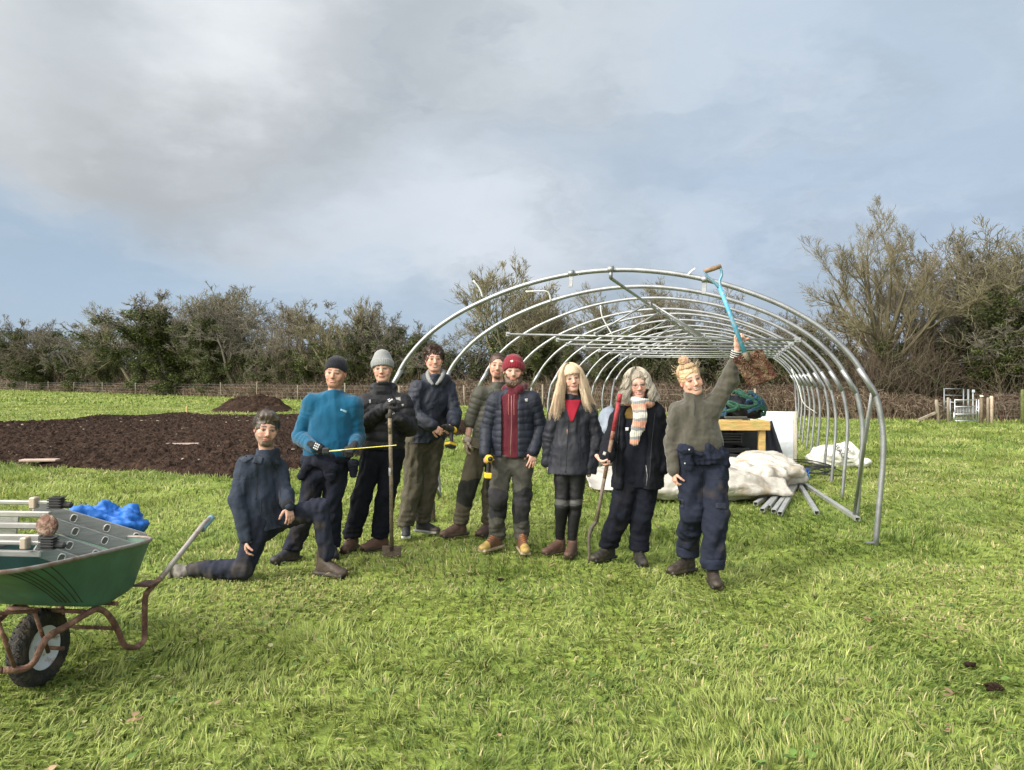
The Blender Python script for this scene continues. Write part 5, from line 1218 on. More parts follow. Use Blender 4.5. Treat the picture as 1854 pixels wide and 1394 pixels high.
def person(name_lab, J, nk_core, hd, parts, group='volunteers posing in front of the hoops'):
    """body mesh: head, bare hands and a slim core under the clothes"""
    base = np.array([J['base'][0], J['base'][1], 0.]); g = SDF(*bbox(J, .12), .011)
    for a, b, r0, r1 in parts['core']: g.cap(J[a], J[b], r0*.84, r1*.84, .02)
    sl, sr = J['sL'], J['sR']; f = nrm(np.cross(sr-sl, UP)); ch = (sl+sr)/2-UP*.14; pv = (J['hL']+J['hR'])/2
    g.cap(ch, pv+UP*.05, .125, .115, .04, flat=f, f=.6); g.cap(sl, sr, .055, .055, .05); g.cap((sl+sr)/2, J['nk']-UP*.03, .055, .045, .03)
    Vs, Fs, Cs = [], [], []; off = 0
    V, Fq = g.mesh(); sk = np.asarray(hd[3].get('skin', SKIN)); pieces = [(V, Fq, np.tile(sk, (len(V), 1))), head(hd[0], hd[1], hd[2]*HS, J['nk'], hd[3])]+parts.get('hands', [])
    for V, Fq, C in pieces: Vs.append(V); Fs.append(Fq+off); Cs.append(C); off += len(V)
    o = link('person', newmesh('person', np.concatenate(Vs), [np.concatenate(Fs)], np.concatenate(Cs)), M_skin, origin=base)
    return tag(o, name_lab, 'person', group)
def bbox(J, m=.2):
    A = np.array([v for k, v in J.items() if k != 'base']); return A.min(0)-m, A.max(0)+m
def joints(z0, d, feet=None):
    J = {k: P(v[0], v[1], z0+(v[2] if len(v) > 2 else 0)) for k, v in d.items()}
    if feet:
        for k, (px, z, ang) in zip(('L', 'R'), feet): J['a'+k] = np.array([(px-CX)/F*z, z+.0, .11])
    r = nrm(J['sR']-J['sL']); J['sL'] = J['sL']+r*.010; J['sR'] = J['sR']-r*.010
    J['base'] = P((d['hL'][0]+d['hR'][0])/2, 0, z0)
    return J
CORE = [('sL', 'eL', .042, .036), ('eL', 'wL', .036, .026), ('sR', 'eR', .042, .036), ('eR', 'wR', .036, .026), ('hL', 'kL', .070, .050), ('kL', 'aL', .048, .034), ('hR', 'kR', .070, .050), ('kR', 'aR', .048, .034)]

def trousers(par, J, m, col, w=(.098, .078, .068), amp=.010, seed=0, top=.10, bottom=.10, stack=.010, cutb=True, cutt=True, nm='trousers', colf=None, fk=1.0, h=.0085, kf=.80):
    f = nrm(np.cross(J['sR']-J['sL'], UP)); g = SDF(*bbox({k: J[k] for k in ('hL', 'hR', 'kL', 'kR', 'aL', 'aR')}, .22), h)
    c = (J['hL']+J['hR'])/2; wd = np.linalg.norm(J['hR']-J['hL'])/2
    g.cap(J['hL']+UP*.04, J['hR']+UP*.04, w[0]*1.02, None, .04, flat=f, f=.9); g.cap(c+UP*top, c+UP*.02, wd+w[0]*.72, wd+w[0]*.85, .04, flat=f, f=.62)
    for s in 'LR':
        k = J['k'+s]; a = J['a'+s]; hp = J['h'+s]
        g.cap(hp, hp+(k-hp)*.3, w[0], w[0]*.97, .03); g.cap(hp+(k-hp)*.22, k, w[0]*.97, w[1], .008); g.cap(k, a+UP*(bottom-.11)+UP*.03, w[1], w[2], .008)
    if cutb: g.cut((0, 0, bottom), -UP, .004)
    if cutt: g.cut(c+UP*(top+.03), UP, .004)
    def dp(V, N):
        t = .8*amp*fk*folds(V, 6.5, 1, seed, UP, .5)+.4*amp*folds(V, 13, 1, seed+5, UP, .9)
        t = t+crumple(V*np.array([1, 1, .8]), 5.5, amp*1.0, seed)
        for s in 'LR':
            dk = np.linalg.norm(V-J['k'+s], axis=1); t = t+np.exp(-(dk/.10)**2)*.010*ridge(V*np.array([1, 1, 2.2]), 9, seed+2)
            L = np.clip(1-(V[:, 2]-bottom)/.22, 0, 1); t = t+stack*L*np.exp(-(np.linalg.norm((V-J['a'+s])[:, :2], axis=1)/.14)**2)*(np.sin(V[:, 2]*120+3*vn(V, 8, seed))*.5+ridge(V*np.array([1, 1, 2.5]), 10, seed+7)*.6)*.7
        return t
    cf = (lambda V: np.tile(np.asarray(col, float), (len(V), 1))) if colf is None else colf
    return sdfobj(nm, g, m, par, disp=dp, colf=cf)
def top(par, J, m, col, wch=.185, wws=.175, whm=.185, dep=.62, hem=None, sl=(.068, .056, .048), sh=.075, amp=.009, seed=0, quilt=None, collar=.06, nm='jacket', colf=None, cuff=None, extra=None, cuts=(), h=.0078, neck=.068, endL=1.0, endR=1.0, fscale=5, crk=.9, arms=True):
    """upper garment: torso, sleeves, collar"""
    s0, s1 = J['sL'], J['sR']; f = nrm(np.cross(s1-s0, UP)); cs = (s0+s1)/2; pv = (J['hL']+J['hR'])/2; hemz = hem if hem is not None else pv[2]
    lo, hi = bbox({k: J[k] for k in ('sL', 'sR', 'eL', 'eR', 'wL', 'wR', 'nk', 'hL', 'hR')}, .20); lo[2] = min(hemz, J['wL'][2], J['wR'][2])-.10; hi[2] = max(hi[2]-.2+.16, J['nk'][2]+.14)
    g = SDF(lo, hi, h); ch = cs-UP*.15; at = lambda z_: ch+(pv-ch)*((ch[2]-z_)/(ch[2]-pv[2]))
    wz = pv[2]+.16; hemc = at(hemz)
    g.cap(ch+UP*.02, at(wz), wch, wws, .05, flat=f, f=dep); g.cap(at(wz), hemc-UP*.02, wws, whm, .05, flat=f, f=dep+.04)
    hw = np.linalg.norm(s1-s0)/2; r = nrm(s1-s0)
    sh = sh*.94; g.cap(s0+r*.02-UP*.02, s1-r*.02-UP*.02, sh, sh, .05, flat=f, f=.95); g.cap(cs-UP*.03, J['nk']-UP*.055, .085, neck*.95, .05)
    for q in (s0, s1): g.cap(J['nk']-UP*.030+(q-J['nk'])*.18, q-UP*.010, .054, sh*.86, .055)
    if collar > 0: g.cap(J['nk']-UP*.04, J['nk']+UP*collar, neck, neck*.97, .02)
    if arms:
        for s, en in (('L', endL), ('R', endR)):
            S_, E_, W_ = J['s'+s], J['e'+s], J['w'+s]; W_ = E_+(W_-E_)*en
            g.cap(S_-UP*.01, S_+(E_-S_)*.30, sl[0], sl[0]*.98, .04); g.cap(S_+(E_-S_)*.22, E_, sl[0], sl[1], .010); g.cap(E_, W_, sl[1], sl[2], .010)
    if extra: extra(g)
    g.cut((0, 0, hemz), -UP, .004) if J['wL'][2] > hemz+.05 and J['wR'][2] > hemz+.05 else cut_torso(g, hemz, at(hemz), whm+.03)
    if collar > 0: # open neck
        g.cap(J['nk']+UP*(collar*.2+neck*.8), J['nk']+UP*.3, neck*.83, neck*.9, .006, op='sub'); g.box(J['nk']+UP*(collar+.11)-f*.02, (.13, .13, .11), None, .004, .008, 'sub')
    for p_, n_ in cuts: g.cut(p_, n_)
    segs = [(J['s'+s], J['e'+s]) for s in 'LR']+[(J['e'+s], J['w'+s]) for s in 'LR']
    def dp(V, N):
        t = .8*amp*folds(V, fscale*1.5, 1, seed, UP, .38)+.45*amp*folds(V, fscale*3, 1, seed+5, UP, .7)
        dt, _ = segd(V, ch, hemc); arm = np.zeros(len(V), bool); co = V[:, 2].copy()
        if not quilt: t = t+crumple(V*np.array([1, 1, .62]), 5.2, amp*crk, seed)
        L0 = {0: 0, 1: 0, 2: np.linalg.norm(J['eL']-J['sL']), 3: np.linalg.norm(J['eR']-J['sR'])}; best = dt-.11
        for i, (a, b) in enumerate(segs):
            d, tt = segd(V, a, b); mk = d < best; best = np.where(mk, d, best); arm |= mk; co = np.where(mk, tt+L0[i], co)
        for s in 'LR':
            de = np.linalg.norm(V-J['e'+s], axis=1); t = t+np.where(arm, np.exp(-(de/.10)**2)*.005*ridge(V, 17, seed+3), 0)
        t = t+np.where(arm, .16*amp*np.sin(co*85+5*vn(V, 9, seed)), 0)
        if quilt:
            pi_, am = quilt; w_ = .012*vn(V, 6, seed+8); t = t*.55+am*(np.abs(np.sin(PI*(co+w_)/pi_))**.55-.62)+am*.25*ridge(V, 26, seed+2)
        if cuff:
            t = t
        return t
    cf = (lambda V: np.tile(np.asarray(col, float), (len(V), 1))) if colf is None else colf
    return sdfobj(nm, g, m, par, disp=dp, colf=cf)
def cut_torso(g, hz, c, w):
    """cut the hem flat but leave the sleeves beside it"""
    g.box(c-UP*(.15+.0), (w*.93, w*.9, .15), None, .004, .003, 'sub')
def cuffs(par, J, side, col, m, r=.036, at=.93, ln=.05, nm='cuff'):
    E_, W_ = J['e'+side], J['w'+side]; d = nrm(W_-E_); L = np.linalg.norm(W_-E_); c = E_+d*L*at; b = MB(); n = 40
    b.lathe(c, d, [(-.01, r*.7), (0, r), (ln*.5, r*1.04), (ln, r), (ln+.004, r*.6)], n, col); return b.build(nm, m, par)
def bvh(o):
    me = o.data; n = len(me.vertices); c = np.empty(n*3, np.float32); me.vertices.foreach_get('co', c); c = c.reshape(-1, 3)+root_loc(o).astype(np.float32)
    k = len(me.polygons); f = np.empty(len(me.loops), np.int32); me.loops.foreach_get('vertex_index', f); return BVHTree.FromPolygons(c.tolist(), f.reshape(k, -1).tolist())
_bv = {}
def on(o, px, py, off=.003):
    if o.name not in _bv: _bv[o.name] = bvh(o)
    d = nrm(P(px, py, 1.0)-np.array([0, 0, CH])); h = _bv[o.name].ray_cast(Vector((0, 0, CH)), Vector(tuple(d)))
    return None if h[0] is None else np.array(h[0])-d*off
def seam(o, pts, r, m, nm='seam', dense=10, off=.001):
    """a zip, cord or seam laid on the cloth along picture positions"""
    q = []
    for (a, b) in zip(pts[:-1], pts[1:]):
        for t in np.arange(dense)/dense: q.append((a[0]+(b[0]-a[0])*t, a[1]+(b[1]-a[1])*t))
    q.append(pts[-1]); w_ = [on(o, x, y, off) for x, y in q]; w_ = [p for p in w_ if p is not None]
    if len(w_) < 3: return None
    b = MB(); b.tube(np.array(w_), r, 5); return b.build(nm, m, o)
def patch(o, quad, m, nm='patch', n=8, off=.003, col=None, mask=None):
    """a piece of cloth or print lying on the garment; quad = four picture corners (tl, tr, br, bl)"""
    Q = np.array(quad, float); u = np.linspace(0, 1, n); g = np.zeros((n, n, 3)); last = None
    for i in range(n):
        for j in range(n):
            p = (Q[0]*(1-u[j])+Q[1]*u[j])*(1-u[i])+(Q[3]*(1-u[j])+Q[2]*u[j])*u[i]; h = on(o, *p, off)
            if h is None:
                if last is None: h = P(*p, 7)
                else: h = last
            g[i, j] = h; last = h
    b = MB(); b.sheet(g[:, ::-1], .0012); return b.build(nm, m, o)
def strands(c, M, s, rows, m, par, nm='hair'):
    b = MB(); 
    for P_, R_, col in rows:
        Pw = c+s*(P_@M.T); V, Fq = tubes(Pw, R_*s, 4); b.add(V, Fq, np.repeat(col, P_.shape[1]*4, 0))
    return b.build(nm, m, par)
def scalp0(c, M, s, m, par, col, rx=.080, ry=.101, rz=.092, front=.055, low=-.02, side=.0, nm='hair', tex=60, amp=.004, extra=None, fz=.0):
    """short hair: a rough cap that leaves the face free"""
    w = lambda x, y, z: c+s*(M@np.array([x, y, z])); g = SDF(c-.16*s, c+.16*s, .0042)
    g.ell(w(0, -.016, .032), np.array([rx, ry, rz])*s, M, .001)
    if extra: extra(g, w)
    g.ell(w(0, .115, -.035+fz), np.array([.070, .075, .078+front*.3])*s, M, .012, 'sub')
    g.cut(w(0, .0, low), M@np.array([0, -.25, -.95]), .01); g.cut(w(0, .052, -.01), M@np.array([0, .45, -.9]), .02)
    def dp(V, N): L = ((V-c)@M)/s; return amp*ridge(L*np.array([1, .35, .6]), tex, 3)+amp*.7*vn(L, tex*.5, 8)
    def cf(V): L = ((V-c)@M)/s; return np.asarray(col)*(1+.35*ridge(L*np.array([1, .3, .5]), tex*1.6, 4))[:, None]
    return sdfobj(nm, g, m, par, disp=dp, colf=cf)
def beanie(c, M, s_, *a, **k): return beanie0(c, M, s_*HS, *a, **k)
def scalp(c, M, s_, *a, **k): return scalp0(c, M, s_*HS, *a, **k)
HS = 1.07
def short_hair(c, M, s, par, col, flow, n=1500, L=.035, r=(.083, .103, .096), lift=.10, wav=0.0, seed=1, fr=.050, cz=-.01, rad=.0011):
    s = s*HS; rg = np.random.default_rng(seed); q = nrm(rg.normal(0, 1, (n*3, 3))); p = q*np.array(r)+np.array([0, -.016, .032])
    k = ((p[:, 1] < fr) | (p[:, 2] > .088)) & (p[:, 2] > cz+(p[:, 1] > .02)*.06-.02*(p[:, 1] < -.04)); q, p = q[k][:n], p[k][:n]; n = len(p)
    nr = nrm(q/np.array(r)); N = 7; t = np.linspace(0, 1, N); out = np.zeros((n, N, 3)); out[:, 0] = p; ph = rg.uniform(0, 6.3, n)
    fl = np.asarray(flow(p) if callable(flow) else np.tile(flow, (n, 1)), float)+rg.normal(0, .28, (n, 3))
    for i in range(1, N):
        nn = nrm((out[:, i-1]-np.array([0, -.016, .032]))/np.array(r)**2); d = nrm(fl-nn*(fl*nn).sum(1, keepdims=True)+nn*lift)
        if wav: d = nrm(d+wav*np.stack([np.sin(ph+i*2.2), np.cos(ph*1.3+i*1.9), np.sin(ph*.7+i*2.5)], -1))
        out[:, i] = out[:, i-1]+d*L/(N-1)
    cc = np.asarray(col)*rg.uniform(.6, 1.5, (n, 1)); b = MB(); V, Fq = tubes(c+s*(out@M.T), np.full((n, 1), rad*s)*np.linspace(1, .4, N)[None], 4); b.add(V, Fq, np.repeat(cc, N*4, 0)); return b.build('hair_strands', C_hair, par)
def beanie0(c, M, s, m, par, col, tall=.10, brim=.036, back=-.035, nm='beanie', turn=True, rib=44, peak=(0, 0)):
    w = lambda x, y, z: c+s*(M@np.array([x, y, z])); n = M@nrm(np.array([0, brim-back, -.19])); p = w(0, .09, brim)
    def mk(r, lo, hi):
        g = SDF(c-.15*s, c+np.array([.15, .15, .22])*s, .0042); g.ell(w(0, -.014, .040), np.array([.088, .106, .088])*s*1.0+r, M, .001); g.ell(w(peak[0], -.025+peak[1], .04+tall*.55), np.array([.060, .070, .050])*s+r, M, .04)
        g.cut(p-n*lo*s, n, .003)
        if hi is not None: g.cut(p-n*hi*s, -n, .004)
        return g
    g = mk(.003, 0.004, None)
    if turn: g2 = mk(.011, 0, .058); g.d = np.minimum(g.d, g2.d)
    def dp(V, N): L = ((V-c)@M)/s; a = np.arctan2(L[:, 0], L[:, 1]+.014); return .0014*np.sin(a*rib)+.0025*folds(V, 12, 1, 3)
    def cf(V): L = ((V-c)@M)/s; a = np.arctan2(L[:, 0], L[:, 1]+.014); return np.asarray(col)*(1+.14*np.sin(a*rib))[:, None]
    o = sdfobj(nm, g, m, par, disp=dp, colf=cf); return o
def tool_label(o, l, c): return tag(o, l, c)
# ------------------------------------------------------------------ cloth materials shared by several people
C_navy = cloth('navy_jacket_cloth', (1, 1, 1)); C_denim = cloth('work_trouser_cloth', (1, 1, 1), bump=1.2, tint=None, var=.22, vscale=9)
C_shell = cloth('shell_jacket_cloth', (1, 1, 1), rough=.6, spec=.35, bump=.5, bscale=40); C_puff = cloth('puffer_cloth', (1, 1, 1), rough=.62, spec=.35, bump=.8, bscale=45)
C_knit = cloth('knit_cloth', (1, 1, 1), bump=1.2, bscale=260, sheen=.2); C_fleece = cloth('fleece_cloth', (1, 1, 1), bump=1, bscale=160, sheen=.3); C_leather = cloth('boot_leather', (1, 1, 1), rough=.6, spec=.4, bump=1)
C_hair = mat('hair', attr=True, rough=.45, spec=.45); M_white = mat('white_print', (.62, .62, .60), rough=.6); M_grey = mat('grey_print', (.30, .29, .27), rough=.6)
M_zip = mat('dark_zip', (.008, .009, .012), rough=.5); M_zipm = mat('metal_zip', (.30, .27, .2), rough=.4, metal=.6)
def mudcol(col, amt=.35, s=3, mud=(.11, .085, .055), kz=.55):
    def f(V):
        m = np.clip(1.6*fbm(V, 7, 3, s)-.55+.35*(1-V[:, 2]/kz).clip(0, 1), 0, 1)[:, None]*amt; return np.asarray(col)*(1-m)+np.asarray(mud)*m
    return f
def glove(par, wr, d, n, ts, m, print_=True, **k):
    V, Fq, C = hand(wr, d, n, ts, gl=.0035, skin=(1, 1, 1), **k); o = link('glove', newmesh('glove', V, [Fq], C), m, par); return o
def gprint(o, cx, cy, w_, h_, rot=0):
    """rows of small white lettering blocks on the back of a glove"""
    c, s = math.cos(R(rot)), math.sin(R(rot))
    for i in range(3):
        for j in range(3):
            x0, y0 = (j-1.5)*w_/3, (i-1.5)*h_/3; q = [(x0, y0), (x0+w_/3*.78, y0), (x0+w_/3*.78, y0+h_/3*.62), (x0, y0+h_/3*.62)]
            patch(o, [(cx+c*a-s*b, cy+s*a+c*b) for a, b in q], M_white, 'print', 3, .002)

def p_kneeling():
    J = joints(6.2, dict(nk=(484, 822, .05), sL=(446, 842, -.04), sR=(503, 845, .17), eL=(431, 905, -.10), wL=(446, 975, -.13), eR=(516, 892, .08), wR=(521, 915, -.08),
                         hL=(468, 950, -.02), hR=(494, 942, .12), kL=(443, 1028, -.10), aL=(352, 1036, .03), kR=(580, 921, .02), aR=(592, 1005, .06)))
    sk = np.array([.50, .29, .215]); M = frame(26, 4, 7)
    hs = [hand(J['wL'], (.02, -.05, -1), (1, .2, 0), -1, curl=.38, splay=.08, skin=sk), hand(J['wR'], (.32, -.25, -1), (-.6, .6, -.2), 1, curl=.30, splay=.25, skin=sk)]
    o = person('kneeling bearded man in a dark blue jacket, at the left end of the group', J, None, (P(482, 776, 6.2), M, 1.05, dict(skin=sk, beard=((.12, .088, .065), .72), goatee=(.085, .065, .050), smile=.3, brow=(.06, .045, .035), open=.5)), dict(core=CORE, hands=hs))
    c = P(482, 776, 6.2); scalp(c, M, 1.05, C_hair, o, (.050, .038, .028), front=.05, rz=.100, ry=.106, low=-.015, extra=lambda g, w: (g.cap(w(-.045, .060, .088), w(.052, .075, .082), .020, .018, .02), g.ell(w(0, .03, .105), np.array([.06, .07, .028]), M, .03)))
    short_hair(c, M, 1.05, o, (.060, .046, .036), lambda p: np.stack([.9+0*p[:, 0], -.5-p[:, 1]*3, -.25-p[:, 2]*0], -1), n=2200, L=.040, r=(.084, .108, .104), fr=.040, lift=.12)
    trousers(o, J, C_denim, None, w=(.100, .080, .066), amp=.012, seed=11, cutb=False, stack=0, cutt=False, top=.05, colf=mudcol((.017, .020, .033), .30, 5, kz=.6), fk=1.15)
    j = top(o, J, C_navy, None, wch=.185, wws=.175, whm=.190, hem=float(P(480, 958, 6.2)[2]), sl=(.078, .066, .055), amp=.011, seed=12, collar=.045, colf=mudcol((.028, .036, .054), .08, 8), quilt=None, fscale=4.5, nm='jacket', neck=.092)
    cuffs(o, J, 'L', (1, 1, 1), mat('black_rib', (.008, .009, .012), rough=.95, bump=1, bscale=200), .045, .86, .075, 'sleeve_rib'); cuffs(o, J, 'R', (1, 1, 1), mat('black_rib2', (.008, .009, .012), rough=.95), .044, .86, .06, 'sleeve_rib')
    cuffs(o, J, 'L', (1, 1, 1), mat('grey_cuff', (.22, .24, .26), rough=.9), .037, 1.06, .02, 'shirt_cuff')
    seam(j, [(487, 826), (500, 850), (508, 890), (508, 950)], .003, M_zip, 'zip'); seam(j, [(416, 866), (440, 868), (460, 864)], .002, M_zip); seam(j, [(474, 898), (472, 925), (468, 945)], .0022, M_zip, 'pocket_seam'); seam(j, [(462, 830), (466, 870), (463, 905)], .002, M_zip)
    cm = mat('epaulette', (.034, .044, .064), rough=.9, bump=1, bscale=90)
    patch(j, [(447, 822), (458, 829), (443, 838), (433, 832)], cm, 'epaulette', 6, .007); patch(j, [(462, 824), (476, 828), (474, 840), (456, 838)], cm, 'collar_flap', 6, .008); patch(j, [(499, 832), (508, 836), (507, 842), (498, 840)], cm, 'epaulette', 5, .007)
    boot(o, P(588, 0, 6.27)[0], 6.27, 62, C_leather, ((.045, .032, .024), (.02, .017, .014), None), s=1.06, shaft=.17)
    g = SDF(J['aL']-.30, J['aL']+.2, .0065); a = J['aL']; t = a+np.array([-.13, .02, .005]); g.cap(a+[-.05, 0, .01], t, .046, .048, .03); g.cap(t, t+np.array([-.03, 0, -.0]), .050, .046, .02); g.cap(t+np.array([-.015, -.01, 0]), t+np.array([.03, -.05, -.03]), .042, .036, .03)
    g.box(t+np.array([-.055, -.0, .0]), (.014, .075, .048), None, .01, .006)
    sdfobj('boot', g, C_leather, o, disp=lambda V, N: .003*fbm(V, 30, 2, 3), colf=lambda V: np.array([.13, .12, .10])*(1+.5*fbm(V, 25, 2, 6))[:, None].clip(.3, 1.5))
def p_blue():
    z = 6.85
    J = joints(z, dict(nk=(606, 708), sL=(563, 727), sR=(642, 731), eL=(545, 790, .02), wL=(570, 811, -.24), eR=(647, 790, .05), wR=(640, 812, -.20), hL=(570, 850), hR=(608, 850), kL=(556, 928, -.03), kR=(600, 930, .05)), [(528, 6.78, -35), (600, 6.98, 20)])
    sk = np.array([.50, .28, .20]); M = frame(0, 2, 6)
    o = person('man in a bright blue sweatshirt and black beanie holding a tape measure', J, None, (P(607.5, 675, z), M, 1.0, dict(skin=sk, beard=((.17, .085, .045), .55), smile=.9, brow=(.08, .05, .034), open=.35, fw=1.08, jw=1.08)), dict(core=CORE))
    h = beanie(P(607.5, 675, z), M, 1.02, C_knit, o, (.007, .008, .013), tall=.075, turn=False, brim=.042, back=-.05); patch(h, [(588, 671), (592, 669), (593, 675), (589, 679)], M_grey, 'badge', 4)
    trousers(o, J, C_denim, None, w=(.100, .085, .080), amp=.012, seed=21, colf=mudcol((.012, .014, .025), .18, 5), bottom=.085, stack=.014)
    j = top(o, J, C_knit, (.003, .076, .152), wch=.205, wws=.205, whm=.195, hem=float(P(600, 826, z)[2]), sl=(.078, .072, .046), sh=.080, amp=.012, seed=22, collar=.012, crk=.35, nm='sweatshirt', fscale=4, neck=.075)
    patch(j, [(617, 740), (629, 744), (628, 748), (616, 743)], mat('pale_script', (.16, .30, .38), rough=.7), 'chest_logo', 5)
    gl = mat('black_glove', (.014, .014, .017), rough=.8, attr=True, bump=1, bscale=120)
    tl = P(598, 816, z-.34); tr = P(718, 806, z-.36); td = nrm(tr-tl)
    for (cx, cy, sd_, dz) in ((585, 813, 1, -.33), (641, 813, -1, -.33)):
        c = P(cx, cy, z+dz)
        if sd_ == 1: w_ = P(565, 805, z-.27); g = glove(o, w_, (.8, -.25, -.40), (.25, .5, -.85), -1, gl, curl=.75, splay=.05, thumb=.6); gprint(g, 573, 809, 10, 13, 25)
        else: w_ = P(640, 806, z-.25); g = glove(o, w_, (-.25, -.45, -.5), (-.1, .6, -.8), 1, gl, curl=.8, splay=.03, thumb=.6)
    # jacket knotted round the waist
    g = SDF(*bbox({'a': P(535, 800, z), 'b': P(660, 880, z)}, .24), .0075); c = (J['hL']+J['hR'])/2
    for q in np.linspace(0, 2*PI, 25): g.ell(c+np.array([.185*math.cos(q), .13*math.sin(q), .10-.01*math.sin(q*2)]), (.034, .034, .055), k=.02)
    g.cap(P(575, 836, z-.15), P(605, 846, z-.16), .045, .04, .02); g.cap(P(592, 840, z-.17), P(598, 862, z-.16), .045, .05, .02, flat=(0, 1, 0), f=.5); g.cap(P(560, 838, z-.12), P(545, 862, z-.10), .04, .035, .02, flat=(0, 1, 0), f=.6); g.cap(P(640, 840, z-.05), P(640, 860, z-.05), .05, .03, .02)
    sdfobj('waist_jacket', g, C_navy, o, disp=lambda V, N: folds(V, 13, .010, 3, UP, 1.8), colf=lambda V: np.tile([.012, .014, .024], (len(V), 1)))
    for f_, sx in (((528, 6.78, -35), 1), ((600, 6.98, 20), 1)): boot(o, P(f_[0], 0, f_[1])[0], f_[1], f_[2], C_leather, ((.022, .024, .030), (.012, .012, .012), None), s=1.02)
    b = MB(); b.beam(tl-td*.02, tr, .022, .007, up=(0, 0, 1), col=(.72, .62, .10)); b.beam(tl-td*.02+[0, -.0005, -.004], tl+td*.10+[0, -.0005, -.004], .0235, .0095, col=(.6, .58, .45))
    for k in range(48): q = tl+td*(.12+k*.0095); b.box(q+np.array([0, -.0125, 0]), (.0016, .001, .005), None, (.05, .05, .03))
    t = b.build('tape_blade', mat('yellow_tape', attr=True, rough=.35), origin=tl); t.name = 'tape_measure'; tag(t, 'extended yellow tape measure blade held across by the man in blue', 'tape measure')
    b = MB(); b.box(tl-td*.035, (.065, .035, .06), None, (.02, .02, .02), .012); b.build('case', mat('tape_case', attr=True, rough=.5), t)
def p_grey_beanie():
    z = 7.2
    J = joints(z, dict(nk=(693, 706), sL=(661, 727), sR=(731, 727), eL=(657, 772, -.05), wL=(692, 741, -.27), eR=(741, 775, -.05), wR=(721, 757, -.27), hL=(676, 822), hR=(711, 822), kL=(657, 895, -.03), kR=(700, 895)), [(638, 7.22, -10), (688, 7.25, -40)])
    sk = np.array([.54, .32, .235]); M = frame(3, 2, -3)
    o = person('young man in a black puffer jacket and grey beanie leaning on a spade', J, None, (P(692.5, 667, z), M, 1.0, dict(skin=sk, smile=.45, brow=(.08, .05, .034), open=.45, fw=1.02, jw=1.0)), dict(core=CORE))
    beanie(P(692.5, 667, z), M, 1.03, C_knit, o, (.235, .245, .245), tall=.125, brim=.030, back=-.03)
    trousers(o, J, C_denim, None, w=(.105, .092, .084), amp=.010, seed=31, colf=mudcol((.005, .006, .011), .06, 5), bottom=.11, stack=.012)
    j = top(o, J, C_puff, None, wch=.20, wws=.19, whm=.185, dep=.70, hem=float(P(690, 812, z)[2]), sl=(.084, .080, .056), sh=.082, amp=.008, seed=32, quilt=(.085, .013), collar=.075, neck=.085, colf=mudcol((.0080, .0085, .0115), .08, 3, kz=.1), extra=lambda g: g.cap(J['nk']+[-.09, .03, .02], J['nk']+[.09, .03, .02], .045, .045, .03))
    seam(j, [(700, 728), (703, 760), (704, 812)], .003, M_zip, 'zip'); patch(j, [(716, 720), (725, 719), (726, 726), (717, 723)], M_grey, 'chest_logo', 5, .004); patch(j, [(668, 724), (671, 723), (672, 730), (669, 731)], M_grey, 'reflector', 4, .004); patch(j, [(727, 732), (731, 731), (732, 735), (728, 736)], M_grey, 'reflector', 4, .004)
    gl = mat('black_glove_b', (.016, .016, .018), rough=.8, attr=True, bump=1, bscale=120)
    g = glove(o, P(697, 738, z-.30), (.55, -.25, .60), (.5, .45, -.3), 1, gl, curl=.85, splay=0, thumb=.7); gprint(g, 706, 722, 9, 11, -30)
    g = glove(o, P(722, 757, z-.30), (-.75, -.2, .35), (-.35, .5, -.35), -1, gl, curl=.85, splay=0, thumb=.7); gprint(g, 712, 745, 9, 11, -30)
    boot(o, P(638, 0, 7.22)[0], 7.22, -10, C_leather, ((.085, .045, .032), (.03, .024, .018), None), s=1.05); boot(o, P(690, 0, 7.25)[0], 7.25, -45, C_leather, ((.095, .05, .035), (.03, .024, .018), None), s=1.05)
    b = MB(); a = P(706, 757, z-.34); c = P(709, 992, 6.95); b.tube([a, (a+c)/2+[.004, 0, 0], c], .0175, 12, (.145, .115, .075)); b.tube([P(707, 735, z-.33), a], .019, 10, (.06, .05, .04))
    q = a+(c-a)*.38; b.tube([q, q+(c-a)*.06], .0182, 12, (.5, .5, .48)); b.tube([a+(c-a)*.0, a+(c-a)*.12], .0182, 12, (.19, .15, .10))
    s_ = b.build('shaft', mat('spade_wood', attr=True, rough=.7, var=.3, vscale=18, bump=1, bscale=60), origin=c*[1, 1, 0]); s_.name = 'spade'; tag(s_, 'long wooden handled spade stuck in the turf before the man in grey beanie', 'spade')
    b = MB(); b.tube([c+[0, 0, .10], c+[0, 0, -.02]], .020, 10, (.07, .05, .04)); b.box(c+np.array([0, 0, -.03]), (.17, .012, .10), None, (.10, .075, .055), .004); b.build('blade', mat('spade_steel', attr=True, rough=.7, metal=.3, bump=1, bscale=40), s_)
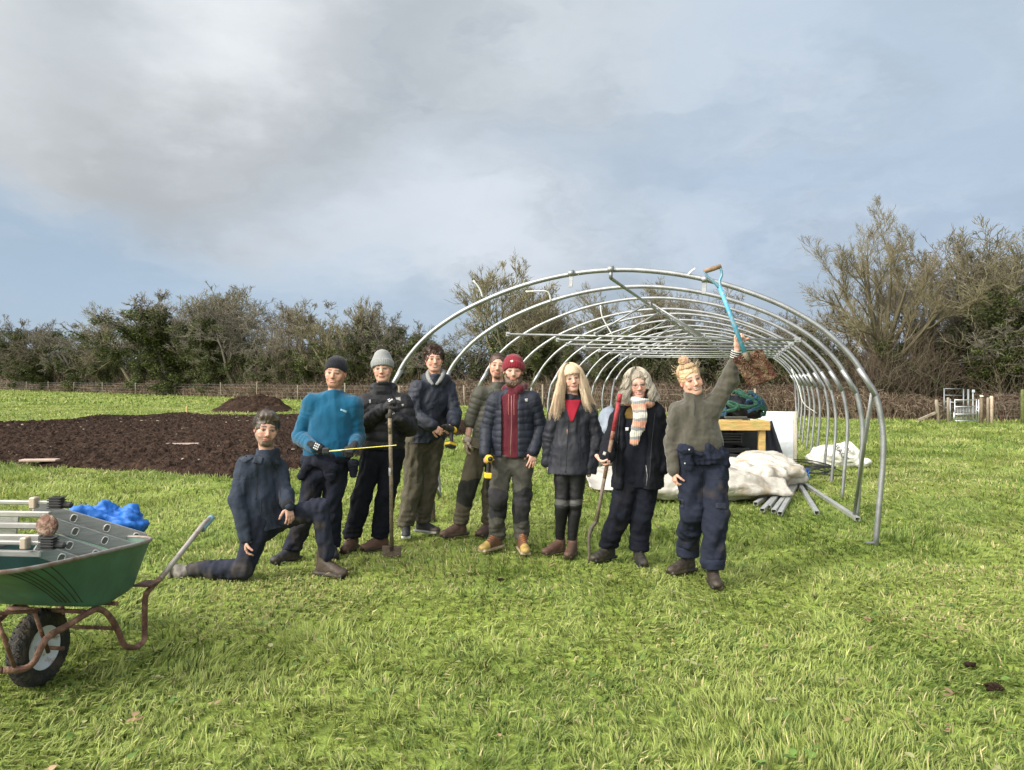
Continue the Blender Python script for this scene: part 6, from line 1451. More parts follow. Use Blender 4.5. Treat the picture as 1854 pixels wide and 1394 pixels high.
def p_curly():
    z = 7.9
    J = joints(z, dict(nk=(789, 686), sL=(755, 702, -.10), sR=(811, 700, .12), eL=(748, 750, -.16), wL=(783, 771, -.38), eR=(822, 748, .02), wR=(822, 768, -.20), hL=(752, 800, -.02), hR=(783, 800, .05), kL=(748, 880, -.03), kR=(776, 878, .08)), [(735, 7.86, 8), (765, 8.02, 58)])
    sk = np.array([.54, .30, .22]); M = frame(12, 2, 0)
    hs = [hand(J['wL'], (.75, -.3, -.5), (.4, .5, -.3), 1, curl=.55, splay=.1, skin=sk), hand(J['wR'], (-.55, -.4, -.5), (-.4, .6, .2), -1, curl=.65, splay=.1, skin=sk)]
    o = person('tall dark curly haired man in a navy hooded jacket holding a drill', J, None, (P(786, 650, z), M, 1.0, dict(skin=sk, smile=.85, brow=(.06, .035, .025), open=.5, fw=1.02, jw=1.05)), dict(core=CORE, hands=hs))
    c = P(786, 650, z)
    def ex(g, w):
        rg = np.random.default_rng(4)
        for k in range(46): a = rg.uniform(-2.6, 2.6); e = rg.uniform(.15, 1.4); g.ell(w(.080*math.sin(a)*math.cos(e), -.016-.095*math.cos(a)*math.cos(e)*-1*(-1 if abs(a) > 1.9 else 1)*.9, .035+.088*math.sin(e)), np.full(3, .021), None, .006)
    scalp(c, M, 1.0, C_hair, o, (.040, .020, .013), front=.045, extra=ex, amp=.007, tex=75, fz=-.004)
    short_hair(c, M, 1.0, o, (.050, .026, .017), (0, .3, -.2), n=2200, L=.045, wav=1.3, lift=.5, r=(.088, .106, .104), fr=.05, seed=4)
    trousers(o, J, C_denim, None, w=(.108, .092, .080), amp=.014, seed=41, colf=mudcol((.080, .072, .052), .12, 5, (.05, .045, .03)), bottom=.10, stack=.016)
    j = top(o, J, C_shell, None, wch=.20, wws=.20, whm=.205, dep=.68, hem=float(P(770, 801, z)[2]), sl=(.085, .072, .060), sh=.075, amp=.012, seed=42, collar=.05, neck=.095, colf=lambda V: np.tile([.013, .017, .029], (len(V), 1)), extra=lambda g: (g.cap(J['nk']+[-.10, .06, .0], J['nk']+[.10, .06, .0], .055, .055, .03), g.cap(J['nk']+[.06, -.05, -.04], J['nk']+[.10, .0, .02], .04, .035, .02)))
    b = MB(); 
    for s_ in (-1, 1): b.tube([J['nk']+[s_*.075, .04, .07], J['nk']+[s_*.078, -.03, .05], J['nk']+[s_*.055, -.09, -.01], J['nk']+[s_*.015, -.115, -.06]], [.024, .024, .022, .014], 8, smooth=4)
    b.tube([J['nk']+[-.08, .05, .07], J['nk']+[0, .10, .085], J['nk']+[.08, .05, .07]], .03, 8, smooth=4); b.build('hood', mat('grey_hoodie', (.26, .27, .265), rough=.95, bump=1.5, bscale=150), o)
    seam(j, [(796, 715), (797, 750), (797, 798)], .0035, M_zip, 'zip'); seam(j, [(752, 706), (756, 730), (752, 760)], .0022, M_zip)
    for f_ in ((735, 7.86, 8), (765, 8.02, 62)): boot(o, P(f_[0], 0, f_[1])[0], f_[1], f_[2], C_leather, ((.014, .015, .02), (.62, .62, .60) if f_[2] == 8 else (.25, .25, .24), None), s=1.0, shaft=.11, nm='shoe', low=True, lace=(.5, .5, .5))
    drill(P(812, 777, z-.47), (-.5, -.8, .25), (.15, -.1, -1), 'black and yellow cordless drill held by the curly haired man', dark=True)
def drill(c, fwd, down, lab, dark=False, s=1.0):
    fwd = nrm(fwd); down = nrm(np.asarray(down)-fwd*(np.asarray(down)@fwd)); r = np.cross(fwd, down); M = np.stack([r, fwd, down], 1); Y = (.78, .50, .02); K = (.018, .018, .018)
    w = lambda x, y, z_: c+M@(np.array([x, y, z_])*s)
    g = SDF(c-.26*s, c+.26*s, .0045); g.cap(w(0, -.09, -.01), w(0, .05, -.01), .033*s, .031*s, .01); g.cap(w(0, -.04, .0), w(0, -.055, .12), .020*s, .019*s, .015); g.box(w(0, -.035, .145), np.array([.032, .055, .026])*s, M, .008, .01)
    def cf(V):
        L = ((V-c)@M)/s; C = np.tile(K if dark else Y, (len(V), 1)).astype(float); m = (L[:, 2] > .128) & (L[:, 2] < .152) if dark else (L[:, 2] > .03) & (L[:, 2] < .12) | (np.abs(L[:, 0]) < .012) & (L[:, 2] < .03) & (L[:, 1] < -.02); C[m] = Y if dark else K
        if dark: C[(L[:, 1] < -.06) & (L[:, 2] < .02)] = Y
        return C
    o = sdfobj('cordless_drill', g, mat('drill_body', attr=True, rough=.5), origin=c, colf=cf); tag(o, lab, 'drill')
    b = MB(); b.lathe(w(0, .05, -.01), fwd, [(0, .024*s), (.03, .023*s), (.05, .014*s), (.065, .004), (.066, .001)], 16); b.lathe(w(0, .10, -.01), fwd, [(0, .003), (.05, .003), (.051, .0005)], 8); b.build('chuck', mat('chuck_black', (.03, .03, .03), rough=.35, metal=.5), o)
    b = MB(); b.box(w(0, -.035, .168), (.062*s, .10*s, .022*s), M, None, .006); b.build('battery', mat('battery_black', (.02, .02, .02), rough=.5), o); return o
def p_olive():
    z = 7.85
    J = joints(z, dict(nk=(902, 702), sL=(867, 712, -.03), sR=(930, 716, .12), eL=(853, 758, .0), wL=(846, 797, -.05), eR=(945, 770, .12), wR=(940, 815, .1), hL=(866, 815), hR=(900, 815, .05), kL=(847, 884, -.05), kR=(888, 892, .05)), [(835, 7.85, -50), (884, 7.95, -25)])
    sk = np.array([.52, .30, .22]); M = frame(2, 0, 4)
    o = person('tall man with goatee and tied back hair in an olive jacket, behind the red beanie', J, None, (P(901, 662, z), M, 1.0, dict(skin=sk, smile=.6, goatee=(.13, .06, .04), beard=((.17, .09, .06), .15), brow=(.10, .06, .04), open=.4, fw=.98, jw=.95)),
               dict(core=[c if c[:2] != ('eL', 'wL') else ('eL', 'wL', .046, .032) for c in CORE]))
    c = P(901, 662, z); scalp(c, M, 1.0, C_hair, o, (.060, .036, .025), rx=.076, ry=.098, rz=.090, front=.075, fz=.012, amp=.0025, tex=90, extra=lambda g, w: g.ell(w(.02, -.115, .06), (.03, .03, .03), None, .01))
    short_hair(c, M, 1.0, o, (.075, .045, .03), (0, -1, .1), n=1800, L=.05, r=(.0775, .100, .0925), fr=.030, lift=.03, cz=-.03)
    kn = lambda V: np.where((((np.abs(V[:, 2]+.05*vn(V, 9, 3)-.44) < .14) & (V[:, 1] < J['kL'][1]+.02))[:, None]), np.array([.026, .026, .024]), mudcol((.080, .070, .048), .25, 5)(V))
    trousers(o, J, C_denim, None, w=(.100, .086, .072), amp=.013, seed=51, colf=kn, bottom=.12, stack=.014)
    j = top(o, J, C_puff, None, wch=.19, wws=.18, whm=.18, hem=float(P(880, 815, z)[2]), sl=(.074, .064, .060), sh=.072, amp=.008, seed=52, quilt=(.055, .006), collar=.06, colf=lambda V: np.tile([.052, .052, .040], (len(V), 1)), endL=.18, endR=1)
    cuffs(o, J, 'L', (1, 1, 1), mat('rolled_sleeve', (.045, .046, .035), rough=.9), .058, .02, .05, 'rolled_cuff')
    g = glove(o, J['wL']+[0, 0, .01], (-.12, -.1, -1), (1, .2, 0), -1, mat('muddy_glove', (.30, .24, .18), rough=.95, attr=True, tint=(.16, .05, .04), tf=.35, tscale=30, bump=1, bscale=80), curl=.35, splay=.1, s=1.12)
    cuffs(g, J, 'L', (1, 1, 1), mat('glove_cuff', (.33, .28, .23), rough=.95), .043, .90, .05, 'glove_cuff')
    patch(j, [(850, 807), (869, 812), (869, 818), (850, 813)], M_white, 'shirt_hem', 6, .004)
    seam(j, [(893, 705), (897, 740), (893, 812)], .003, M_zip, 'zip')
    for f_ in ((832, 7.85, -55), (884, 7.95, -25)): boot(o, P(f_[0], 0, f_[1])[0], f_[1], f_[2], C_leather, ((.075, .042, .032), (.03, .02, .016), None), s=1.06, shaft=.15)
def p_red_beanie():
    z = 7.2
    J = joints(z, dict(nk=(930, 710), sL=(896, 724), sR=(966, 722), eL=(882, 778, .02), wL=(878, 820, -.10), eR=(978, 775, .02), wR=(966, 817, -.10), hL=(910, 828), hR=(948, 828), kL=(902, 905, -.04), kR=(944, 905, -.03)), [(899, 7.28, -28), (944, 7.22, 12)])
    sk = np.array([.53, .31, .235]); M = frame(1, 2, 2)
    hs = [hand(J['wL'], (.12, -.35, -1), (.9, .3, -.1), -1, curl=.75, splay=.03, skin=sk), hand(J['wR'], (-.12, -.22, -1), (-.3, .9, -.1), 1, curl=.16, splay=.38, skin=sk)]
    o = person('bearded man in a red beanie, navy quilted jacket and burgundy top', J, None, (P(929.5, 671, z), M, 1.0, dict(skin=sk, smile=.6, beard=((.085, .050, .032), 1.0), brow=(.08, .05, .035), open=.4, fw=1.05)), dict(core=CORE, hands=hs))
    c = P(929.5, 671, z); w = lambda x, y, z_: c+HS*M@np.array([x, y, z_])
    g = SDF(c-.16, c+.16, .0038); g.cap(w(-.058, .018, -.060), w(-.03, .060, -.105), .022, .030, .02); g.cap(w(.058, .018, -.060), w(.03, .060, -.105), .022, .030, .02); g.cap(w(-.03, .060, -.100), w(.03, .060, -.100), .032, .032, .02); g.ell(w(0, .065, -.115), (.040, .034, .032), None, .02)
    g.ell(w(0, .092, -.066), (.022, .03, .0115), M, .006, 'sub')
    sdfobj('beard', g, C_hair, o, disp=lambda V, N: .004*ridge(((V-c)@M)*np.array([1, 1, .4]), 85, 3)+.002*vn(V, 60, 4), colf=lambda V: np.array([.085, .050, .032])*(1+.45*vn(((V-c)@M)*np.array([1, 1, .35]), 200, 5))[:, None])
    h = beanie(c, M, 1.03, C_knit, o, (.165, .009, .020), tall=.075, brim=.026, back=-.055, rib=34); patch(h, [(924, 652.5), (929, 651.5), (929.5, 655), (925, 656)], mat('badge_pale', (.6, .5, .45), rough=.6), 'badge', 4)
    kn = lambda V: np.where((((np.abs(V[:, 2]+.05*vn(V, 8, 3)-.42) < .13) & (V[:, 1] < J['kL'][1]+.02))[:, None]), np.array([.024, .024, .026])*(1+.5*vn(V, 9, 4))[:, None], mudcol((.062, .060, .052), .18, 5)(V))
    trousers(o, J, C_denim, None, w=(.100, .086, .072), amp=.013, seed=61, colf=kn, bottom=.085, stack=.018, top=.0)
    hd_ = top(o, J, C_knit, None, wch=.165, wws=.160, whm=.168, dep=.70, hem=float(P(925, 826, z)[2]), sl=(.05, .045, .04), sh=.055, amp=.007, seed=63, collar=.075, neck=.078, nm='hoodie', arms=False, colf=lambda V: np.array([.085, .010, .019])*(1+.3*(fbm(V, 9, 2, 3) < -.35))[:, None], extra=lambda g: (g.cap(J['nk']+[.05, -.06, .03], J['nk']+[.085, .02, .06], .045, .04, .02), g.cap(J['nk']+[.085, .02, .06], J['nk']+[0, .09, .07], .04, .04, .02), g.cap(J['nk']+[-.08, .03, .03], J['nk']+[0, .09, .06], .035, .04, .02)))
    zc = float(J['nk'][1])
    j = top(o, J, C_puff, None, wch=.192, wws=.192, whm=.198, dep=.72, hem=float(P(925, 826, z)[2]), sl=(.074, .066, .052), sh=.076, amp=.007, seed=62, quilt=(.062, .0065), collar=.05, neck=.085, colf=lambda V: np.tile([.011, .0145, .026], (len(V), 1)),
            extra=lambda g: (g.box(np.array([P(923, 0, z)[0]-.0, z-.22, float(P(0, 775, z)[2])]), (.075, .16, .55), None, .02, .01, 'sub'), g.cap(J['nk']+[0, -.12, -.03], J['nk']+[0, -.30, .05], .06, .09, .02, op='sub')))
    seam(hd_, [(926, 716), (926, 770), (924, 826)], .0025, M_zipm, 'zip')
    for x in (921, 931): seam(hd_, [(x, 714), (x-.5, 735), (x, 752)], .0035, mat('cord', (.30, .10, .09), rough=.9), 'drawstring')
    patch(j, [(950, 722), (956, 721), (956, 727), (952, 728)], M_grey, 'chest_logo', 4, .004)
    for f_ in ((897, 7.24, -38), (946, 7.16, 8)): boot(o, P(f_[0], 0, f_[1])[0], f_[1], f_[2], C_leather, ((.11, .05, .028), (.36, .29, .20), (.34, .24, .07)), s=1.04, shaft=.12, lace=(.5, .2, .06))
    drill(P(886, 832, z-.22), (.12, -.95, .05), (-.05, -.2, -1), 'yellow cordless drill held by the man in the red beanie', s=1.0)
def long_hair(c, M, s, par, n, az, length, col1, col2, wav, wf, rad, seed, spread=(.088, .108, .104), cx=0, low_out=.03, front_lim=30, nm='hair', part=0., thick=.0032, drop=None):
    """locks that run over the skull and then hang; azimuth measured from the face"""
    rg = np.random.default_rng(seed); N = 26; rows = []
    A = rg.uniform(az[0], az[1], n)*rg.choice([-1, 1], n); t = np.linspace(0, 1, N)
    Pn = np.zeros((n, N, 3)); sx, sy, sz = spread; th0 = rg.uniform(.05, .45, n)
    ln = length*rg.uniform(.72, 1.08, n)*(drop(np.abs(A)) if drop else 1); arc = .15; dph = 3.3*vn(np.stack([A*.10, th0*4, A*0], -1), 1, seed+4)+rg.normal(0, .35, n); lay = rg.uniform(.86, 1.08, n)
    for i, ti in enumerate(t):
        q = ti*(arc+ln); on_ = np.minimum(q/arc, 1); th = th0+(PI/2*1.02-th0)*on_; h = np.maximum(q-arc, 0)
        a = R(1)*A; r_ = np.sin(th)*lay
        out = 1+low_out*h/.1
        x = sx*r_*np.sin(a)*out+part*(1-on_); y = -.012+sy*r_*np.cos(a)*out; z = .028+sz*np.cos(th)*lay-h
        am = wav*np.clip(q/arc-.3, 0, 1)*(1+h*1.5); ph = dph+q*wf
        Pn[:, i] = np.stack([x+am*np.sin(ph), y+am*.8*np.cos(ph*1.1+1), z+am*.5*np.sin(ph*.9+2)], -1)
    Rn = (thick*rg.uniform(.6, 1.5, n))[:, None]*np.interp(t, [0, .1, .7, 1], [.7, 1, .9, .25])[None]
    k = np.clip(.5+.9*vn(np.stack([A*.09, th0*6, A*0], -1), 1, seed)[:, None]+rg.normal(0, .15, (n, 1)), 0, 1); col = np.asarray(col1)*(1-k)+np.asarray(col2)*k; col = col*rg.uniform(.88, 1.1, (n, 1))
    # hanging part falls straight down in the world, not along a tilted head
    Pw = c+s*(Pn@M.T); sag = np.maximum(-(Pn[..., 2]-.0), 0); Mv = (np.array([0, 0, -1.])-(-M[:, 2])); Pw = Pw+sag[..., None]*Mv*s*.8
    b = MB(); V, Fq = tubes(Pw, Rn*s, 5); b.add(V, Fq, np.repeat(col, N*5, 0)); return b.build(nm, C_hair, par)
def p_blonde():
    z = 7.0
    J = joints(z, dict(nk=(1037, 721), sL=(1008, 738), sR=(1066, 738), eL=(997, 790, .02), wL=(992, 835, .06), eR=(1080, 790, .0), wR=(1066, 860, -.05), hL=(1020, 850), hR=(1046, 850), kL=(1017, 918, -.03), kR=(1041, 918, -.02)), [(1014, 7.08, -40), (1036, 7.02, -12)])
    sk = np.array([.56, .34, .26]); M = frame(8, 0, -9)
    hs = [hand(J['wL']+[0, 0, .02], (-.1, -.1, -1), (1, .2, 0), -1, curl=.5, splay=.05, skin=sk, s=.92)]
    o = person('woman with long blonde hair and fringe in a dark waxed raincoat', J, None, (P(1034, 685, z), M, .95, dict(skin=sk, smile=.25, brow=(.20, .13, .085), lips=(.45, .20, .17), open=.6, fw=.95, jw=.86)), dict(core=[(a, b, r0*.72, r1*.72) if a[0] in 'hk' else (a, b, r0, r1) for a, b, r0, r1 in CORE], hands=hs))
    c = P(1034, 685, z); g1, g2 = (.60, .50, .35), (.36, .27, .17)
    scalp(c, M, .97, C_hair, o, (.46, .34, .20), rx=.079, ry=.100, rz=.092, front=.03, fz=-.012, nm='hair_cap', tex=90, amp=.002)
    long_hair(c, M, .97*HS, o, 2400, (50, 180), .31, g1, g2, .022, 13, 0, 7, spread=(.094, .108, .104), low_out=.20, thick=.0014)
    long_hair(c, M, .97*HS, o, 900, (50, 85), .335, g1, (.46, .31, .21), .022, 12, 0, 17, spread=(.102, .114, .106), low_out=.26, thick=.0014)
    fringe(c, M, .97*HS, o, g1, (.46, .30, .19))
    trousers(o, J, C_shell, None, w=(.082, .058, .044), amp=.004, seed=71, bottom=.12, stack=.003, nm='leggings', colf=lambda V: np.where(((np.abs(V[:, 2]-.475-.10*np.abs(V[:, 0]-J['kL'][0]-.07)) < .025))[:, None], np.array([.060, .060, .058]), np.array([.007, .007, .009])))
    j = top(o, J, cloth('waxed_cloth', (1, 1, 1), rough=.62, spec=.35, bump=.8, bscale=22, tint=(.022, .026, .040), tf=.34, tscale=8), None, wch=.165, wws=.175, whm=.215, dep=.66, hem=float(P(1030, 857, z)[2]), sl=(.068, .064, .062), sh=.066, amp=.013, seed=72, collar=.04, neck=.075, colf=lambda V: np.tile([.0115, .013, .020], (len(V), 1)), fscale=4.5, crk=.5, extra=lambda g: g.cap(J['nk']+[0, -.10, -.02], J['nk']+[0, -.22, -.30], .035, .001, .01, op='sub'))
    top(o, J, C_knit, (.24, .014, .030), wch=.150, wws=.150, whm=.14, dep=.58, hem=float(P(1030, 790, z)[2]), sl=(.04, .04, .03), sh=.048, amp=.004, seed=73, collar=.035, neck=.066, nm='red_top', arms=False)
    seam(j, [(1029, 764), (1027, 800), (1024, 856)], .003, M_zip, 'zip'); b = MB(); q = on(j, 1027, 777); 
    if q is not None: b.tube([q, q+[0, -.004, -.045]], .004, 6); b.build('zip_pull', mat('tan_pull', (.35, .17, .07), rough=.6), j)
    patch(j, [(1021, 724), (1053, 724), (1037, 764), (1033, 764)], cloth('red_knit', (.26, .014, .030), attr=False), 'red_neckline', 10, .006)
    seam(j, [(1031, 732), (1035, 745), (1035, 756)], .0035, M_white, 'cord'); seam(j, [(1043, 730), (1037, 745)], .003, M_white, 'cord')
    b = MB(); e = c+.95*(M@np.array([-.075, .0, -.045])); b.tube([e, e+[0, -.01, -.03]], .004, 6); b.build('earring', M_zipm, o)
    seam(j, [(1046, 742), (1050, 790), (1048, 850)], .0018, M_zip); seam(j, [(1075, 745), (1070, 770), (1064, 790)], .0018, M_zip)
    for f_ in ((1012, 7.08, -52), (1036, 7.0, -18)): boot(o, P(f_[0], 0, f_[1])[0], f_[1], f_[2], C_leather, ((.085, .045, .032), (.04, .026, .02), None), s=.92, shaft=.19, low=True, lace=(.07, .04, .03))
def fringe(c, M, s, par, c1, c2):
    rg = np.random.default_rng(3); n = 900; N = 12; a = R(1)*rg.uniform(-52, 52, n); t = np.linspace(0, 1, N); th1 = rg.uniform(1.22, 1.42, n)+.12*np.abs(a)
    Pn = np.zeros((n, N, 3)); th0 = .25
    for i, ti in enumerate(t):
        th = th0+(th1-th0)*ti; r_ = np.sin(th); lift = 1.02+.07*ti; Pn[:, i] = np.stack([.080*r_*np.sin(a)*lift, -.012+.106*r_*np.cos(a)*lift, .028+.100*np.cos(th)+.0*a], -1)
    b = MB(); V, Fq = tubes(c+s*(Pn@M.T), (.0013*s*rg.uniform(.6, 1.4, n))[:, None]*np.interp(t, [0, .7, 1], [1, 1, .3])[None], 5); k = rg.random((n, 1)); col = (np.asarray(c1)*(1-k)+np.asarray(c2)*k)*rg.uniform(.88, 1.08, (n, 1))
    b.add(V, Fq, np.repeat(col, N*5, 0)); return b.build('fringe', C_hair, par)
def p_scarf():
    z = 6.7
    J = joints(z, dict(nk=(1156, 731), sL=(1124, 748), sR=(1190, 748), eL=(1106, 795, -.02), wL=(1097, 828, -.22), eR=(1200, 800, .03), wR=(1196, 848, -.06), hL=(1138, 865), hR=(1172, 865), kL=(1124, 930, -.03), kR=(1160, 935, -.02)), [(1101, 6.83, -45), (1157, 6.7, 5)])
    sk = np.array([.55, .31, .24]); M = frame(2, 3, -4)
    shp = lambda t: P(1123+(1066-1123)*t, 713+(1018-713)*t, 6.42+.10*t)
    gc = P(1098, 838, 6.43)
    hs = [hand(gc+np.array([-.055, .055, .035]), (.55, -.25, -.50), (.6, -.35, .2), -1, curl=.85, splay=.02, thumb=.8, skin=sk, s=.95)]
    c = P(1153.5, 696, z)
    o = person('woman with curly grey hair, glasses and striped scarf in a black parka', J, None, (c, M, .97, dict(skin=sk, smile=1.0, brow=(.33, .27, .2), open=.4, fw=1.0, jw=.95, lips=(.42, .17, .15))), dict(core=CORE, hands=hs))
    scalp(c, M, .97, C_hair, o, (.22, .19, .15), rx=.082, ry=.101, rz=.095, front=.075, fz=.008, nm='hair_cap', tex=80, amp=.004)
    long_hair(c, M, .97*HS, o, 2400, (46, 180), .165, (.46, .43, .36), (.20, .175, .135), .021, 68, 0, 5, spread=(.102, .116, .110), low_out=.36, thick=.0014)
    long_hair(c, M, .97*HS, o, 800, (44, 85), .16, (.52, .48, .41), (.26, .22, .17), .019, 64, 0, 15, spread=(.106, .118, .114), low_out=.30, thick=.0014)
    b = MB(); Wl = lambda x, y, z_: c+.97*HS*(M@np.array([x, y, z_]))
    for q in (-1, 1):
        t = np.linspace(0, 2*PI, 25); b.tube([Wl(q*.0335+.0235*math.copysign(abs(math.cos(a))**.8, math.cos(a)), .1025, -.004+.0185*math.copysign(abs(math.sin(a))**.8, math.sin(a))) for a in t], .0019, 5, cap=False); b.tube([Wl(q*.057, .101, .004), Wl(q*.076, .04, .003), Wl(q*.078, .0, .0)], .0018, 5)
    b.tube([Wl(-.010, .103, .001), Wl(0, .106, .004), Wl(.010, .103, .001)], .0018, 5); b.build('glasses', mat('glasses_frame', (.10, .14, .13), rough=.35), o)
    trousers(o, J, C_denim, None, w=(.108, .098, .080), amp=.011, seed=81, colf=mudcol((.006, .0075, .014), .08, 5), bottom=.10, stack=.010, nm='dungaree_legs', top=.12)
    d = top(o, J, C_denim, None, wch=.175, wws=.175, whm=.185, dep=.66, hem=float(P(1155, 880, z)[2]), sl=(.05, .045, .04), sh=.055, amp=.007, seed=83, collar=.03, neck=.07, nm='dungarees', arms=False, colf=lambda V: np.where(((V[:, 2] > P(0, 757, z)[2]) | (np.abs(V[:, 0]-P(1156, 0, z)[0]) > .20))[:, None], np.array([.135, .085, .022]), np.array([.006, .0075, .014])))
    j = top(o, J, C_navy, None, wch=.205, wws=.215, whm=.235, dep=.74, hem=float(P(1155, 882, z)[2]), sl=(.080, .072, .062), sh=.076, amp=.011, seed=82, collar=.05, neck=.085, nm='parka', colf=lambda V: np.tile([.0075, .0085, .0125], (len(V), 1)),
            extra=lambda g: (g.cap(J['nk']+[-.10, .04, -.01], J['nk']+[.12, .04, -.01], .055, .06, .03), g.cap(P(1156, 742, z-.25), P(1148, 900, z-.25), .165, .135, .01, op='sub', flat=(0, 1, 0), f=1.25)))
    for pts in ([(1123, 748), (1118, 800), (1113, 872)], [(1186, 748), (1180, 800), (1176, 868)]): seam(j, pts, .004, mat('coat_edge', (.016, .018, .026), rough=.8), 'coat_edge')
    patch(d, [(1132.5, 774), (1138.5, 774), (1138, 779.5), (1132.5, 779.5)], M_white, 'label', 4, .003); seam(j, [(1168, 830), (1172, 862), (1170, 880)], .003, mat('steel_zip', (.3, .3, .32), rough=.4, metal=.7), 'zip_end')
    patch(j, [(1093, 817), (1098, 819), (1096, 825), (1091, 823)], M_grey, 'cuff_logo', 4)
    # scarf
    g = SDF(J['nk']-[.24, .34, .46], J['nk']+[.24, .2, .16], .0058); K = J['nk']
    ring = [K+np.array([.095*math.cos(a), -.005+.095*math.sin(a), .012+.012*math.sin(a*2)]) for a in np.linspace(0, 2*PI, 17)]
    for p, q in zip(ring[:-1], ring[1:]): g.cap(p, q, .036, .036, .02)
    T1 = [P(1156, 734, z-.16), P(1158, 752, z-.20), P(1157, 772, z-.21)]; T2 = [P(1155, 765, z-.22), P(1151, 784, z-.225), P(1148, 799, z-.225)]
    for L, r_ in ((T1, .062), (T2, .044)):
        for p, q in zip(L[:-1], L[1:]): g.cap(p, q, r_, r_*.95, .01, flat=(0, 1, 0), f=.36)
    def sc(V):
        u = (K[2]+.06-V[:, 2])*1.0+.012*vn(V, 20, 3); ph = (u/.148) % 1; pal = np.array([[.66, .64, .58], [.27, .28, .28], [.68, .34, .24], [.70, .36, .26], [.27, .28, .28], [.68, .66, .60]]); rib = .5+.5*np.sin(V[:, 0]*400); idx = np.minimum((ph*6).astype(int), 5)
        return pal[idx]*(.72+.34*rib)[:, None]
    sdfobj('scarf', g, C_knit, o, disp=lambda V, N: .0035*np.sin(V[:, 0]*400)*(V[:, 1] < K[1]-.05)+folds(V, 12, .006, 4), colf=sc)
    for f_ in ((1101, 6.83, -50), (1157, 6.70, 3)): boot(o, P(f_[0], 0, f_[1])[0], f_[1], f_[2], C_leather, ((.020, .019, .018), (.012, .012, .012), None), s=.98, shaft=.14)
    b = MB(); pts = [shp(t) for t in (0, .3, .62)]; kk = [P(1068, 965, 6.5), P(1065, 975, 6.5), P(1067, 1000, 6.5), P(1065, 1018, 6.5)]
    L = pts+[P(1079, 940, 6.48)]+kk; n0 = 3
    for a, q, r_, cc in ((0, .05, .0185, (.30, .02, .03)), (.05, .22, .0185, (.25, .022, .03)), (.22, .27, .0175, (.22, .09, .06)), (.27, .5, .0165, (.17, .105, .07)), (.5, .76, .0155, (.13, .10, .075))):
        b.tube([shp(a), shp((a+q)/2), shp(q)], r_, 12, cc)
    e = shp(.76); b.tube([e, P(1071, 956, 6.5), P(1066, 975, 6.5), P(1067, 995, 6.5), P(1066, 1019, 6.5)], [.016, .016, .015, .012, .008], 10, (.085, .07, .055), smooth=3)
    s_ = b.build('digging_bar', mat('bar_paint', attr=True, rough=.65, var=.25, vscale=20, bump=1, bscale=70), origin=P(1066, 1019, 6.5)*[1, 1, 0]); tag(s_, 'long digging bar with red handle and crooked tip held by the woman with scarf', 'digging bar')
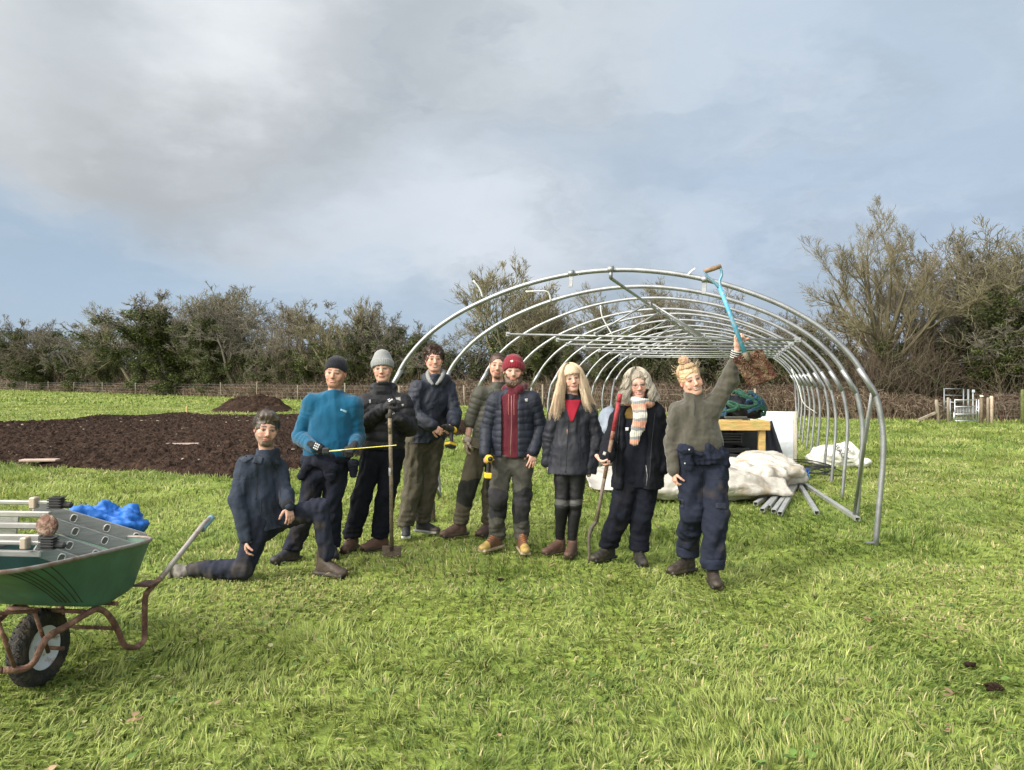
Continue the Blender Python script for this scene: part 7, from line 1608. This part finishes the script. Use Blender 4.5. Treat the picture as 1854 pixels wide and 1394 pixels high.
def p_shovel():
    z = 6.15
    J = joints(z, dict(nk=(1255, 724), sL=(1228, 745), sR=(1291, 738), eL=(1218, 802, .02), wL=(1220, 852, -.06), eR=(1320, 690, -.03), wR=(1334, 634, -.10), hL=(1249, 838), hR=(1292, 838), kL=(1253, 925, -.05), kR=(1296, 930, -.12)), [(1244, 6.40, -55), (1290, 6.00, -8)])
    sk = np.array([.57, .33, .25]); M = frame(6, 2, -19); c = P(1250, 687, z)
    hc = P(1338, 606, z-.20); sh_d = nrm(P(1349, 638, z-.22)-P(1302, 515, z-.22))
    hs = [hand(J['wL'], (.05, -.08, -1), (1, .25, 0), -1, curl=.45, splay=.06, skin=sk, s=.95), hand(J['wR']+[.004, .0, .03], (.02, -.18, 1), (.25, -.9, .2), -1, curl=.98, splay=.0, thumb=.9, skin=sk, s=.98)]
    o = person('smiling woman in an olive fleece with a hair bun raising a shovel', J, None, (c, M, 1.0, dict(skin=sk, smile=1.0, brow=(.15, .095, .06), lips=(.46, .22, .19), open=.45, fw=.98, jw=.92)), dict(core=CORE, hands=hs))
    Wl = lambda x, y, z_: c+HS*(M@np.array([x, y, z_])); blond = (.42, .29, .17)
    scalp(c, M, 1.0, C_hair, o, blond, rx=.079, ry=.101, rz=.094, front=.062, fz=.004, nm='hair', tex=90, amp=.0035)
    rg = np.random.default_rng(8); b = MB(); bc = Wl(-.005, -.005, .145)
    for k in range(300):
        a = rg.uniform(0, 6.3); e_ = nrm(rg.normal(0, 1, 3)); f_ = nrm(np.cross(e_, rg.normal(0, 1, 3))); r_ = rg.uniform(.020, .044); t = np.linspace(0, rg.uniform(1.5, 3.6), 12)+a
        b.tube(bc+r_*(np.cos(t)[:, None]*e_+np.sin(t)[:, None]*f_)*np.array([1, 1, .85])+rg.normal(0, .003, 3), [.0021*rg.uniform(.6, 1.2)]*12, 4, np.array([(.58, .42, .25), (.42, .28, .16), (.60, .36, .27)][k % 3])*rg.uniform(.8, 1.1))
    for k in range(420):
        a = rg.uniform(-3.1, 3.1); th = np.linspace(rg.uniform(1.1, 1.55), .15, 10); fr = .95 if abs(a) < 1 else 1; lf = rg.uniform(1.02, 1.10)
        pt = [Wl(.079*lf*math.sin(q)*math.sin(a), -.014+.100*lf*math.sin(q)*math.cos(a), .033+.094*lf*math.cos(q)) for q in th if not (math.cos(a) > .25 and q > .95)]
        if len(pt) > 3: b.tube(pt, .0016*rg.uniform(.6, 1.2), 4, np.array(blond)*rg.uniform(.75, 1.4))
    for k in range(26):
        a = rg.uniform(-3.1, 3.1); p0 = Wl(.078*math.sin(a), -.014+.098*math.cos(a)*(.3 if math.cos(a) > 0 else 1), .06+.05*rg.random()); d = nrm(p0-c+rg.normal(0, .03, 3)); pt = [p0+d*.012*q+rg.normal(0, .003, 3) for q in range(5)]; b.tube(pt, .0011, 4, (.6, .46, .3))
    b.build('hair_bun', C_hair, o)
    trousers(o, J, C_denim, None, w=(.112, .098, .084), amp=.013, seed=91, colf=mudcol((.013, .0165, .030), .24, 5, (.10, .075, .045)), bottom=.14, stack=.008, nm='overall_trousers')
    for s_, zz in (('L', .175), ('R', .165)):
        a = J['a'+s_]; k = J['k'+s_]; t = (k[2]-zz)/(k[2]-.11); q = k+(a-k)*t; g = SDF(q-.17, q+.17, .0075); g.cap(q-UP*.022, q+UP*.022, .092, .094, .01); g.cut(q-UP*.045, -UP, .01); g.cut(q+UP*.035, UP, .01); sdfobj('turn_up', g, C_denim, o, disp=lambda V, N: folds(V, 10, .006, 2), colf=lambda V: np.tile([.015, .019, .034], (len(V), 1)))
    j = top(o, J, C_fleece, None, wch=.175, wws=.180, whm=.165, dep=.66, hem=float(P(1260, 815, z)[2]), sl=(.078, .066, .046), sh=.074, amp=.014, seed=92, collar=.065, neck=.072, crk=.45, nm='fleece', colf=lambda V: np.array([.062, .058, .045])*(1+.15*vn(V, 90, 3))[:, None], endR=.80)
    seam(j, [(1257, 722), (1258, 735), (1257, 752)], .003, M_zip, 'zip')
    E_, W_ = J['eR'], J['wR']; dd = nrm(W_-E_); b = MB()
    for q in range(8): p_ = E_+(W_-E_)*(.74+q*.032); b.lathe(p_, dd, [(-.0045, .034), (-.003, .040), (.003, .040), (.0045, .034)], 20, (.45, .45, .42) if q % 2 else (.015, .015, .018))
    b.build('striped_cuff', mat('striped_cuff_knit', attr=True, rough=.95), o)
    # overall top rolled down and tied at the waist
    g = SDF(*bbox({'a': P(1215, 795, z), 'b': P(1320, 870, z)}, .22), .0072); cc = (J['hL']+J['hR'])/2; cc[2] = P(0, 826, z)[2]
    for q in np.linspace(0, 2*PI, 27): g.ell(cc+np.array([.185*math.cos(q), .135*math.sin(q), .012*math.cos(q*2)]), (.028, .028, .048), k=.02)
    g.cap(P(1234, 812, z-.16), P(1250, 816, z-.17), .040, .036, .015); g.cap(P(1240, 822, z-.17), P(1246, 842, z-.165), .040, .048, .015, flat=(0, 1, 0), f=.45); g.cap(P(1248, 815, z-.17), P(1268, 822, z-.16), .022, .02, .01)
    g.cap(P(1282, 812, z-.13), P(1308, 836, z-.08), .045, .050, .02, flat=(.4, 1, 0), f=.5); g.cap(P(1300, 808, z-.05), P(1314, 842, z-.03), .045, .035, .02)
    k_ = sdfobj('tied_sleeves', g, C_denim, o, disp=lambda V, N: folds(V, 14, .010, 3, UP, 1.8), colf=lambda V: np.tile([.013, .016, .030], (len(V), 1)))
    for (x, y) in ((1240, 839), (1248, 814)): patch(k_, [(x-1.2, y-1.2), (x+1.2, y-1.2), (x+1.2, y+1.2), (x-1.2, y+1.2)], M_white, 'button', 3, .002)
    tr = [q for q in o.children if q.name.startswith('overall_trousers')][0]; cm = mat('pocket_cloth', (.012, .015, .028), rough=.9, bump=1, bscale=80)
    patch(tr, [(1296, 910), (1318, 912), (1317, 922), (1295, 920)], cm, 'pocket_flap', 6, .008); patch(tr, [(1229, 902), (1238, 905), (1238, 920), (1229, 918)], cm, 'pocket_flap', 6, .008); seam(tr, [(1287, 866), (1300, 867), (1314, 866)], .002, M_zip, 'pocket_seam'); seam(tr, [(1272, 850), (1270, 880), (1272, 905)], .002, M_zip)
    for f_ in ((1244, 6.38, -58), (1291, 6.02, -5)): boot(o, P(f_[0], 0, f_[1])[0], f_[1], f_[2], C_leather, ((.032, .025, .020), (.015, .013, .012), None), s=1.0, shaft=.17)
    # the shovel
    q0 = P(1302, 517, z-.30); q1 = P(1349, 640, z-.30)
    e = empty('shovel', P(1340, 620, z-.3), 'shovel with blue shaft and muddy square blade held up overhead', 'shovel')
    Mb = mat('blue_shaft_paint', (.07, .30, .46), rough=.5, tint=(.30, .33, .34), tf=.38, tscale=22, tsharp=.05, var=.15)
    b = MB(); b.tube([q0, (q0+q1)/2, q1], [.0165, .0165, .0175], 12); b.build('shaft', Mb, e)
    a, d_ = P(1277, 491, z-.30), P(1304, 482, z-.30)
    b = MB(); b.tube([q0+nrm(q1-q0)*.02, P(1290, 508, z-.3), P(1280, 500, z-.3), a], [.015, .011, .010, .010], 8, smooth=3); b.tube([q0+nrm(q1-q0)*.02, P(1303, 508, z-.3), P(1307, 497, z-.3), d_], [.015, .011, .010, .010], 8, smooth=3); b.build('yoke', mat('worn_steel_blue', (.22, .32, .38), rough=.5, metal=.3, tint=(.10, .28, .40), tf=.5, tscale=20), e)
    b = MB(); b.tube([a-nrm(d_-a)*.008, (a+d_)/2, d_+nrm(d_-a)*.004], [.0165, .019, .0165], 12); b.build('grip', mat('worn_wood_grip', (.22, .14, .08), rough=.7, var=.3, vscale=30), e)
    cor = [P(1325, 649, z-.28), P(1378, 632, z-.30), P(1406, 684, z-.22), P(1353, 702, z-.20)]; n = 28; u = np.linspace(0, 1, n); U, Vv = np.meshgrid(u, u, indexing='ij')
    g = (cor[0]*(1-U[..., None])+cor[3]*U[..., None])*(1-Vv[..., None])+(cor[1]*(1-U[..., None])+cor[2]*U[..., None])*Vv[..., None]
    g[..., 1] += .022*(2*np.abs(Vv-.5))**2.2*-1-.02*U**2; ro = np.minimum(1, 12*np.minimum(Vv, 1-Vv)+.7); b = MB(); b.sheet(g, .004)
    col = None; bl = b.build('blade', mat('muddy_steel', (.20, .13, .085), rough=.8, metal=.15, tint=(.085, .030, .02), tf=.55, tscale=14, tsharp=.06, var=.45, vscale=35, bump=3, bscale=45), e)
    b = MB(); rg = np.random.default_rng(6)
    for k in range(320):
        uu, vv_ = rg.random(2); uu = .06+.88*(uu**.7 if k % 2 else rg.uniform(.0, .5)); vv_ = .06+.88*vv_; i, jn = int(uu*(n-1)), int(vv_*(n-1)); s2 = rg.uniform(.0025, .0065); b.box(g[i, jn]+[0, -.004, 0], (s2*1.4, s2*.6, s2), frame(rg.uniform(0, 90), rg.uniform(0, 90), 0), [(.30, .14, .10), (.13, .05, .035), (.38, .27, .20), (.20, .19, .07)][k % 4], s2*.15)
    b.build('mud', mat('mud_clods', attr=True, rough=1), bl)['kind'] = 'stuff'
    b = MB(); b.tube([q1-nrm(q1-q0)*.01, q1+nrm(q1-q0)*.05, (cor[0]+cor[1])/2*.8+(cor[2]+cor[3])/2*.2], [.021, .019, .012], 10); b.build('socket', mat('socket_steel', (.18, .15, .11), rough=.7, metal=.4, bump=1), e)
if PEOPLE:
    for f_ in (p_kneeling, p_blue, p_grey_beanie, p_curly, p_olive, p_red_beanie, p_blonde, p_scarf, p_shovel): f_()
